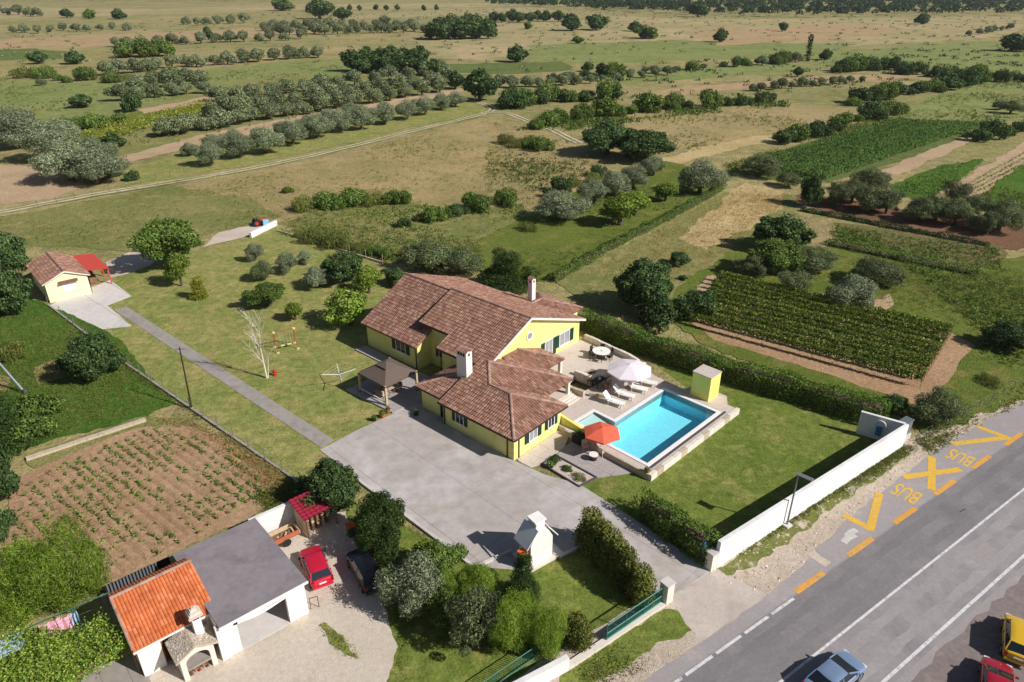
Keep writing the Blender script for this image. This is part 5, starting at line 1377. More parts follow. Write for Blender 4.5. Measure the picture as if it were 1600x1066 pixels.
def bin_(loc, label, h=1.1, rz=0.6):
    t = thing('waste_bin', loc, label, 'bin', rz=rz)
    m = MB(); vs = []
    for z, s in ((0.05, 0.22), (h * 0.9, 0.29)): vs += [(-s, -s, z), (s, -s, z), (s, s, z), (-s, s, z)]
    m.add(vs, [(0, 1, 5, 4), (1, 2, 6, 5), (2, 3, 7, 6), (3, 0, 4, 7), (3, 2, 1, 0), (4, 5, 6, 7)]); m.build('body', M['green_bin'], t, local=True, bevel=0.02)
    m = MB(); m.box((0, 0.02, h * 0.95), (0.66, 0.7, 0.1)); m.build('lid', M['orange_bin'], t, local=True, bevel=0.03)
    for s in (-1, 1): m = MB(); m.lathe([(0, -0.03), (0.1, -0.03), (0.1, 0.03), (0, 0.03)], (0.2 * s, 0.26, 0.1), 10, 'Y'); m.build('wheel', M['rubber'], t, local=True)
    m = MB(); m.tube((-0.25, 0.36, h * 0.9), (0.25, 0.36, h * 0.9), 0.02); m.build('handle', M['plastic_black'], t, local=True)
bin_(G(817, 886), 'green waste bin with orange lid beside the white grill', 1.5)
bin_(G(549, 838), 'green waste bin with orange lid in shade by log store', 1.15)

# ------------------------------------------------------------------ gazebo
gz = thing('gazebo', HW(0.2, 17.6, 0.16), 'taupe canvas gazebo with two tier roof beside the villa', 'gazebo')
gu0, gu1, gv0, gv1 = -1.75, 2.3, 15.4, 19.6
for u in (gu0, gu1):
    for v in (gv0, gv1):
        c = HW(u, v); m = MB(); m.box((c.x, c.y, 1.28), (0.2, 0.2, 2.3), HA); m.build('post', M['wood_pale'], gz)
        m = MB(); m.box((c.x, c.y, 0.2), (0.36, 0.36, 0.1), HA); m.build('post_foot', M['wood'], gz)
uc, vc = (gu0 + gu1) / 2, (gv0 + gv1) / 2
lo_ = [(gu0 - 0.1, gv0 - 0.1), (gu1 + 0.1, gv0 - 0.1), (gu1 + 0.1, gv1 + 0.1), (gu0 - 0.1, gv1 + 0.1)]
hi_ = [(uc + (a - uc) * 0.28, vc + (b - vc) * 0.28) for a, b in lo_]
m = MB(); vs = [HW(*p, 2.4) for p in lo_] + [HW(*p, 3.2) for p in hi_] + [HW(*p, 2.2) for p in lo_]
m.add(vs, [(0, 1, 5, 4), (1, 2, 6, 5), (2, 3, 7, 6), (3, 0, 4, 7), (8, 9, 1, 0), (9, 10, 2, 1), (10, 11, 3, 2), (11, 8, 0, 3)]); m.build('canopy', M['canvas_brown'], gz)
hi2 = [(uc + (a - uc) * 0.36, vc + (b - vc) * 0.36) for a, b in lo_]
m = MB(); m.add([HW(*p, 3.27) for p in hi2] + [HW(uc, vc, 3.62)], [(0, 1, 4), (1, 2, 4), (2, 3, 4), (3, 0, 4)]); m.build('top_vent', M['canvas_brown'], gz)
for k in range(2):
    b = thing('garden_bench', HW(0.9 - k * 1.9, 17.3 + 0.3 * k, 0.16), 'cushioned bench %s under the gazebo' % ('on the house side' if k == 0 else 'on the lawn side'), 'bench')
    u = 0.9 - k * 1.9
    prismF(HW, [(u - 0.3, 16.5), (u + 0.3, 16.5), (u + 0.3, 18.2), (u - 0.3, 18.2)], 0.52, 0.66).build('seat', M['cushion'], b, bevel=0.04)
    e = u + (0.3 if k == 0 else -0.38)
    prismF(HW, [(e, 16.5), (e + 0.08, 16.5), (e + 0.08, 18.2), (e, 18.2)], 0.67, 1.1).build('backrest', M['wood'], b)
    for uu in (u - 0.25, u + 0.25):
        for vv in (16.55, 18.15): c = HW(uu, vv); m = MB(); m.box((c.x, c.y, 0.34), (0.07, 0.07, 0.36), HA); m.build('leg', M['wood'], b)
gtb = thing('garden_table', HW(-0.05, 17.35, 0.16), 'low wooden table between the gazebo benches', 'table')
prismF(HW, [(-0.4, 16.6), (0.3, 16.6), (0.3, 18.1), (-0.4, 18.1)], 0.82, 0.88).build('table_top', M['wood_pale'], gtb)
for uu in (-0.35, 0.25):
    for vv in (16.65, 18.05): c = HW(uu, vv); m = MB(); m.box((c.x, c.y, 0.49), (0.06, 0.06, 0.66), HA); m.build('leg', M['wood'], gtb)
sgz = thing('wall_rail', HW(-1.9, 17, 0.16), 'white sill rail along the lawn side of gazebo', 'rail')
m = MB(); m.tube(HW(-1.75, 15.7, 0.5), HW(-1.75, 19.4, 0.5), 0.07); m.build('bar', M['offwhite'], sgz)
for vv in (15.8, 19.3): m = MB(); m.tube(HW(-1.75, vv, 0.16), HW(-1.75, vv, 0.5), 0.05); m.build('post', M['offwhite'], sgz)

# ------------------------------------------------------------------ parasols, loungers, tables, chairs
def parasol(loc, R, h, n, mat, label, drop=0.55, rz=0.2):
    t = thing('parasol', loc, label, 'parasol', rz=rz)
    m = MB(); top = Vector((0, 0, h)); ed = [Vector((R * math.cos(2 * PI * i / n), R * math.sin(2 * PI * i / n), h - drop)) for i in range(n)]
    mid = [Vector((p.x * 0.55, p.y * 0.55, h - drop * 0.48)) for p in ed]
    fl = [p - Vector((0, 0, 0.14)) for p in ed]
    vs = [top] + mid + ed + fl
    fs = [(0, 1 + i, 1 + (i + 1) % n) for i in range(n)] + [(1 + i, 1 + n + i, 1 + n + (i + 1) % n, 1 + (i + 1) % n) for i in range(n)] + [(1 + n + i, 1 + 2 * n + i, 1 + 2 * n + (i + 1) % n, 1 + n + (i + 1) % n) for i in range(n)]
    m.add(vs, fs); m.build('canopy', M[mat], t, local=True)
    m = MB(); m.tube((0, 0, 0), (0, 0, h + 0.02), 0.03); m.build('pole', M['wood_pale'], t, local=True)
    m = MB(); m.lathe([(0, 0.0), (0.3, 0.0), (0.3, 0.08), (0.08, 0.12), (0.06, 0.3), (0, 0.3)], n=16); m.build('base', M['concrete_dk'], t, local=True)
    m = MB(); m.lathe([(0.0, 0.14), (0.04, 0.1), (0.05, 0.0)], (0, 0, h), 8); m.build('finial', M[mat], t, local=True)
    for p in ed:
        m = MB(); m.tube((0, 0, h - 0.06), p * 0.985 + Vector((0, 0, -0.03)), 0.012, n=4); m.build('rib', M['wood_pale'], t, local=True)
    return t
parasol(G(984, 571, 3.2) + Zv(ZD - 3.2), 2.35, 2.75, 8, 'canvas_white', 'large white parasol over the pool terrace', 0.62)
parasol(G(941, 668, 2.75) + Zv(0.08 - 2.75), 1.75, 2.7, 6, 'canvas_orange', 'orange parasol at the near corner of pool', 0.55, 0.5)
def lounger(loc, rz, label, towel=False):
    t = thing('sun_lounger', loc, label, 'sun lounger', 'sun loungers beside the pool', rz)
    m = MB(); m.box((0, -0.35, 0.32), (0.62, 1.3, 0.06)); m.build('seat', M['plastic_white'], t, local=True, bevel=0.02)
    tl_ = Matrix.Rotation(math.radians(48), 3, 'X')
    m = MB(); m.box((0, 0.56, 0.62), (0.62, 0.8, 0.06), 0, tl_); m.build('backrest', M['plastic_white'], t, local=True, bevel=0.02)
    for k in range(6): m = MB(); m.box((0, -0.92 + k * 0.21, 0.365), (0.54, 0.15, 0.03)); m.build('slat', M['plastic_white'], t, local=True)
    for x in (-0.28, 0.28):
        for y in (-0.9, 0.25): m = MB(); m.box((x, y, 0.15), (0.07, 0.09, 0.3)); m.build('leg', M['plastic_white'], t, local=True)
        m = MB(); m.box((x * 1.15, 0.1, 0.5), (0.06, 0.6, 0.05)); m.build('armrest', M['plastic_white'], t, local=True)
    t.scale = (1.25, 1.2, 1.2)
    if towel: m = MB(); m.box((0.05, 0.5, 0.63), (0.5, 0.6, 0.03), 0, tl_); m.build('towel', M['cushion'], t, local=True)
order = ['nearest the steps', 'second from the steps', 'third from the steps', 'farthest from the steps, below white parasol']
for k, (x, y) in enumerate(((957, 631), (973, 620), (993, 610), (1008, 601))):
    lounger(G(x, y, ZD), PA + 0.2 + 0.06 * k, 'white plastic sun lounger by the pool, %s' % order[k], k == 2)
def chair(loc, rz, label, mat='wicker', group=None):
    t = thing('garden_chair', loc, label, 'chair', group, rz)
    m = MB(); m.box((0, 0, 0.44), (0.5, 0.5, 0.08)); m.build('seat', M[mat], t, local=True, bevel=0.02)
    m = MB(); m.box((0, 0.25, 0.72), (0.5, 0.07, 0.5)); m.build('backrest', M[mat], t, local=True, bevel=0.02)
    for x in (-0.21, 0.21):
        for y in (-0.21, 0.21): m = MB(); m.box((x, y, 0.2), (0.05, 0.05, 0.4)); m.build('leg', M[mat], t, local=True)
        m = MB(); m.box((x * 1.2, 0, 0.64), (0.06, 0.5, 0.04)); m.build('armrest', M[mat], t, local=True)
    return t
tl0 = G(939, 558, 0.95)
rt_ = thing('round_table', tl0, 'round white table with centre hole near hedge', 'table')
m = MB(); m.lathe([(0.14, 0.74), (0.14, 0.8), (0.98, 0.8), (1.0, 0.77), (0.98, 0.74), (0.14, 0.74)], tl0, 28); m.build('table_top', M['plastic_white'], rt_)
m = MB(); m.lathe([(0.0, 0.0), (0.5, 0.0), (0.5, 0.05), (0.12, 0.1), (0.1, 0.74), (0.0, 0.74)], tl0, 16); m.build('pedestal', M['wicker'], rt_)
wh = ['on the house side', 'on the hedge side', 'facing the pool', 'on the porch side', 'at the corner by the parapet', 'nearest the white parasol']
for k in range(6):
    a = k * PI / 3 + 0.3; chair(tl0 + Vector((math.cos(a) * 1.12, math.sin(a) * 1.12, 0)), a - PI / 2, 'dark wicker chair at round white table, ' + wh[k], 'wicker', 'chairs at the round white table')
tb = G(936, 603, ZD)
dt = thing('dining_table', tb, 'dark wooden table in the shade of white parasol', 'table')
m = MB(); m.box(tb + Zv(0.74), (1.5, 0.9, 0.06), PA); m.build('table_top', M['wicker'], dt)
for x in (-0.65, 0.65):
    for y in (-0.35, 0.35): q = Matrix.Rotation(PA, 3, 'Z') @ Vector((x, y, 0)); m = MB(); m.box(tb + q + Zv(0.36), (0.08, 0.08, 0.7), PA); m.build('leg', M['wicker'], dt)
for k, (x, y, a) in enumerate(((-0.4, 0.85, 0), (0.4, 0.85, 0), (-0.4, -0.85, PI), (0.4, -0.85, PI))):
    q = Matrix.Rotation(PA, 3, 'Z') @ Vector((x, y, 0)); chair(tb + q, PA + a, 'brown chair at dark table, ' + ['back left', 'back right', 'pool side left', 'pool side right'][k], 'wood', 'chairs at the dark dining table')
m = MB(); m.box(tb + Zv(0.9), (0.35, 0.25, 0.25), PA + 0.4); tag(m.build('folded_towel', M['light_blue_cloth'], bevel=0.04), 'pale blue towel bundle on the dark dining table', 'towel')
# lower patio
def stool_table(loc, label):
    t = thing('side_table', loc, label, 'table')
    m = MB(); m.lathe([(0.0, 0.52), (0.42, 0.52), (0.42, 0.58), (0.0, 0.58)], loc, 20); m.build('table_top', M['plastic_white'], t)
    m = MB(); m.lathe([(0.0, 0.0), (0.3, 0.0), (0.36, 0.3), (0.32, 0.52), (0.0, 0.52)], loc, 16); m.build('base', M['wicker'], t)
stool_table(G(927, 718, 0.08), 'small round white topped table on the lower patio')
chair(G(914, 703, 0.08), 0.3, 'pale metal chair near the wall on lower patio', 'cushion'); chair(G(940, 712, 0.08), 2.4, 'pale metal chair at the parasol foot on lower patio', 'cushion')
def planter(loc, label, s=0.6, h=0.5, mat='plastic_black', round_=False):
    t = thing('planter', loc, label, 'planter')
    m = MB()
    if round_: m.lathe([(0, 0), (s * 0.35, 0), (s * 0.5, h), (s * 0.42, h), (s * 0.4, h * 0.85), (0, h * 0.85)], loc, 14)
    else: m.box(loc + Zv(h / 2), (s, s, h), PA)
    m.build('pot', M[mat], t)
    P_ = np.random.default_rng(int(loc.x * 100) % 997)
    n = 90; d = P_.normal(size=(n, 3)); d[:, 2] = np.abs(d[:, 2]); d /= np.linalg.norm(d, axis=1)[:, None]
    leaf_mesh('foliage', np.array(loc) + np.array([0, 0, h]) + d * s * 0.6 * P_.uniform(0.5, 1, (n, 1)), d, 0.16, 0.5, M['leaf'], P_, t)
    return t
# small trees of the patio planted after the leaf helper is defined (see below)

# ------------------------------------------------------------------ swing, clothes dryer, ornament, tractor, washing
sw = thing('swing_set', G(450, 545), 'orange red garden swing frame with two hanging seats', 'swing')
a, b = G(432, 548), G(463, 541)
hsw = 2.3
m = MB(); m.tube(a + Zv(hsw), b + Zv(hsw), 0.055); m.build('top_bar', M['swing_red'], sw)
dsw = (b - a).normalized(); nsw = Vector((-dsw.y, dsw.x, 0))
for p in (a, b):
    for s in (-1, 1):
        m = MB(); m.tube(p + Zv(hsw), p + nsw * s * 0.85, 0.045); m.build('leg', M['swing_red'], sw)
        m = MB(); m.box(p + nsw * s * 0.85 + Zv(0.08), (0.25, 0.2, 0.16)); m.build('foot', M['lemon'], sw)
    m = MB(); m.box(p + Zv(hsw), (0.24, 0.24, 0.24)); m.build('joint', M['lemon'], sw, bevel=0.04)
for k in (0.35, 0.68):
    c = a.lerp(b, k)
    m = MB(); m.box(c + Zv(0.5), (0.45, 0.22, 0.05), math.atan2(dsw.y, dsw.x)); s_ = m.build('swing_seat', M['lemon'], sw)
    for q in (-0.2, 0.2): m = MB(); m.tube(c + dsw * q + Zv(0.5), c + dsw * q + Zv(hsw), 0.012, n=4); m.build('rope', M['cushion'], sw)
cd = thing('clothes_dryer', G(533, 606), 'rotary clothes dryer with white arms on the lawn', 'clothes dryer')
b = G(533, 606)
m = MB(); m.tube(b, b + Zv(1.75), 0.035); m.build('pole', M['pole_grey'], cd)
ends = []
for k in range(4):
    an = 0.35 + k * PI / 2; e = b + Vector((math.cos(an) * 1.75, math.sin(an) * 1.75, 1.95)); ends.append(e)
    m = MB(); m.tube(b + Zv(1.6), e, 0.03); m.build('arm', M['plastic_white'], cd)
for f_ in (0.45, 0.72, 0.98):
    for k in range(4): m = MB(); m.tube((b + Zv(1.6)).lerp(ends[k], f_), (b + Zv(1.6)).lerp(ends[(k + 1) % 4], f_), 0.006, n=4); m.build('line', M['plastic_white'], cd)
orn = thing('red_ornament', G(430, 587), 'small red hydrant shaped ornament beside the white birch', 'ornament')
m = MB(); m.lathe([(0, 0), (0.24, 0), (0.24, 0.08), (0.15, 0.1), (0.15, 0.5), (0.2, 0.52), (0.16, 0.68), (0, 0.76)], G(430, 587), 12); m.build('body', M['red_paint'], orn)
for s in (-1, 1): m = MB(); m.tube(G(430, 587) + Zv(0.4), G(430, 587) + Vector((0.28 * s, 0, 0.4)), 0.07); m.build('nozzle', M['red_paint'], orn)
tc = thing('small_tractor', G(408, 352), 'small red tractor with blue sheet behind the garden wall', 'tractor', rz=0.5)
m = MB(); m.box((0.55, 0, 0.8), (1.3, 0.6, 0.55)); m.build('bonnet', M['red_paint'], tc, local=True, bevel=0.06)
m = MB(); m.box((-0.6, 0, 0.7), (1.0, 0.75, 0.35)); m.build('chassis', M['plastic_black'], tc, local=True, bevel=0.04)
m = MB(); m.box((-0.55, 0, 1.05), (0.45, 0.5, 0.1)); m.build('seat', M['plastic_black'], tc, local=True); m = MB(); m.box((-0.78, 0, 1.25), (0.08, 0.5, 0.4)); m.build('seat_back', M['red_paint'], tc, local=True)
m = MB(); m.tube((0.0, 0, 1.0), (-0.15, 0, 1.3), 0.03); m.build('steering_column', M['plastic_black'], tc, local=True)
for x, r in ((-0.75, 0.6), (0.85, 0.38)):
    for s in (-1, 1):
        m = MB(); m.lathe([(0, -0.14), (r * 0.7, -0.14), (r, -0.1), (r, 0.1), (r * 0.7, 0.14), (0, 0.14)], (x, s * 0.62, r), 18, 'Y'); wv_ = m.build('wheel', M['rubber'], tc, local=True)
        m = MB(); m.lathe([(0, 0.16), (r * 0.5, 0.16), (r * 0.5, -0.16), (0, -0.16)], (x, s * 0.62, r), 12, 'Y'); m.build('rim', M['red_paint'], wv_, local=True)
m = MB(); m.box(G(416, 353) + Zv(0.55), (1.0, 0.8, 1.1), 0.5); tag(m.build('blue_crate', M['blue_pale'], bevel=0.06), 'pale blue container next to the small tractor', 'container')
# washing line at the lower left
wl0, wl1 = G(-30, 1012, 2.2), G(172, 925, 2.2)
cl = thing('washing_line', Vector((wl1.x, wl1.y, 0)), 'green frame washing line above the kiwi vine', 'washing line')
dwl = (wl1 - wl0).normalized(); nwl = Vector((-dwl.y, dwl.x, 0))
for off_ in (0.0, -0.9, -1.8):
    m = MB(); m.tube(wl0 + nwl * off_, wl1 + nwl * off_, 0.035 if off_ == 0 else 0.012, n=5); m.build('bar', M['green_gate'], cl)
for k in (0.02, 0.36, 0.7, 0.99):
    p = wl0.lerp(wl1, k); m = MB(); m.tube(Vector((p.x, p.y, 0)), p, 0.04); m.build('post', M['green_gate'], cl); m = MB(); m.tube(p, p + nwl * -1.9, 0.025); m.build('cross_bar', M['green_gate'], cl)
def cloth(c, w, h, mat, label, seed, ang):
    m = MB(); r_ = random.Random(seed); nx, nz = 14, 10; vs = []
    dx = Vector((math.cos(ang), math.sin(ang), 0)); dy = Vector((-dx.y, dx.x, 0))
    for i in range(nx + 1):
        for j in range(nz + 1):
            u, t = i / nx, j / nz
            fold = 0.16 * math.sin(u * 14 + seed) * (0.3 + t) + 0.06 * math.sin(u * 31 + t * 4)
            vs.append(c + dx * (u - 0.5) * w * (1 - 0.1 * t) + dy * fold + Vector((0, 0, -t * h - 0.08 * math.sin(u * PI))))
    m.add(vs, [(i * (nz + 1) + j, (i + 1) * (nz + 1) + j, (i + 1) * (nz + 1) + j + 1, i * (nz + 1) + j + 1) for i in range(nx) for j in range(nz)])
    return tag(m.build('washing', M[mat], smooth=True), label, 'laundry')
angw = math.atan2(dwl.y, dwl.x)
cloth(wl0.lerp(wl1, 0.5) + nwl * -0.3, 1.2, 1.25, 'pink', 'pink sheet hanging on the washing line, left one', 1, angw)
cloth(wl0.lerp(wl1, 0.6) + nwl * -0.45, 0.9, 1.3, 'pink', 'pink sheet on the washing line next to blue cloth', 2, angw)
cloth(wl0.lerp(wl1, 0.68) + nwl * -0.35, 0.5, 0.9, 'light_blue_cloth', 'pale blue cloth at the right end of the washing', 3, angw)
m = MB(); p = wl0.lerp(wl1, 0.12) + nwl * -0.9; m.box(p + Zv(0.05), (2.6, 1.5, 0.06), angw); tag(m.build('corrugated_cover', M['light_blue_cloth']), 'pale grey sheet cover at the left end of washing line', 'cover')

# ------------------------------------------------------------------ foliage
def leaf_arrays(pts, nrm, size, aspect, R, fold=0.25, flat=0.0):
    """one folded leaf (4 corners, 2 faces) per point"""
    n = len(pts)
    nr = nrm + R.normal(size=(n, 3)) * 0.55
    nr /= np.linalg.norm(nr, axis=1)[:, None] + 1e-9
    t = R.normal(size=(n, 3)); t -= nr * (t * nr).sum(1)[:, None]; t /= np.linalg.norm(t, axis=1)[:, None] + 1e-9
    b = np.cross(nr, t)
    s = (size if np.ndim(size) else np.full(n, size)) * R.uniform(0.65, 1.35, n)
    s = s[:, None]
    v = np.empty((n, 4, 3))
    v[:, 0] = pts - t * s * 0.5
    v[:, 2] = pts + t * s * 0.5
    v[:, 1] = pts + b * s * aspect * 0.5 + nr * s * fold * 0.4
    v[:, 3] = pts - b * s * aspect * 0.5 + nr * s * fold * 0.4
    return v.reshape(-1, 3)
def quads_mesh(name, v, mat):
    n = len(v) // 4
    me = bpy.data.meshes.new(name)
    me.vertices.add(len(v)); me.vertices.foreach_set('co', np.ascontiguousarray(v, dtype=np.float32).ravel())
    idx = np.arange(4 * n).reshape(n, 4)
    tri = np.concatenate([idx[:, [0, 1, 2]], idx[:, [0, 2, 3]]], axis=1).reshape(-1)
    me.loops.add(6 * n); me.loops.foreach_set('vertex_index', tri.astype(np.int32))
    me.polygons.add(2 * n); me.polygons.foreach_set('loop_start', np.arange(0, 6 * n, 3, dtype=np.int32)); me.polygons.foreach_set('loop_total', np.full(2 * n, 3, dtype=np.int32))
    me.materials.append(mat)
    me.update(calc_edges=True)
    return me
def leaf_mesh(name, pts, nrm, size, aspect, mat, R, parent=None, kind=None):
    v = leaf_arrays(np.asarray(pts, float), np.asarray(nrm, float), size, aspect, R)
    o0 = np.zeros(3)
    q = parent
    while q is not None: o0 = o0 + np.array(q.location); q = q.parent
    loc = (0, 0, 0)
    if parent is None:
        o0 = np.array([v[:, 0].mean(), v[:, 1].mean(), v[:, 2].min()]); loc = tuple(o0)
    o = link_mesh(name, quads_mesh(name, v - o0, mat), parent, loc)
    if kind: o['kind'] = kind
    return o
def lobe_points(lobes, n, R, inner=0.25):
    """points through a crown made of overlapping lobes: mostly the outer shell, some inside"""
    ar = np.array([(l[3] * l[4] + l[3] * l[5] + l[4] * l[5]) for l in lobes]); ar = ar / ar.sum()
    P, N = [], []
    need = n
    L = np.array(lobes)
    while need > 0:
        k = R.choice(len(lobes), size=need * 2, p=ar)
        d = R.normal(size=(need * 2, 3)); d /= np.linalg.norm(d, axis=1)[:, None]
        rad = np.where(R.random(need * 2) < inner, R.uniform(0.4, 0.85, need * 2), R.normal(0.98, 0.1, need * 2))
        rad = rad * (1 + 0.14 * np.sin(d[:, 0] * 5 + k) * np.sin(d[:, 1] * 4.3 + 2 * k) + 0.1 * np.sin(d[:, 2] * 7 + k))
        p = L[k, :3] + d * L[k, 3:6] * rad[:, None]
        nn = d / L[k, 3:6]; nn /= np.linalg.norm(nn, axis=1)[:, None]
        keep = np.ones(need * 2, bool)
        for i in range(len(lobes)):
            q = (p - L[i, :3]) / L[i, 3:6]
            keep &= ~((k != i) & ((q * q).sum(1) < 0.55))
        keep &= p[:, 2] > 0.02
        p, nn = p[keep][:need], nn[keep][:need]
        P.append(p); N.append(nn); need -= len(p)
    return np.concatenate(P), np.concatenate(N)
def limb_mesh(segs):
    m = MB()
    for a, b, r0, r1, n in segs: m.tube(a, b, r0, r1, n)
    return m
PROTO = {}
def make_proto(key, mat, seed, n, leaf, aspect, shape, trunk=True, bark='bark', names=('crown', 'trunk')):
    R = np.random.default_rng(seed); rr = random.Random(seed)
    lobes = shape(R)
    P, N = lobe_points(lobes, n, R)
    crown = quads_mesh(key + '_crown', leaf_arrays(P, N, leaf, aspect, R), M[mat])
    tm = None
    if trunk:
        zc = np.average([l[2] for l in lobes])
        fork = Vector((rr.uniform(-.15, .15), rr.uniform(-.15, .15), max(0.35, zc * 0.42)))
        w = 0.07 * zc + 0.05
        segs = [(Vector((0, 0, -0.1)), fork, w * 1.25, w * 0.85, 7)]
        for l in lobes[:7]:
            e = Vector((l[0], l[1], l[2])); q = fork.lerp(e, 0.55) + Vector((0, 0, 0.12 * zc))
            segs += [(fork, q, w * 0.6, w * 0.38, 5), (q, e + Vector((0, 0, l[5] * 0.4)), w * 0.38, w * 0.12, 4)]
        mb = limb_mesh(segs)
        tm = bpy.data.meshes.new(key + '_trunk'); tm.from_pydata([tuple(p) for p in mb.v], [], mb.f); tm.materials.append(M[bark])
    PROTO[key] = (crown, tm, names)
def blob(k, R0, H, z0, spread, rl, squash=0.8):
    """k lobes spread in a rounded crown"""
    def f(R):
        out = []
        for i in range(k):
            a = R.uniform(0, 2 * PI); rad = spread * math.sqrt(R.random()); t = R.random()
            r = rl * R.choice([0.5, 0.65, 0.85, 1.05, 1.3])
            z = z0 + (H - z0 - r) * (0.25 + 0.75 * t * (1 - 0.35 * rad / max(spread, .01)))
            out.append((rad * math.cos(a), rad * math.sin(a), max(z, r * squash * 0.9), r, r, r * squash))
        out.append((0, 0, (z0 + H) / 2, R0 * 0.6, R0 * 0.6, (H - z0) * 0.36))
        return out
    return f
def column(H, r, taper=0.5, k=9):
    def f(R):
        out = []
        for i in range(k):
            t = (i + 0.5) / k
            rr_ = r * (1 - taper * t) * R.uniform(0.9, 1.1)
            out.append((R.normal() * r * 0.12, R.normal() * r * 0.12, H * t, rr_, rr_, H / k * 0.9))
        return out
    return f
# near kinds (crown radius about 2 m, height about 4 m, scaled on planting)
for i in range(4): make_proto('olive%d' % i, 'olive', 10 + i, 12000, 0.155, 0.36, blob(20, 2.0, 3.6, 0.4, 1.6, 0.6))
for i in range(3): make_proto('silver%d' % i, 'olive_silver', 20 + i, 12500, 0.155, 0.36, blob(20, 2.0, 3.6, 0.35, 1.6, 0.6))
for i in range(3): make_proto('dark%d' % i, 'darkleaf', 30 + i, 13000, 0.165, 0.65, blob(24, 2.0, 3.7, 0.2, 1.65, 0.6))
for i in range(3): make_proto('broad%d' % i, 'leaf', 40 + i, 11000, 0.16, 0.6, blob(24, 2.0, 3.8, 0.5, 1.7, 0.52))
for i in range(2): make_proto('fresh%d' % i, 'fresh', 50 + i, 3000, 0.23, 0.6, blob(13, 2.0, 3.6, 0.7, 1.55, 0.58))
make_proto('golden0', 'golden', 60, 2600, 0.24, 0.4, column(3.4, 1.1, 0.45))
make_proto('conifer0', 'conifer', 61, 13000, 0.22, 0.24, column(5.0, 1.8, 0.75, 11))
make_proto('conifer1', 'conifer', 62, 13000, 0.22, 0.24, blob(16, 2.0, 4.2, 0.2, 1.5, 0.62, 1.4))
for i in range(2): make_proto('feather%d' % i, 'feather', 64 + i, 17000, 0.22, 0.1, blob(14, 2.0, 4.0, 0.1, 1.5, 0.75, 1.35))
for i in range(2): make_proto('thuja%d' % i, 'thuja', 66 + i, 4200, 0.17, 0.45, column(2.6, 0.85, 0.35))
make_proto('thuja_ball', 'thuja', 68, 4000, 0.16, 0.45, blob(8, 1.1, 2.0, 0.05, 0.5, 0.7, 1.0))
for i in range(3): make_proto('bush%d' % i, 'leaf', 70 + i, 2200, 0.22, 0.5, blob(13, 1.6, 1.7, 0.0, 1.5, 0.5), trunk=False)
for i in range(3): make_proto('dbush%d' % i, 'darkleaf', 73 + i, 2200, 0.22, 0.5, blob(13, 1.6, 1.7, 0.0, 1.5, 0.5), trunk=False)
for i in range(3): make_proto('wbush%d' % i, 'weed', 76 + i, 1500, 0.22, 0.3, blob(14, 1.8, 1.1, 0.0, 1.7, 0.4), trunk=False)
# lighter versions for the distance
for i in range(4): make_proto('folive%d' % i, 'olive_far', 80 + i, 2200, 0.36, 0.42, blob(12, 2.0, 3.4, 0.4, 1.45, 0.72))
for i in range(4): make_proto('fdark%d' % i, 'darkleaf', 85 + i, 2200, 0.4, 0.6, blob(13, 2.0, 3.8, 0.1, 1.4, 0.75))
for i in range(3): make_proto('fbroad%d' % i, 'leaf', 90 + i, 2000, 0.4, 0.6, blob(13, 2.0, 3.4, 0.1, 1.5, 0.72))
PW_ = {}  # crown half width and height of each kind as built
for k, (c, t, _) in PROTO.items():
    co = np.empty(len(c.vertices) * 3, np.float32); c.vertices.foreach_get('co', co); co = co.reshape(-1, 3)
    PW_[k] = (np.percentile(np.abs(co[:, :2]), 97), np.percentile(co[:, 2], 99.5))
kinds = {}
for k in PROTO: kinds.setdefault(k.rstrip('0123456789'), []).append(k)
trng = random.Random(77)
ORD = ['first', 'second', 'third', 'fourth', 'fifth', 'sixth', 'seventh', 'eighth', 'ninth', 'tenth', 'eleventh', 'twelfth', 'thirteenth', 'fourteenth', 'fifteenth', 'sixteenth', 'seventeenth', 'eighteenth', 'nineteenth', 'twentieth', 'twenty-first', 'twenty-second', 'twenty-third', 'twenty-fourth', 'twenty-fifth']
def plant_line(items, label, cat, group, name):
    """items (kind, x, y, w, h) told apart by their order from the left"""
    for i, (kd, x, y, w, h) in enumerate(sorted(items, key=lambda q: q[1])):
        plant(kd, x, y, w, h, '%s, %s from left' % (label, ORD[i]), cat, group, name)
SHRINK = 0.94
def plant(kind, px, py, wpx, hpx=None, label=None, cat='tree', group=None, name='tree', world=None, size=None):
    """plant a tree whose foot is at survey point (px, py); wpx = crown width in pixels there"""
    p = G(px, py) if world is None else Vector(world)
    key = trng.choice(kinds[kind])
    crown, tm, nm = PROTO[key]
    rad, hh = PW_[key]
    if size is None:
        k = ppm(px, py); w = wpx * SHRINK / k / 2
        sx = w / rad
        if hpx is None: sz = sx * trng.uniform(0.9, 1.1)
        else:
            decl = math.atan2(CAMH, p.y); sz = max(0.3, (hpx * SHRINK / k - 2 * w * math.sin(decl) * 0.38) / math.cos(decl)) / hh
            sz = min(max(sz, sx * 0.6), sx * 1.8)
    else: sx, sz = size / rad, size / rad * trng.uniform(0.9, 1.15)
    r = bpy.data.objects.new(name, None); r.empty_display_size = 0.3
    r.location = p; r.rotation_euler = (0, 0, trng.uniform(0, 2 * PI)); r.scale = (sx * trng.uniform(0.9, 1.12), sx * trng.uniform(0.9, 1.12), sz)
    col.objects.link(r); tag(r, label, cat, group)
    link_mesh('crown' if tm is not None else 'foliage', crown, r)
    if tm is not None: link_mesh('trunk', tm, r)
    return r

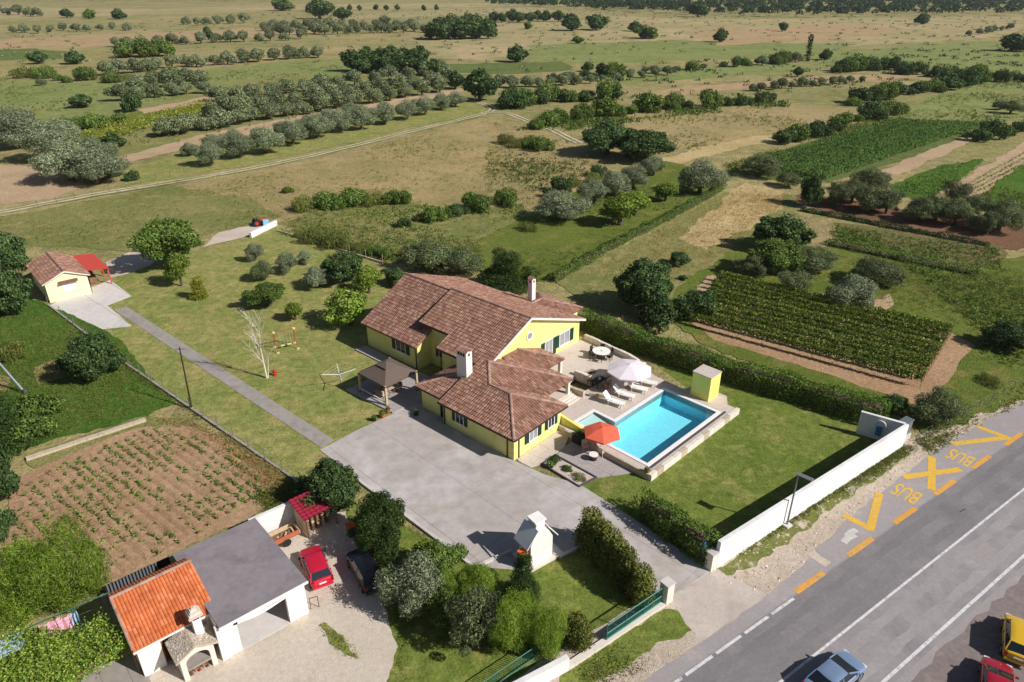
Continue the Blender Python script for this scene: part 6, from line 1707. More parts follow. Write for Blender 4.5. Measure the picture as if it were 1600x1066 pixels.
# --- garden trees, each one itself
plant('broad', 272, 420, 86, 88, 'big leafy walnut tree at the back corner of garden lawn', name='walnut_tree')
plant('fresh', 284, 447, 34, 62, 'young thin tree tied to a stake below the walnut', name='young_tree')
plant('golden', 313, 466, 24, 38, 'golden green conifer shrub alone on the left lawn', 'shrub', name='golden_conifer')
plant('silver', 398, 408, 24, 32, 'small pale olive tree nearest the old concrete slab', name='young_olive')
plant('olive', 414, 438, 32, 36, 'small round dark olive beside the silver one', name='young_olive')
plant('silver', 448, 427, 30, 38, 'bright silver olive in the garden lawn', name='young_olive')
plant('silver', 476, 413, 22, 26, 'faint small olive close to the old post fence', name='young_olive')
plant('silver', 496, 449, 38, 38, 'ball shaped silver olive next to dark fig', name='young_olive')
plant('dark', 536, 440, 58, 54, 'dark glossy fig tree behind the ball shaped olive', name='fig_tree')
plant('broad', 421, 478, 60, 38, 'low spreading citrus tree in the middle of the left lawn', name='citrus_tree')
plant('fresh', 462, 500, 28, 32, 'thin sapling between citrus tree and white birch', name='sapling')
plant('fresh', 577, 458, 40, 48, 'yellow green small tree behind the villa corner', name='fruit_tree')
plant('fresh', 548, 508, 66, 66, 'yellow green fruit tree beside the villa back wall', name='fruit_tree')
plant('dark', 622, 446, 34, 32, 'dark bush against the villa back gable', 'bush', name='laurel_bush')
plant('dark', 152, 592, 84, 84, 'dense fig tree on lush grass below shed yard', name='fig_tree')
plant('dark', 8, 436, 80, 90, 'dark tree cut by left edge above the garden shed', name='dark_tree')
plant('dark', 16, 492, 70, 80, 'dark tree at left edge beside the garden shed wall', name='dark_tree')
plant('conifer', 4, 700, 90, 110, 'dark conifer cut by left edge above the tilled field', name='dark_conifer')
plant('dark', -4, 790, 80, 110, 'dark tree cut by left edge beside the tilled field', name='dark_tree')
plant('dark', -6, 860, 70, 90, 'dark tree at left edge nearest the bamboo', name='dark_tree')
plant('bush', 50, 655, 70, 50, 'green bush in the weeds at the left edge', 'bush', name='bush')
plant('bush', 40, 690, 80, 50, 'wide green bush above the stone field kerb', 'bush', name='bush')
plant('wbush', 20, 560, 60, 40, 'weedy bush beside the leaning pole', 'bush', name='bush')
plant('feather', 120, 945, 110, 130, 'feathery bright green bamboo beside the orange roof', 'bamboo', name='bamboo_clump')
plant('feather', 45, 955, 100, 120, 'feathery bright green bamboo behind washing line', 'bamboo', name='bamboo_clump')
plant('feather', -12, 985, 80, 100, 'feathery bamboo clump cut by the left edge', 'bamboo', name='bamboo_clump')
plant('dark', 520, 792, 92, 84, 'round glossy laurel at the end of the white yard wall', name='laurel_tree')
plant('conifer', 600, 858, 82, 92, 'spiky dark green yew beside the black car', name='yew_tree')
plant('silver', 655, 948, 98, 96, 'grey green olive tree overhanging the yard', name='olive_tree')
plant('broad', 690, 905, 66, 66, 'leafy green shrub between olive and driveway kerb', 'shrub', name='leafy_shrub')
plant('feather', 742, 930, 64, 66, 'feathery yellow green shrub near the white grill', 'shrub', name='feathery_shrub')
plant('conifer', 818, 935, 50, 78, 'young dark fir in front of the white grill', name='young_fir')
plant('olive', 742, 1012, 92, 100, 'drooping olive green tree at lower middle', name='weeping_tree')
plant('feather', 800, 1010, 66, 96, 'feathery bright shrub left of the ball thuja', 'shrub', name='feathery_shrub')
plant('feather', 848, 1022, 56, 84, 'feathery bright shrub at the end of white front wall', 'shrub', name='feathery_shrub')
plant('thuja_ball', 905, 1008, 46, 56, 'clipped ball thuja on the lawn inside the gate', 'shrub', name='clipped_thuja')
plant('thuja', 1000, 938, 40, 60, 'small thuja next to the green gate end', 'shrub', name='thuja')
for k, (x, y, w_) in enumerate(((922, 850, 46), (938, 868, 46), (953, 884, 44), (966, 900, 42), (978, 914, 40))):
    plant('thuja', x, y + 4, w_ - 2, 66, 'tall clipped thuja in the row by the drive, %s from the grill' % ['first', 'second', 'third', 'fourth', 'fifth'][k], 'shrub', 'clipped thujas in a row by the drive', name='thuja')
plant('broad', 700, 975, 60, 60, 'leafy green shrub in the middle of the front planting', 'shrub', name='leafy_shrub')
plant('dark', 772, 975, 54, 56, 'dark green shrub behind the drooping tree', 'shrub', name='dark_shrub')
plant('fresh', 668, 890, 50, 50, 'light green shrub behind the grey olive', 'shrub', name='leafy_shrub')
plant('feather', 705, 935, 50, 56, 'small feathery shrub beside the leafy one', 'shrub', name='feathery_shrub')
# right side
plant('dark', 1004, 482, 98, 92, 'big round dark fig tree behind the pool hedge', name='fig_tree')
plant('dark', 1062, 415, 34, 26, 'small dark bush beside the big fig tree', 'bush', name='bush')
plant('dark', 1068, 438, 14, 10, 'tiny shrub in the straw below small dark bush', 'shrub', name='shrub')
plant('dark', 1220, 390, 88, 64, 'dark round tree at the top of the vineyard orchard', name='dark_tree')
plant('broad', 1206, 428, 76, 64, 'green fruit tree above the vineyard', name='fruit_tree')
plant('olive', 1176, 436, 54, 44, 'olive tree at the upper left of vineyard', name='olive_tree')
plant('olive', 1272, 424, 66, 48, 'olive tree right of the green fruit tree', name='olive_tree')
plant('olive', 1246, 460, 60, 46, 'olive tree touching the top vine row', name='olive_tree')
plant('silver', 1330, 480, 74, 60, 'large grey olive at the edge of the vineyard', name='olive_tree')
plant('olive', 1366, 448, 82, 44, 'wide dark olive behind the large grey olive', name='olive_tree')
plant('dark', 1572, 545, 66, 50, 'dark bush alone at the right edge of vineyard track', 'bush', name='bush')
plant('olive', 1466, 658, 80, 60, 'shaggy olive bush beside the street wall end', name='olive_bush')
plant('dark', 1395, 640, 40, 30, 'dark bush at the far end of pool hedge', 'bush', name='bush')
plant('wbush', 1545, 600, 40, 20, 'weedy bush on the road verge at right', 'bush', name='bush')
plant('silver', 1093, 302, 66, 60, 'large round silver olive above the straw strip', name='olive_tree')
plant('silver', 872, 345, 82, 52, 'double crowned silver olive in the orchard strip', name='olive_tree')
plant('silver', 928, 318, 46, 42, 'silver olive in the orchard strip, second from left', name='olive_tree')
plant('silver', 958, 306, 52, 44, 'silver olive in the orchard strip, third from left', name='olive_tree')
plant('silver', 990, 295, 50, 42, 'silver olive in the orchard strip, fourth from left', name='olive_tree')
plant('silver', 1020, 275, 40, 36, 'silver olive at the far end of orchard strip', name='olive_tree')
plant('fresh', 968, 352, 52, 54, 'light green fruit tree before the silver olives', name='fruit_tree')
plant('fresh', 992, 338, 46, 44, 'light green fruit tree in the middle of orchard strip', name='fruit_tree')
plant('fresh', 1040, 315, 34, 34, 'small fruit tree left of the round silver olive', name='fruit_tree')
plant('wbush', 825, 360, 30, 18, 'pale small bush at the left end of orchard strip', 'bush', name='bush')
plant('dark', 950, 240, 84, 56, 'dark evergreen clump beside the end of track, left crown', name='dark_tree')
plant('dark', 1008, 252, 84, 52, 'dark evergreen clump beside the end of track, right crown', name='dark_tree')
plant('olive', 672, 425, 76, 60, 'grey shrub behind the villa ridge, left of two', 'shrub', name='grey_shrub')
plant('olive', 722, 428, 60, 48, 'grey shrub behind the villa ridge, right of two', 'shrub', name='grey_shrub')
plant('conifer', 788, 452, 76, 76, 'dark shaggy conifer behind the villa roof', name='dark_conifer')
plant('broad', 826, 446, 30, 34, 'green bush right of the shaggy conifer', 'bush', name='bush')
plant('dark', 1264, 322, 38, 52, 'dark slim tree at the left end of olive row', name='dark_tree')
plant('olive', 1232, 292, 40, 26, 'low olive left of the dark slim tree', name='olive_tree')
plant('olive', 1190, 275, 60, 26, 'low olive hedge tree at vineyard corner', name='olive_tree')
rows = [((1305, 322), 42), ((1330, 318), 40), ((1358, 330), 44), ((1384, 334), 44), ((1358, 300), 40), ((1436, 348), 44), ((1462, 344), 44), ((1490, 352), 46), ((1484, 318), 40), ((1518, 340), 40), ((1560, 360), 54), ((1540, 366), 40)]
plant_line([('olive', x, y, w_ + 8, w_ + 2) for (x, y), w_ in rows], 'olive tree in the row on dark red soil', 'tree', 'olive row on red soil', 'olive_tree')
# silver grove at the left
plant_line([('silver', x, y, w_, w_ * 0.82) for x, y, w_ in ((40, 232, 80), (78, 252, 84), (20, 212, 60), (112, 282, 84), (150, 288, 76), (100, 230, 60), (151, 262, 64), (172, 278, 50))], 'large silver olive in the clump beside the track', 'tree', 'silver olive clump', 'olive_tree')
def rowof(kind, a, b, n, w0, w1, label, group, name='olive_tree', cat='tree', jit=3.0, hf=0.85):
    it = []
    for i in range(n):
        t = i / max(1, n - 1)
        x, y = a[0] + (b[0] - a[0]) * t, a[1] + (b[1] - a[1]) * t
        w_ = (w0 + (w1 - w0) * t) * trng.uniform(0.72, 1.08)
        it.append((kind, x + trng.uniform(-jit, jit), y + trng.uniform(-jit, jit) * 0.35, w_, w_ * hf))
    plant_line(it, label, cat, group, name)
gl_ = 'olive tree in the front row beside the white track'
for k, (x, y, w_) in enumerate(((330, 259, 52), (375, 247, 54), (418, 240, 56), (458, 226, 50), (497, 216, 52), (533, 207, 50), (566, 203, 50), (602, 194, 46), (636, 187, 42), (664, 180, 40), (690, 172, 36), (712, 167, 32))):
    plant('silver', x, y, w_ * 0.86, w_ * 0.8, gl_ + ', %s from left' % ORD[k], 'tree', 'front olive row', name='olive_tree')
rowof('silver', (296, 243), (552, 188), 8, 34, 34, 'olive tree in the second row above the front row', 'second olive row')
rowof('folive', (262, 213), (715, 140), 18, 42, 30, 'olive tree at the lower edge of the dense grove', 'dense olive grove lower edge')
rowof('folive', (330, 184), (700, 128), 15, 38, 28, 'olive tree in the middle of the dense grove', 'dense olive grove middle')
rowof('folive', (345, 160), (690, 117), 14, 34, 26, 'olive tree at the back of the dense grove', 'dense olive grove back')
rowof('folive', (190, 158), (320, 146), 6, 32, 32, 'olive tree in the patch left of dense grove', 'olive patch')
rowof('folive', (215, 140), (315, 132), 5, 34, 34, 'olive tree at the back of the left patch', 'olive patch back')
rowof('folive', (168, 118), (290, 104), 7, 26, 26, 'olive tree in the hedge line above green meadow, left part', 'olive line left')
rowof('folive', (310, 104), (500, 90), 9, 26, 24, 'olive tree in the line above green meadow, right part', 'olive line right')
rowof('folive', (180, 74), (470, 62), 14, 22, 20, 'small olive tree in the line above the straw field', 'upper olive line')
rowof('folive', (410, 48), (640, 44), 14, 20, 20, 'tiny olive tree in the far double row, back', 'far double row back')
rowof('folive', (420, 56), (665, 50), 15, 21, 20, 'tiny olive tree in the far double row, front', 'far double row front')
rowof('folive', (290, 40), (380, 36), 6, 18, 18, 'tiny olive tree on far left plain', 'far left olives')
rowof('folive', (0, 22), (60, 26), 5, 18, 18, 'tiny olive tree at far left corner', 'far corner olives')
rowof('folive', (20, 52), (200, 46), 10, 16, 16, 'tiny grey bush tree below far left plain', 'far left bushes', jit=6)
rowof('folive', (780, 138), (900, 132), 7, 24, 22, 'small olive beyond the end of the track', 'olives beyond the track')
rowof('folive', (920, 130), (1045, 118), 7, 18, 18, 'small olive along the far middle hedge', 'olives along the far hedge')
rowof('folive', (1175, 143), (1345, 128), 12, 20, 16, 'small grey olive in the line across straw field', 'olive line across straw')
rowof('folive', (1515, 56), (1580, 46), 6, 14, 12, 'tiny olive in far right line', 'far right olives')
plant('olive', 1578, 178, 34, 22, 'grey olive alone in the green field at right edge', name='olive_tree')
plant('folive', 1562, 172, 24, 16, 'small grey olive left of the one at right edge', name='olive_tree')
# dark single trees and copses far out
singles = [('fdark', 750, 158, 54, 52, 'dark round oak where the tracks meet'), ('fdark', 711, 140, 26, 30, 'small dark tree left of the round oak'), ('fdark', 808, 97, 36, 28, 'dark round tree above the middle hedge'),
 ('fdark', 1125, 66, 22, 22, 'single dark tree on the far plain, middle'), ('fdark', 1222, 49, 16, 14, 'single small dark tree on the far plain, right'), ('fdark', 1440, 38, 22, 18, 'single dark tree before the forest at right'),
 ('fdark', 992, 49, 22, 16, 'single dark tree on the far plain, left'), ('fdark', 892, 48, 38, 26, 'dark tree of the far pair, left'), ('fdark', 930, 47, 38, 24, 'dark tree of the far pair, right'), ('fdark', 1090, 27, 30, 24, 'dark tree standing out before far forest'),
 ('fdark', 500, 30, 42, 32, 'tall grey green tree group on far left plain'), ('fdark', 535, 32, 26, 20, 'dark tree beside the tall far group'), ('fbroad', 440, 17, 34, 20, 'tree cut by the top edge on far plain'), ('fdark', 105, 28, 18, 14, 'dark far tree at upper left'),
 ('fbroad', 141, 30, 20, 16, 'green far tree at upper left'), ('fdark', 186, 30, 24, 16, 'bushy far tree at upper left, right one'), ('fdark', 326, 62, 16, 20, 'small upright tree on the stubble strip'), ('fdark', 1289, 94, 20, 18, 'dark tree beside the bare ivy column'),
 ('fdark', 1580, 80, 42, 24, 'dark bush at the far right edge'), ('fdark', 1246, 120, 14, 16, 'small dark tree on pale field'), ('fdark', 918, 112, 18, 16, 'dark crown in the far middle hedge, left'), ('fdark', 940, 118, 24, 20, 'dark crown in the far middle hedge, right'),
 ('fbroad', 825, 68 - 22, 14, 12, 'small tree left of the far pair'), ('fbroad', 902, 68, 18, 12, 'round green bush on the far plain'), ('fdark', 62, 100, 26, 20, 'dark green bush at left in far meadow'), ('fdark', 118, 100, 28, 22, 'dark green bush in far meadow, second'), ('fdark', 130, 168, 34, 22, 'dark green bush in the green meadow at left'), ('olive', 66, 134, 18, 12, 'single pale olive in the green meadow'),
 ('fdark', 208, 175, 32, 32, 'dark tree before the left olive patch'), ('fbroad', 52, 320, 0.1, 0.1, None), ('fdark', 106, 215, 26, 32, 'dark palm like tree beside the silver clump'), ('fdark', 178, 230, 34, 24, 'dark bush right of the silver clump'), ('fdark', 210, 282, 24, 18, 'dark bush beside the track')]
for k, x, y, w_, h_, lb in singles:
    if lb: plant(k, x, y, w_, h_, lb, 'tree', name='oak_tree')
for (x0_, y0_, x1_, y1_, n_, w_, lb, gp2) in ((672, 62, 766, 60, 8, 30, 'oak in the dark copse on the far plain', 'far dark copse'), (690, 52, 760, 50, 6, 28, 'oak at the back of the dark copse', 'far dark copse back'), (550, 112, 680, 118, 8, 34, 'tree in the dark copse behind dense olive grove', 'copse behind the grove'), (575, 100, 655, 102, 5, 32, 'tree at the back of copse behind dense grove', 'copse behind the grove back'),
 (770, 35, 870, 33, 8, 18, 'tree in the dark line at far middle', 'far tree line'), (190, 90, 260, 88, 6, 26, 'green tree in the clump above the olive line', 'green clump'), (650, 14, 700, 16, 0, 0, '', '')):
    it = []
    for i in range(n_):
        t = i / max(1, n_ - 1); w2 = w_ * trng.uniform(0.85, 1.2)
        it.append(('fdark' if 'green' not in gp2 else 'fbroad', x0_ + (x1_ - x0_) * t + trng.uniform(-3, 3), y0_ + (y1_ - y0_) * t + trng.uniform(-1.5, 1.5), w2, w2 * 0.9))
    plant_line(it, lb, 'tree', gp2, 'oak_tree')
plant_line([('fdark', x, 16 + (i % 2), 8, 9) for i, x in enumerate((547, 562, 588, 604, 621, 662, 682))], 'tiny round tree in the far row at top', 'tree', 'tiny far trees', 'oak_tree')
# the bare ivy column
iv = thing('ivy_column', G(1261, 96), 'tall slender dead tree wrapped in ivy on the far field', 'tree')
b = G(1261, 96); m = MB(); m.tube(b, b + Zv(11), 0.6, 0.3, 7); m.build('trunk', M['bark'], iv)
Rv = np.random.default_rng(9); n = 260; zz = Rv.uniform(0, 13, n); an = Rv.uniform(0, 2 * PI, n); rd_ = Rv.uniform(0.6, 1.5, n)
leaf_mesh('ivy', np.stack([b.x + rd_ * np.cos(an), b.y + rd_ * np.sin(an), zz], 1), np.stack([np.cos(an), np.sin(an), 0 * an], 1), 1.0, 0.6, M['forest'], Rv, iv)
# hedgerows of bushes
def bushline(px, n, w0, label, group, kind='bush', hf=0.7):
    it = []
    for i in range(n):
        t = i / max(1, n - 1) * (len(px) - 1); k = min(int(t), len(px) - 2); f = t - k
        x, y = px[k][0] + (px[k + 1][0] - px[k][0]) * f, px[k][1] + (px[k + 1][1] - px[k][1]) * f
        w_ = w0 * trng.uniform(0.6, 1.5)
        kd = kind if isinstance(kind, str) else trng.choice(kind)
        it.append((kd, x + trng.uniform(-w0, w0) * 0.3, y + trng.uniform(-2.5, 2.5), w_, w_ * hf))
    plant_line(it, label, 'bush', group, 'bush')
bushline([(795, 168), (850, 160), (960, 155)], 14, 34, 'dark bush in the hedgerow behind the track end', 'hedgerow behind the track', ('dbush', 'bush', 'fdark'))
bushline([(840, 200), (880, 190), (980, 178), (1060, 170)], 14, 34, 'bright green bush in the near hedgerow', 'near hedgerow', ('bush', 'fbroad', 'bush'))
bushline([(1060, 172), (1150, 165), (1200, 160)], 8, 30, 'bush at the right end of near hedgerow', 'near hedgerow right end', ('bush', 'dbush'))
bushline([(860, 128), (980, 118), (1150, 104), (1240, 96)], 22, 22, 'bush in the far middle hedge', 'far middle hedge', ('bush', 'dbush', 'folive'))
bushline([(1305, 112), (1360, 108), (1440, 118), (1500, 122), (1600, 128)], 24, 24, 'bush in the dark hedge across right plain', 'right plain hedge', ('dbush', 'dbush', 'bush'))
bushline([(1340, 165), (1400, 150), (1470, 142), (1540, 128)], 16, 28, 'bush in the hedge above the green field', 'hedge above green field', ('bush', 'dbush', 'fdark'))
bushline([(1225, 225), (1280, 212), (1345, 190), (1400, 178)], 12, 30, 'bush along the upper edge of the crop field', 'crop field bushes', ('dbush', 'bush', 'dbush'))
bushline([(1530, 222), (1590, 205)], 4, 34, 'dark bush at the end of the pale soil strip', 'soil strip bushes', ('dbush',))
bushline([(20, 118), (120, 130), (300, 120)], 12, 24, 'weedy bush on the edge of green meadow', 'green meadow edge', ('wbush', 'bush'))
bushline([(0, 205), (110, 205), (180, 195)], 8, 30, 'green bush behind the silver clump', 'bushes behind silver clump', ('bush', 'wbush'))
bushline([(470, 372), (540, 388), (620, 405), (720, 415)], 12, 34, 'weedy bush along the old post fence', 'bushes along the post fence', ('wbush', 'bush', 'wbush'))
bushline([(460, 330), (540, 322), (640, 318)], 8, 32, 'weedy bush on dry meadow above post fence', 'meadow bushes left', ('wbush', 'bush'))
bushline([(640, 352), (720, 335), (800, 315)], 9, 34, 'weedy bush on dry meadow behind the villa', 'meadow bushes right', ('wbush', 'bush', 'dbush'))
bushline([(790, 225), (850, 235)], 4, 26, 'bush in the dry meadow by the track fork', 'bushes by the track fork', ('bush', 'wbush'))
bushline([(860, 310), (900, 290), (940, 278)], 5, 30, 'brown weedy bush behind silver orchard olives', 'bushes behind orchard', ('wbush', 'dbush'))
bushline([(1150, 470), (1080, 490), (1040, 505)], 4, 50, 'leafy bush between vineyard and pool hedge', 'bushes at vineyard corner', ('dark', 'dbush'))
plant('bush', 449, 302, 18, 12, 'small green bush alone on the dry meadow', 'bush', name='bush')
plant('fbroad', 1008, 60, 40, 8, 'low bush line on the far plain', 'bush', name='bush')

# birch, bare and white
bi = thing('birch_tree', G(417, 591), 'bare white barked birch tree beside the garden path', 'tree')
b0 = G(417, 591); m = MB(); br = random.Random(3)
def limb(p, d, L, r, lev):
    q = p
    for s in range(3):
        d2 = (d + Vector((br.uniform(-.12, .12), br.uniform(-.12, .12), 0.05))).normalized()
        e = q + d2 * L / 3; m.tube(q, e, r * (1 - s * 0.25), r * (1 - (s + 1) * 0.25), 6 if lev < 2 else 3); q = e
        if lev < 3:
            for k in range(2 if lev else 3):
                an = br.uniform(0, 2 * PI); sp = br.uniform(0.45, 0.9)
                nd = (d2 + Vector((math.cos(an), math.sin(an), 0.25)) * sp).normalized()
                limb(e, nd, L * br.uniform(0.33, 0.5), r * 0.42, lev + 1)
limb(b0, Vector((0.02, 0.02, 1)), 5.3, 0.11, 0)
m.tube(b0 + Vector((0.15, 0, 0)), b0 + Vector((0.5, 0.1, 2.6)), 0.06, 0.03, 5)
m.build('branches', M['birch_bark'], bi)

# hedges
def hedge(name, pts, w, h, label, mat='hedge', dens=120, leaf=0.2, asp=0.5, world=False, bump=0.22, seed=1):
    P = [Vector(p) if world else G(*p) for p in pts]
    R = np.random.default_rng(seed)
    t = thing(name, P[0], label, 'hedge')
    core = MB(); PP, NN = [], []
    for a, b in zip(P, P[1:]):
        d = b - a; L = d.length; d = d / L; nr = Vector((-d.y, d.x, 0))
        core.prism([a + nr * (w / 2 - 0.45), a - nr * (w / 2 - 0.45), b - nr * (w / 2 - 0.45), b + nr * (w / 2 - 0.45)], 0.05, h - 0.55)
        n = int(dens * L * (2 * h + w))
        s = R.uniform(-w * 0.3, L + w * 0.3, n); f = R.uniform(0, 2 * h + w, n)
        lump = bump * (np.sin(s * 1.7 + seed) * 0.5 + np.sin(s * 0.63 + 2 * seed) * 0.6 + R.normal(size=n) * 0.35)
        x = np.where(f < h, -w / 2, np.where(f < h + w, f - h - w / 2, w / 2)); z = np.where(f < h, f, np.where(f < h + w, h, 2 * h + w - f))
        nx = np.where(f < h, -1.0, np.where(f < h + w, 0.0, 1.0)); nz = np.where((f >= h) & (f < h + w), 1.0, 0.15)
        edge = np.clip((np.abs(x) - w / 2 + 0.4) / 0.4, 0, 1) * np.clip((z - h + 0.4) / 0.4, 0, 1) * 0.22
        x = x + nx * lump - np.sign(x) * edge - np.sign(x) * R.exponential(0.1, n); z = z + (nz > 0.5) * lump * 1.3 - edge
        z = np.maximum(z, 0.05)
        PP.append(np.stack([a.x + d.x * s + nr.x * x, a.y + d.y * s + nr.y * x, z], 1)); NN.append(np.stack([nr.x * nx, nr.y * nx, nz], 1))
    leaf_mesh('foliage', np.concatenate(PP), np.concatenate(NN), leaf, asp, M[mat], R, t)
    core.build('twigs', M['bark'], t)
    return t
hedge('pool_hedge', [(912, 512), (1000, 548), (1120, 588), (1240, 622), (1372, 662)], 2.3, 2.3, 'long clipped green hedge between pool lawn and vineyard', seed=2)
hedge('gate_hedge', [(1004, 803), (1050, 836), (1106, 874)], 1.7, 2.2, 'thick dark hedge between pool lawn and the drive', seed=3)
hedge('vine_hedge', [(865, 440), (960, 385), (1040, 345), (1130, 295)], 1.3, 1.3, 'low vine hedge along the orchard strip', 'leaf', 60, 0.26, seed=4)
hedge('soil_hedge', [(1255, 330), (1330, 344), (1420, 362), (1540, 384)], 1.6, 0.7, 'low dark hedge below the red soil olives', 'darkleaf', 50, 0.28, seed=5)
hedge('plot_hedge', [(1298, 382), (1400, 404), (1520, 428)], 2.6, 0.9, 'green crop strip along the weedy plot', 'leaf', 40, 0.28, seed=6)

# vines: one thing per row
def vine_row(a, b, label, group, mat='vine', h=1.5, w=0.5, dens=26, leaf=0.26, posts=True, seed=0):
    L = (b - a).length; d = (b - a) / L; nr = Vector((-d.y, d.x, 0)); R = np.random.default_rng(seed)
    t = thing('vine_row', a, label, 'vine row', group)
    n = int(dens * L)
    s = R.uniform(0, L, n); gap = np.sin(s * 2 * PI / 1.3 + seed) * 0.3 + 0.35 * np.sin(s * 0.7 + 2.1 * seed) * np.sin(s * 0.23 + seed)
    z = h * (0.45 + 0.6 * R.beta(1.6, 1.2, n)) + gap * 0.12; x = R.normal(0, w * 0.5, n)
    keep = R.random(n) < 0.86 + gap * 0.5
    s, z, x = s[keep], z[keep], x[keep]
    pts = np.stack([a.x + d.x * s + nr.x * x, a.y + d.y * s + nr.y * x, z], 1)
    nn = np.stack([nr.x * np.sign(x), nr.y * np.sign(x), 0 * x + 0.6], 1)
    leaf_mesh('foliage', pts, nn, leaf, 0.85, M[mat], R, t)
    if posts:
        k = max(2, int(L / 7))
        for i in range(k + 1): p = a.lerp(b, min(1, max(0, (i + (0 if i in (0, k) else 0.35 * math.sin(seed * 2.3))) / k))); m = MB(); m.tube(p, p + Zv(h * 1.02), 0.03, n=5); m.build('post', M['wood'], t)
        m = MB(); m.tube(a + Zv(h * 0.7), b + Zv(h * 0.7), 0.012, n=4); m.build('wire', M['pole_grey'], t)
    return t
va0, va1 = G(1122, 440), G(1484, 527)
vb0, vb1 = G(1078, 508), G(1437, 606)
NR = 11
ordn = ['first', 'second', 'third', 'fourth', 'fifth', 'sixth', 'seventh', 'eighth', 'ninth', 'tenth', 'eleventh', 'twelfth', 'thirteenth', 'fourteenth', 'fifteenth', 'sixteenth']
for i in range(NR):
    t = i / (NR - 1); vine_row(va0.lerp(vb0, t), va1.lerp(vb1, t), 'grape vine row of near vineyard, %s from the top' % ordn[i], 'rows of the near vineyard', seed=i, dens=210, leaf=0.2, h=1.65, w=0.3)
fa0, fa1 = G(1165, 265), G(1396, 192)
fb0, fb1 = G(1285, 284), G(1535, 198)
NF = 15
for i in range(NF):
    t = i / (NF - 1); vine_row(fa0.lerp(fb0, t), fa1.lerp(fb1, t), 'green vine row of far right vineyard, %s from upper edge' % ordn[i], 'rows of the far vineyard', 'vine_far', 1.5, 0.7, 40, 0.36, False, 40 + i)
for i in range(4):
    t = i / 3; vine_row(G(1500, 300).lerp(G(1525, 305), t), G(1620, 232).lerp(G(1640, 248), t), 'thin vine row on pale soil at right edge, %s from left' % ordn[i], 'thin rows at right edge', 'vine', 1.0, 0.3, 5, 0.35, False, 70 + i)
for i in range(5):
    t = i / 4; vine_row(G(130, 212).lerp(G(160, 222), t), G(320, 160).lerp(G(372, 160), t), 'yellowing vine row left of dense grove, %s from back' % ordn[i], 'yellowing vine rows', 'golden', 1.3, 0.6, 6, 0.5, False, 80 + i)

# kiwi pergola at the lower left
kp = thing('kiwi_pergola', G(70, 1060), 'leafy green kiwi vine on a pergola at lower left corner', 'pergola')
R = np.random.default_rng(12)
poly = [G(x, y, 2.3) for x, y in [(-60, 1000), (40, 985), (120, 985), (165, 968), (200, 985), (204, 1010), (170, 1035), (120, 1060), (100, 1120), (-60, 1150)]]
def in_poly(x, y, P):
    c = False
    for i in range(len(P)):
        a, b = P[i], P[i - 1]
        if ((a.y > y) != (b.y > y)) and (x < (b.x - a.x) * (y - a.y) / (b.y - a.y) + a.x): c = not c
    return c
def scatter(P, n, R):
    xs = [p.x for p in P]; ys = [p.y for p in P]; out = []
    while len(out) < n:
        x, y = R.uniform(min(xs), max(xs)), R.uniform(min(ys), max(ys))
        if in_poly(x, y, P): out.append((x, y))
    return np.array(out)
xy = scatter(poly, 17000, R)
z = 2.3 + 0.3 * np.sin(xy[:, 0] * 1.3) * np.cos(xy[:, 1] * 1.1) + R.normal(0, 0.28, len(xy))
leaf_mesh('foliage', np.column_stack([xy, z]), np.tile([0, 0, 1.0], (len(xy), 1)), 0.14, 0.75, M['fresh'], R, kp)
xs = [p.x for p in poly]; ys = [p.y for p in poly]
for p in poly[1:6:2]: m = MB(); m.tube(Vector((p.x, p.y, 0)), Vector((p.x, p.y, 2.2)), 0.07); m.build('post', M['wood'], kp)
pst = poly[4]; m = MB(); m.tube(poly[1], poly[4], 0.05); m.build('beam', M['wood'], kp); m = MB(); m.tube(poly[7], poly[4], 0.05); m.build('beam', M['wood'], kp)
# patio planters and the gravel bed plants
planter(G(905, 690, 0.08), 'black square planter with shrub against the pool wall', 1.0, 0.7)
planter(G(1011, 738, ZD), 'small green pot plant at the near pool corner', 0.5, 0.25, 'terracotta', True)
planter(G(598, 652, 0.06), 'terracotta pot near the gazebo terrace corner, left one', 0.55, 0.4, 'terracotta', True)
planter(G(606, 645, 0.06), 'terracotta pot near the gazebo terrace corner, right one', 0.5, 0.4, 'terracotta', True)
planter(G(585, 657, 0.06), 'dark pot with plant at the end of lawn corner', 0.5, 0.35, 'plastic_black', True)
planter(G(925, 590, ZD), 'bushy pot plant beside the dark dining table', 0.9, 0.5, 'wicker', True)
planter(G(860, 730, 0.08), 'small potted palm in the gravel bed', 0.7, 0.3, 'wicker', True)
planter(G(650, 648, 0.06), 'low dark pot plant in villa shade on the drive', 0.6, 0.3, 'plastic_black', True)
plant('dbush', 866, 722, 22, 14, 'dark round shrub at the back of gravel bed', 'shrub', name='shrub')
plant('wbush', 906, 748, 26, 14, 'pale grassy shrub at the lawn end of gravel bed', 'shrub', name='shrub')
plant('dbush', 886, 736, 18, 10, 'low dark shrub in the middle of gravel bed', 'shrub', name='shrub')

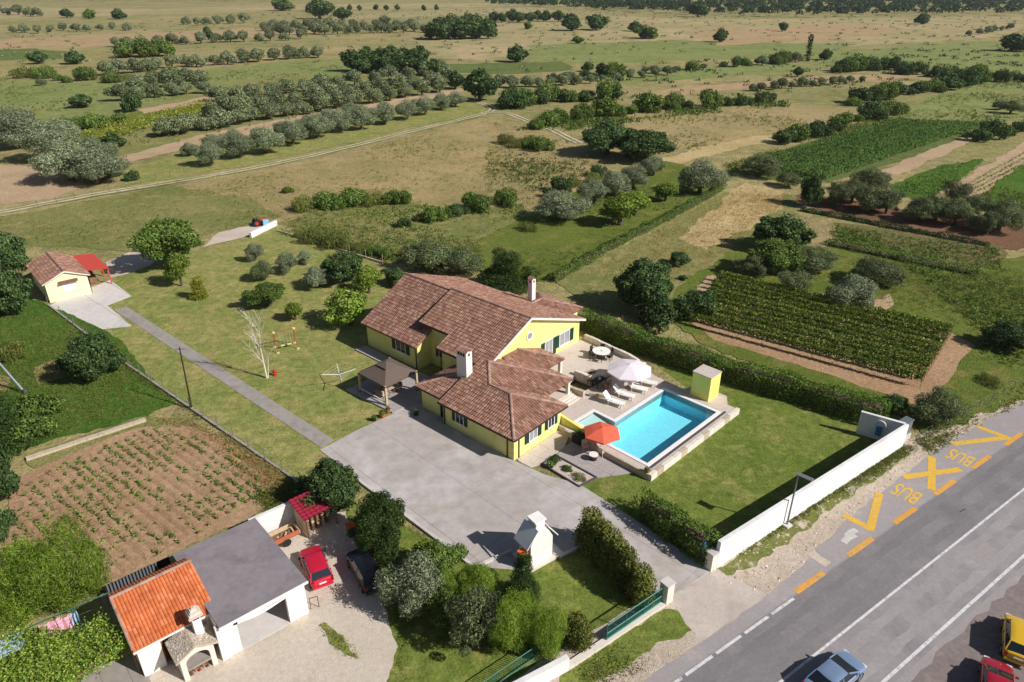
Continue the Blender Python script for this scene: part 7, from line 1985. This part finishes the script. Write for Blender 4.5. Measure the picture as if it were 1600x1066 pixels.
# ------------------------------------------------------------------ ground cover nobody could count
def tufts(name, px, n, mat, h, asp=0.3, seed=0, spread=0.25, per=5):
    R = np.random.default_rng(seed); P = [G(*p) for p in px]
    # clumps gathered by a soft noise so the cover is patchy
    xy = scatter(P, n, R)
    f = np.sin(xy[:, 0] * 0.21 + seed) + np.sin(xy[:, 1] * 0.17 + 1.7 * seed) + np.sin((xy[:, 0] + xy[:, 1]) * 0.09)
    xy = xy[R.random(n) < 0.35 + 0.28 * f]
    k = np.repeat(xy, per, axis=0) + R.normal(0, spread, (len(xy) * per, 2))
    z = np.abs(R.normal(0, h * 0.35, len(k))) + h * 0.2
    nrm = np.column_stack([R.normal(size=(len(k), 2)), np.full(len(k), 0.4)])
    o = leaf_mesh(name, np.column_stack([k, z]), nrm, h, asp, M[mat], R); o['kind'] = 'stuff'
    return o
tufts('meadow_weeds', [(300, 300), (520, 245), (755, 188), (890, 222), (958, 258), (820, 330), (740, 380), (640, 395), (470, 360)], 2600, 'weed', 0.42, seed=1)
tufts('dry_grass', [(300, 296), (520, 243), (755, 186), (890, 222), (958, 258), (820, 330), (640, 395), (440, 345)], 3000, 'dryweed', 0.4, 0.12, seed=2)
tufts('fence_weeds', [(432, 366), (520, 350), (640, 365), (750, 380), (740, 415), (600, 412)], 1700, 'weed', 0.42, 0.25, seed=3)
tufts('meadow_grass', [(-60, 350), (280, 290), (455, 336), (330, 366), (100, 390), (-60, 400)], 3000, 'weed', 0.3, 0.2, seed=4)
tufts('lush_grass', [(-60, 470), (60, 475), (180, 535), (270, 632), (60, 690), (-60, 710)], 6500, 'weed', 0.3, 0.12, seed=5)
tufts('vineyard_weeds', [(1110, 436), (1480, 528), (1430, 595), (1080, 505)], 900, 'weed', 0.25, 0.25, seed=6)
tufts('right_meadow_grass', [(1290, 380), (1480, 430), (1600, 420), (1660, 590), (1520, 630), (1500, 540), (1380, 490)], 5200, 'weed', 0.32, 0.16, seed=7)
tufts('right_meadow_weeds', [(1400, 400), (1590, 420), (1640, 560), (1540, 600), (1530, 520)], 1400, 'leaf', 0.5, 0.25, seed=8)
tufts('dry_grass', [(880, 440), (1000, 376), (1130, 302), (1240, 306), (1150, 385), (1050, 450)], 2600, 'dryweed', 0.4, 0.12, seed=9)
tufts('dry_grass', [(1165, 288), (1226, 302), (1220, 328), (1105, 390), (1062, 372)], 1500, 'dryweed', 0.4, 0.1, seed=10)
tufts('field_edge_weeds', [(230, 655), (310, 660), (440, 740), (450, 768), (410, 770), (300, 672)], 1500, 'dryweed', 0.3, 0.16, seed=11)
tufts('field_edge_weeds', [(395, 775), (450, 752), (492, 770), (470, 790), (420, 800)], 700, 'weed', 0.32, 0.2, seed=12)
tufts('verge_weeds', [(1125, 885), (1260, 790), (1410, 695), (1432, 700), (1295, 792), (1160, 896)], 4200, 'weed', 0.14, 0.3, seed=13)
tufts('verge_weeds', [(900, 1050), (1040, 955), (1085, 990), (1000, 1050), (930, 1075)], 1600, 'weed', 0.16, 0.3, seed=14)
tufts('verge_weeds', [(1430, 690), (1600, 602), (1640, 600), (1600, 628), (1450, 710)], 1800, 'weed', 0.3, 0.3, seed=15)
tufts('plot_weeds', [(1296, 352), (1560, 390), (1570, 428), (1300, 376)], 1800, 'leaf', 0.4, 0.3, seed=16)
tufts('orchard_weeds', [(710, 405), (900, 304), (1040, 256), (1120, 288), (870, 436)], 3000, 'weed', 0.35, 0.25, seed=17)
tufts('grove_weeds', [(120, 215), (420, 125), (700, 122), (730, 132), (400, 200), (190, 250)], 1500, 'weed', 0.8, 0.3, seed=18)
tufts('scrub', [(445, 352), (500, 322), (640, 312), (820, 322), (800, 348), (740, 392), (640, 402), (540, 390)], 1700, 'weed', 0.42, 0.25, seed=21)
tufts('scrub', [(760, 230), (860, 228), (940, 262), (880, 300), (760, 300)], 900, 'weed', 0.6, 0.3, seed=22)
tufts('scrub', [(900, 190), (1200, 165), (1340, 180), (1050, 245)], 900, 'weed', 0.7, 0.25, seed=23)
for q_, (pp_, n_, m_, h_) in enumerate((([(1395, 294), (1470, 260), (1530, 250), (1495, 285), (1455, 310)], 900, 'leaf', 0.5), ([(1515, 316), (1600, 262), (1650, 250), (1650, 360), (1582, 346)], 1200, 'weed', 0.5), ([(1385, 192), (1500, 134), (1650, 124), (1650, 180), (1540, 190)], 1600, 'weed', 0.7), ([(-50, 124), (300, 115), (600, 98), (420, 126), (200, 168), (-50, 186)], 1500, 'weed', 0.7))):
    tufts('field_grass', pp_, n_, m_, h_, 0.3, seed=50 + q_)
tufts('plain_scrub', [(-80, 60), (400, 20), (900, 12), (1650, 30), (1650, 110), (900, 130), (700, 110), (300, 100), (-80, 110)], 2600, 'olive_far', 1.3, 0.5, seed=61, spread=0.9, per=9)
tufts('plain_scrub', [(880, 108), (1300, 85), (1650, 70), (1650, 120), (1200, 150), (900, 160)], 700, 'darkleaf', 1.1, 0.5, seed=62, spread=0.8, per=9)
tufts('yard_weeds', [(596, 936), (622, 1008), (618, 1066), (640, 1066), (640, 1000), (612, 932)], 420, 'weed', 0.14, 0.3, seed=63, spread=0.12)
tufts('yard_weeds', [(499, 976), (506, 972), (545, 1006), (564, 1030), (540, 1024), (514, 1006)], 160, 'weed', 0.12, 0.3, seed=64, spread=0.1)
tufts('drive_weeds', [(560, 758), (740, 886), (730, 892), (556, 770)], 300, 'weed', 0.16, 0.3, seed=65, spread=0.12)
tufts('wall_weeds', [(1116, 888), (1410, 697), (1416, 702), (1122, 896)], 700, 'weed', 0.2, 0.3, seed=66, spread=0.12)
tufts('path_weeds', [(184, 484), (512, 698), (518, 692), (192, 480)], 380, 'weed', 0.08, 0.3, seed=67, spread=0.1)
tufts('fence_weeds', [(184, 560), (500, 775), (496, 782), (180, 566)], 700, 'weed', 0.24, 0.25, seed=68, spread=0.15)
Rs = np.random.default_rng(90); st_ = MB()
for q_ in range(900):
    s_, o_ = Rs.uniform(-4, 42), Rs.uniform(1.2, 5.2)
    if o_ < kerbL(s_) + 0.1: continue
    c_, r_ = RW(s_, o_, 0.03), abs(Rs.normal(0.03, 0.035)) + 0.02
    an = Rs.uniform(0, PI)
    st_.add([c_ + Vector((r_ * math.cos(an + q * 2 * PI / 5) * (1 + 0.3 * (q % 2)), r_ * math.sin(an + q * 2 * PI / 5), 0)) for q in range(5)] + [c_ + Vector((0, 0, r_ * 0.7))], [(q, (q + 1) % 5, 5) for q in range(5)])
st_.build('verge_stones', tile_mat('stones', [(150, 138, 124), (196, 184, 170), (220, 210, 198)]), kind='stuff')
tufts('scrub', [(440, 360), (470, 340), (600, 345), (700, 365), (770, 395), (760, 430), (640, 415), (520, 395)], 700, 'leaf', 0.42, 0.3, seed=24, spread=0.4, per=8)
tufts('scrub', [(560, 330), (700, 318), (830, 312), (820, 345), (700, 372), (600, 350)], 420, 'leaf', 0.5, 0.35, seed=25, spread=0.55, per=9)
tufts('scrub', [(780, 220), (900, 222), (1000, 250), (900, 300), (800, 300)], 380, 'darkleaf', 0.6, 0.4, seed=26, spread=0.6, per=9)
tufts('scrub', [(800, 205), (900, 190), (1060, 172), (1230, 160), (1230, 168), (1060, 182), (900, 205)], 900, 'leaf', 0.9, 0.4, seed=27, spread=0.8, per=9)
tufts('scrub', [(1130, 262), (1240, 228), (1350, 190), (1420, 178), (1420, 186), (1250, 236), (1140, 272)], 700, 'weed', 0.8, 0.4, seed=28, spread=0.7, per=8)
# seedlings in rows on the tilled field
R = np.random.default_rng(31); pts = []
ra, rb = G(60, 790), G(300, 668); rdir = (G(432, 778) - G(300, 690)).normalized()
fieldp = [G(*p) for p in [(40, 755), (225, 672), (300, 674), (345, 692), (430, 762), (300, 842), (190, 905), (60, 925), (20, 860)]]
rowsp = []
nrw = Vector((-rdir.y, rdir.x, 0))
for k in range(-40, 60):
    for s in np.arange(-30, 40, 0.42):
        p = G(220, 780) + nrw * (k * 0.82) + rdir * (s + R.uniform(-.1, .1))
        if in_poly(p.x, p.y, fieldp):
            dens = 0.62 + 0.3 * math.sin(p.x * 0.5) + 0.25 * math.sin(p.y * 0.7 + k)
            if R.random() < dens: rowsp.append((p.x + R.normal(0, .06), p.y + R.normal(0, .06)))
rowsp = np.repeat(np.array(rowsp), 7, axis=0); rowsp = rowsp + R.normal(0, 0.12, rowsp.shape)
o = leaf_mesh('crop_seedlings', np.column_stack([rowsp, 0.2 + np.abs(R.normal(0, 0.08, len(rowsp)))]), np.tile([0, 0, 1.0], (len(rowsp), 1)), 0.25, 0.55, M['leaf'], R); o['kind'] = 'stuff'
# ridges of the tilled field
rg = MB()
for k in range(-40, 60):
    segs = []
    for s in np.arange(-30, 40, 0.6):
        p = G(220, 780) + nrw * ((k + 0.5) * 0.82) + rdir * s
        inside = in_poly(p.x, p.y, fieldp)
        if inside: segs.append(p)
        if (not inside or s > 39) and len(segs) > 2:
            vs = []
            for q in segs:
                hgt = 0.09 + R.uniform(-0.025, 0.03)
                vs += [q + nrw * 0.34 + Zv(0.0), q + nrw * 0.1 + Zv(hgt), q - nrw * 0.1 + Zv(hgt), q - nrw * 0.34 + Zv(0.0)]
            z_ = Zv(0.02 + LV[0])
            rg.add([v + z_ for v in vs], [(4 * i + j, 4 * i + j + 1, 4 * i + j + 5, 4 * i + j + 4) for i in range(len(segs) - 1) for j in range(3)])
        if not inside: segs = []
rg.build('soil_ridges', M['soil'], kind='stuff')
# far forest: reads as one mass
R = np.random.default_rng(44); VV = []
def forest(px, n, hgt, leafn=46):
    P = [G(*p) for p in px]; xy = scatter(P, n, R)
    for x, y in xy:
        h = hgt * R.uniform(0.7, 1.25); r = h * R.uniform(0.38, 0.55)
        d = R.normal(size=(leafn, 3)); d /= np.linalg.norm(d, axis=1)[:, None]
        d[:, 2] = np.abs(d[:, 2]) * 1.0 - 0.15
        p = np.array([x, y, h * 0.5]) + d * np.array([r, r, h * 0.5]) * R.uniform(0.8, 1.05, (leafn, 1))
        VV.append(leaf_arrays(p, d, h * 0.28, 0.7, R))
forest([(930, 19), (1100, 25), (1200, 29), (1400, 26), (1700, 25), (1700, 3), (930, 5)], 900, 10)
forest([(760, 9), (930, 16), (1000, 20), (1000, 6), (760, 2)], 260, 9)
forest([(-100, 2.2), (420, 3.0), (500, 1.2), (-100, 0.6)], 260, 9)
forest([(-200, -6), (1800, -6), (1800, -14), (-200, -14)], 900, 14, 24)
o = link_mesh('far_forest', quads_mesh('far_forest', np.concatenate(VV), M['forest'])); o['kind'] = 'stuff'

# ------------------------------------------------------------------ the air
hz = MB(); hz.box((0, 4000, 44), (9000, 9000, 90))
hm = bpy.data.materials.new('thin_haze'); hm.use_nodes = True
hn = hm.node_tree; hn.nodes.clear()
ho = hn.nodes.new('ShaderNodeOutputMaterial'); hv = hn.nodes.new('ShaderNodeVolumePrincipled')
hv.inputs['Color'].default_value = (0.86, 0.91, 1.0, 1); hv.inputs['Density'].default_value = 0.00007; hv.inputs['Anisotropy'].default_value = 0.2
hn.links.new(hv.outputs[0], ho.inputs['Volume'])
hzo = hz.build('haze', hm); hzo['kind'] = 'stuff'
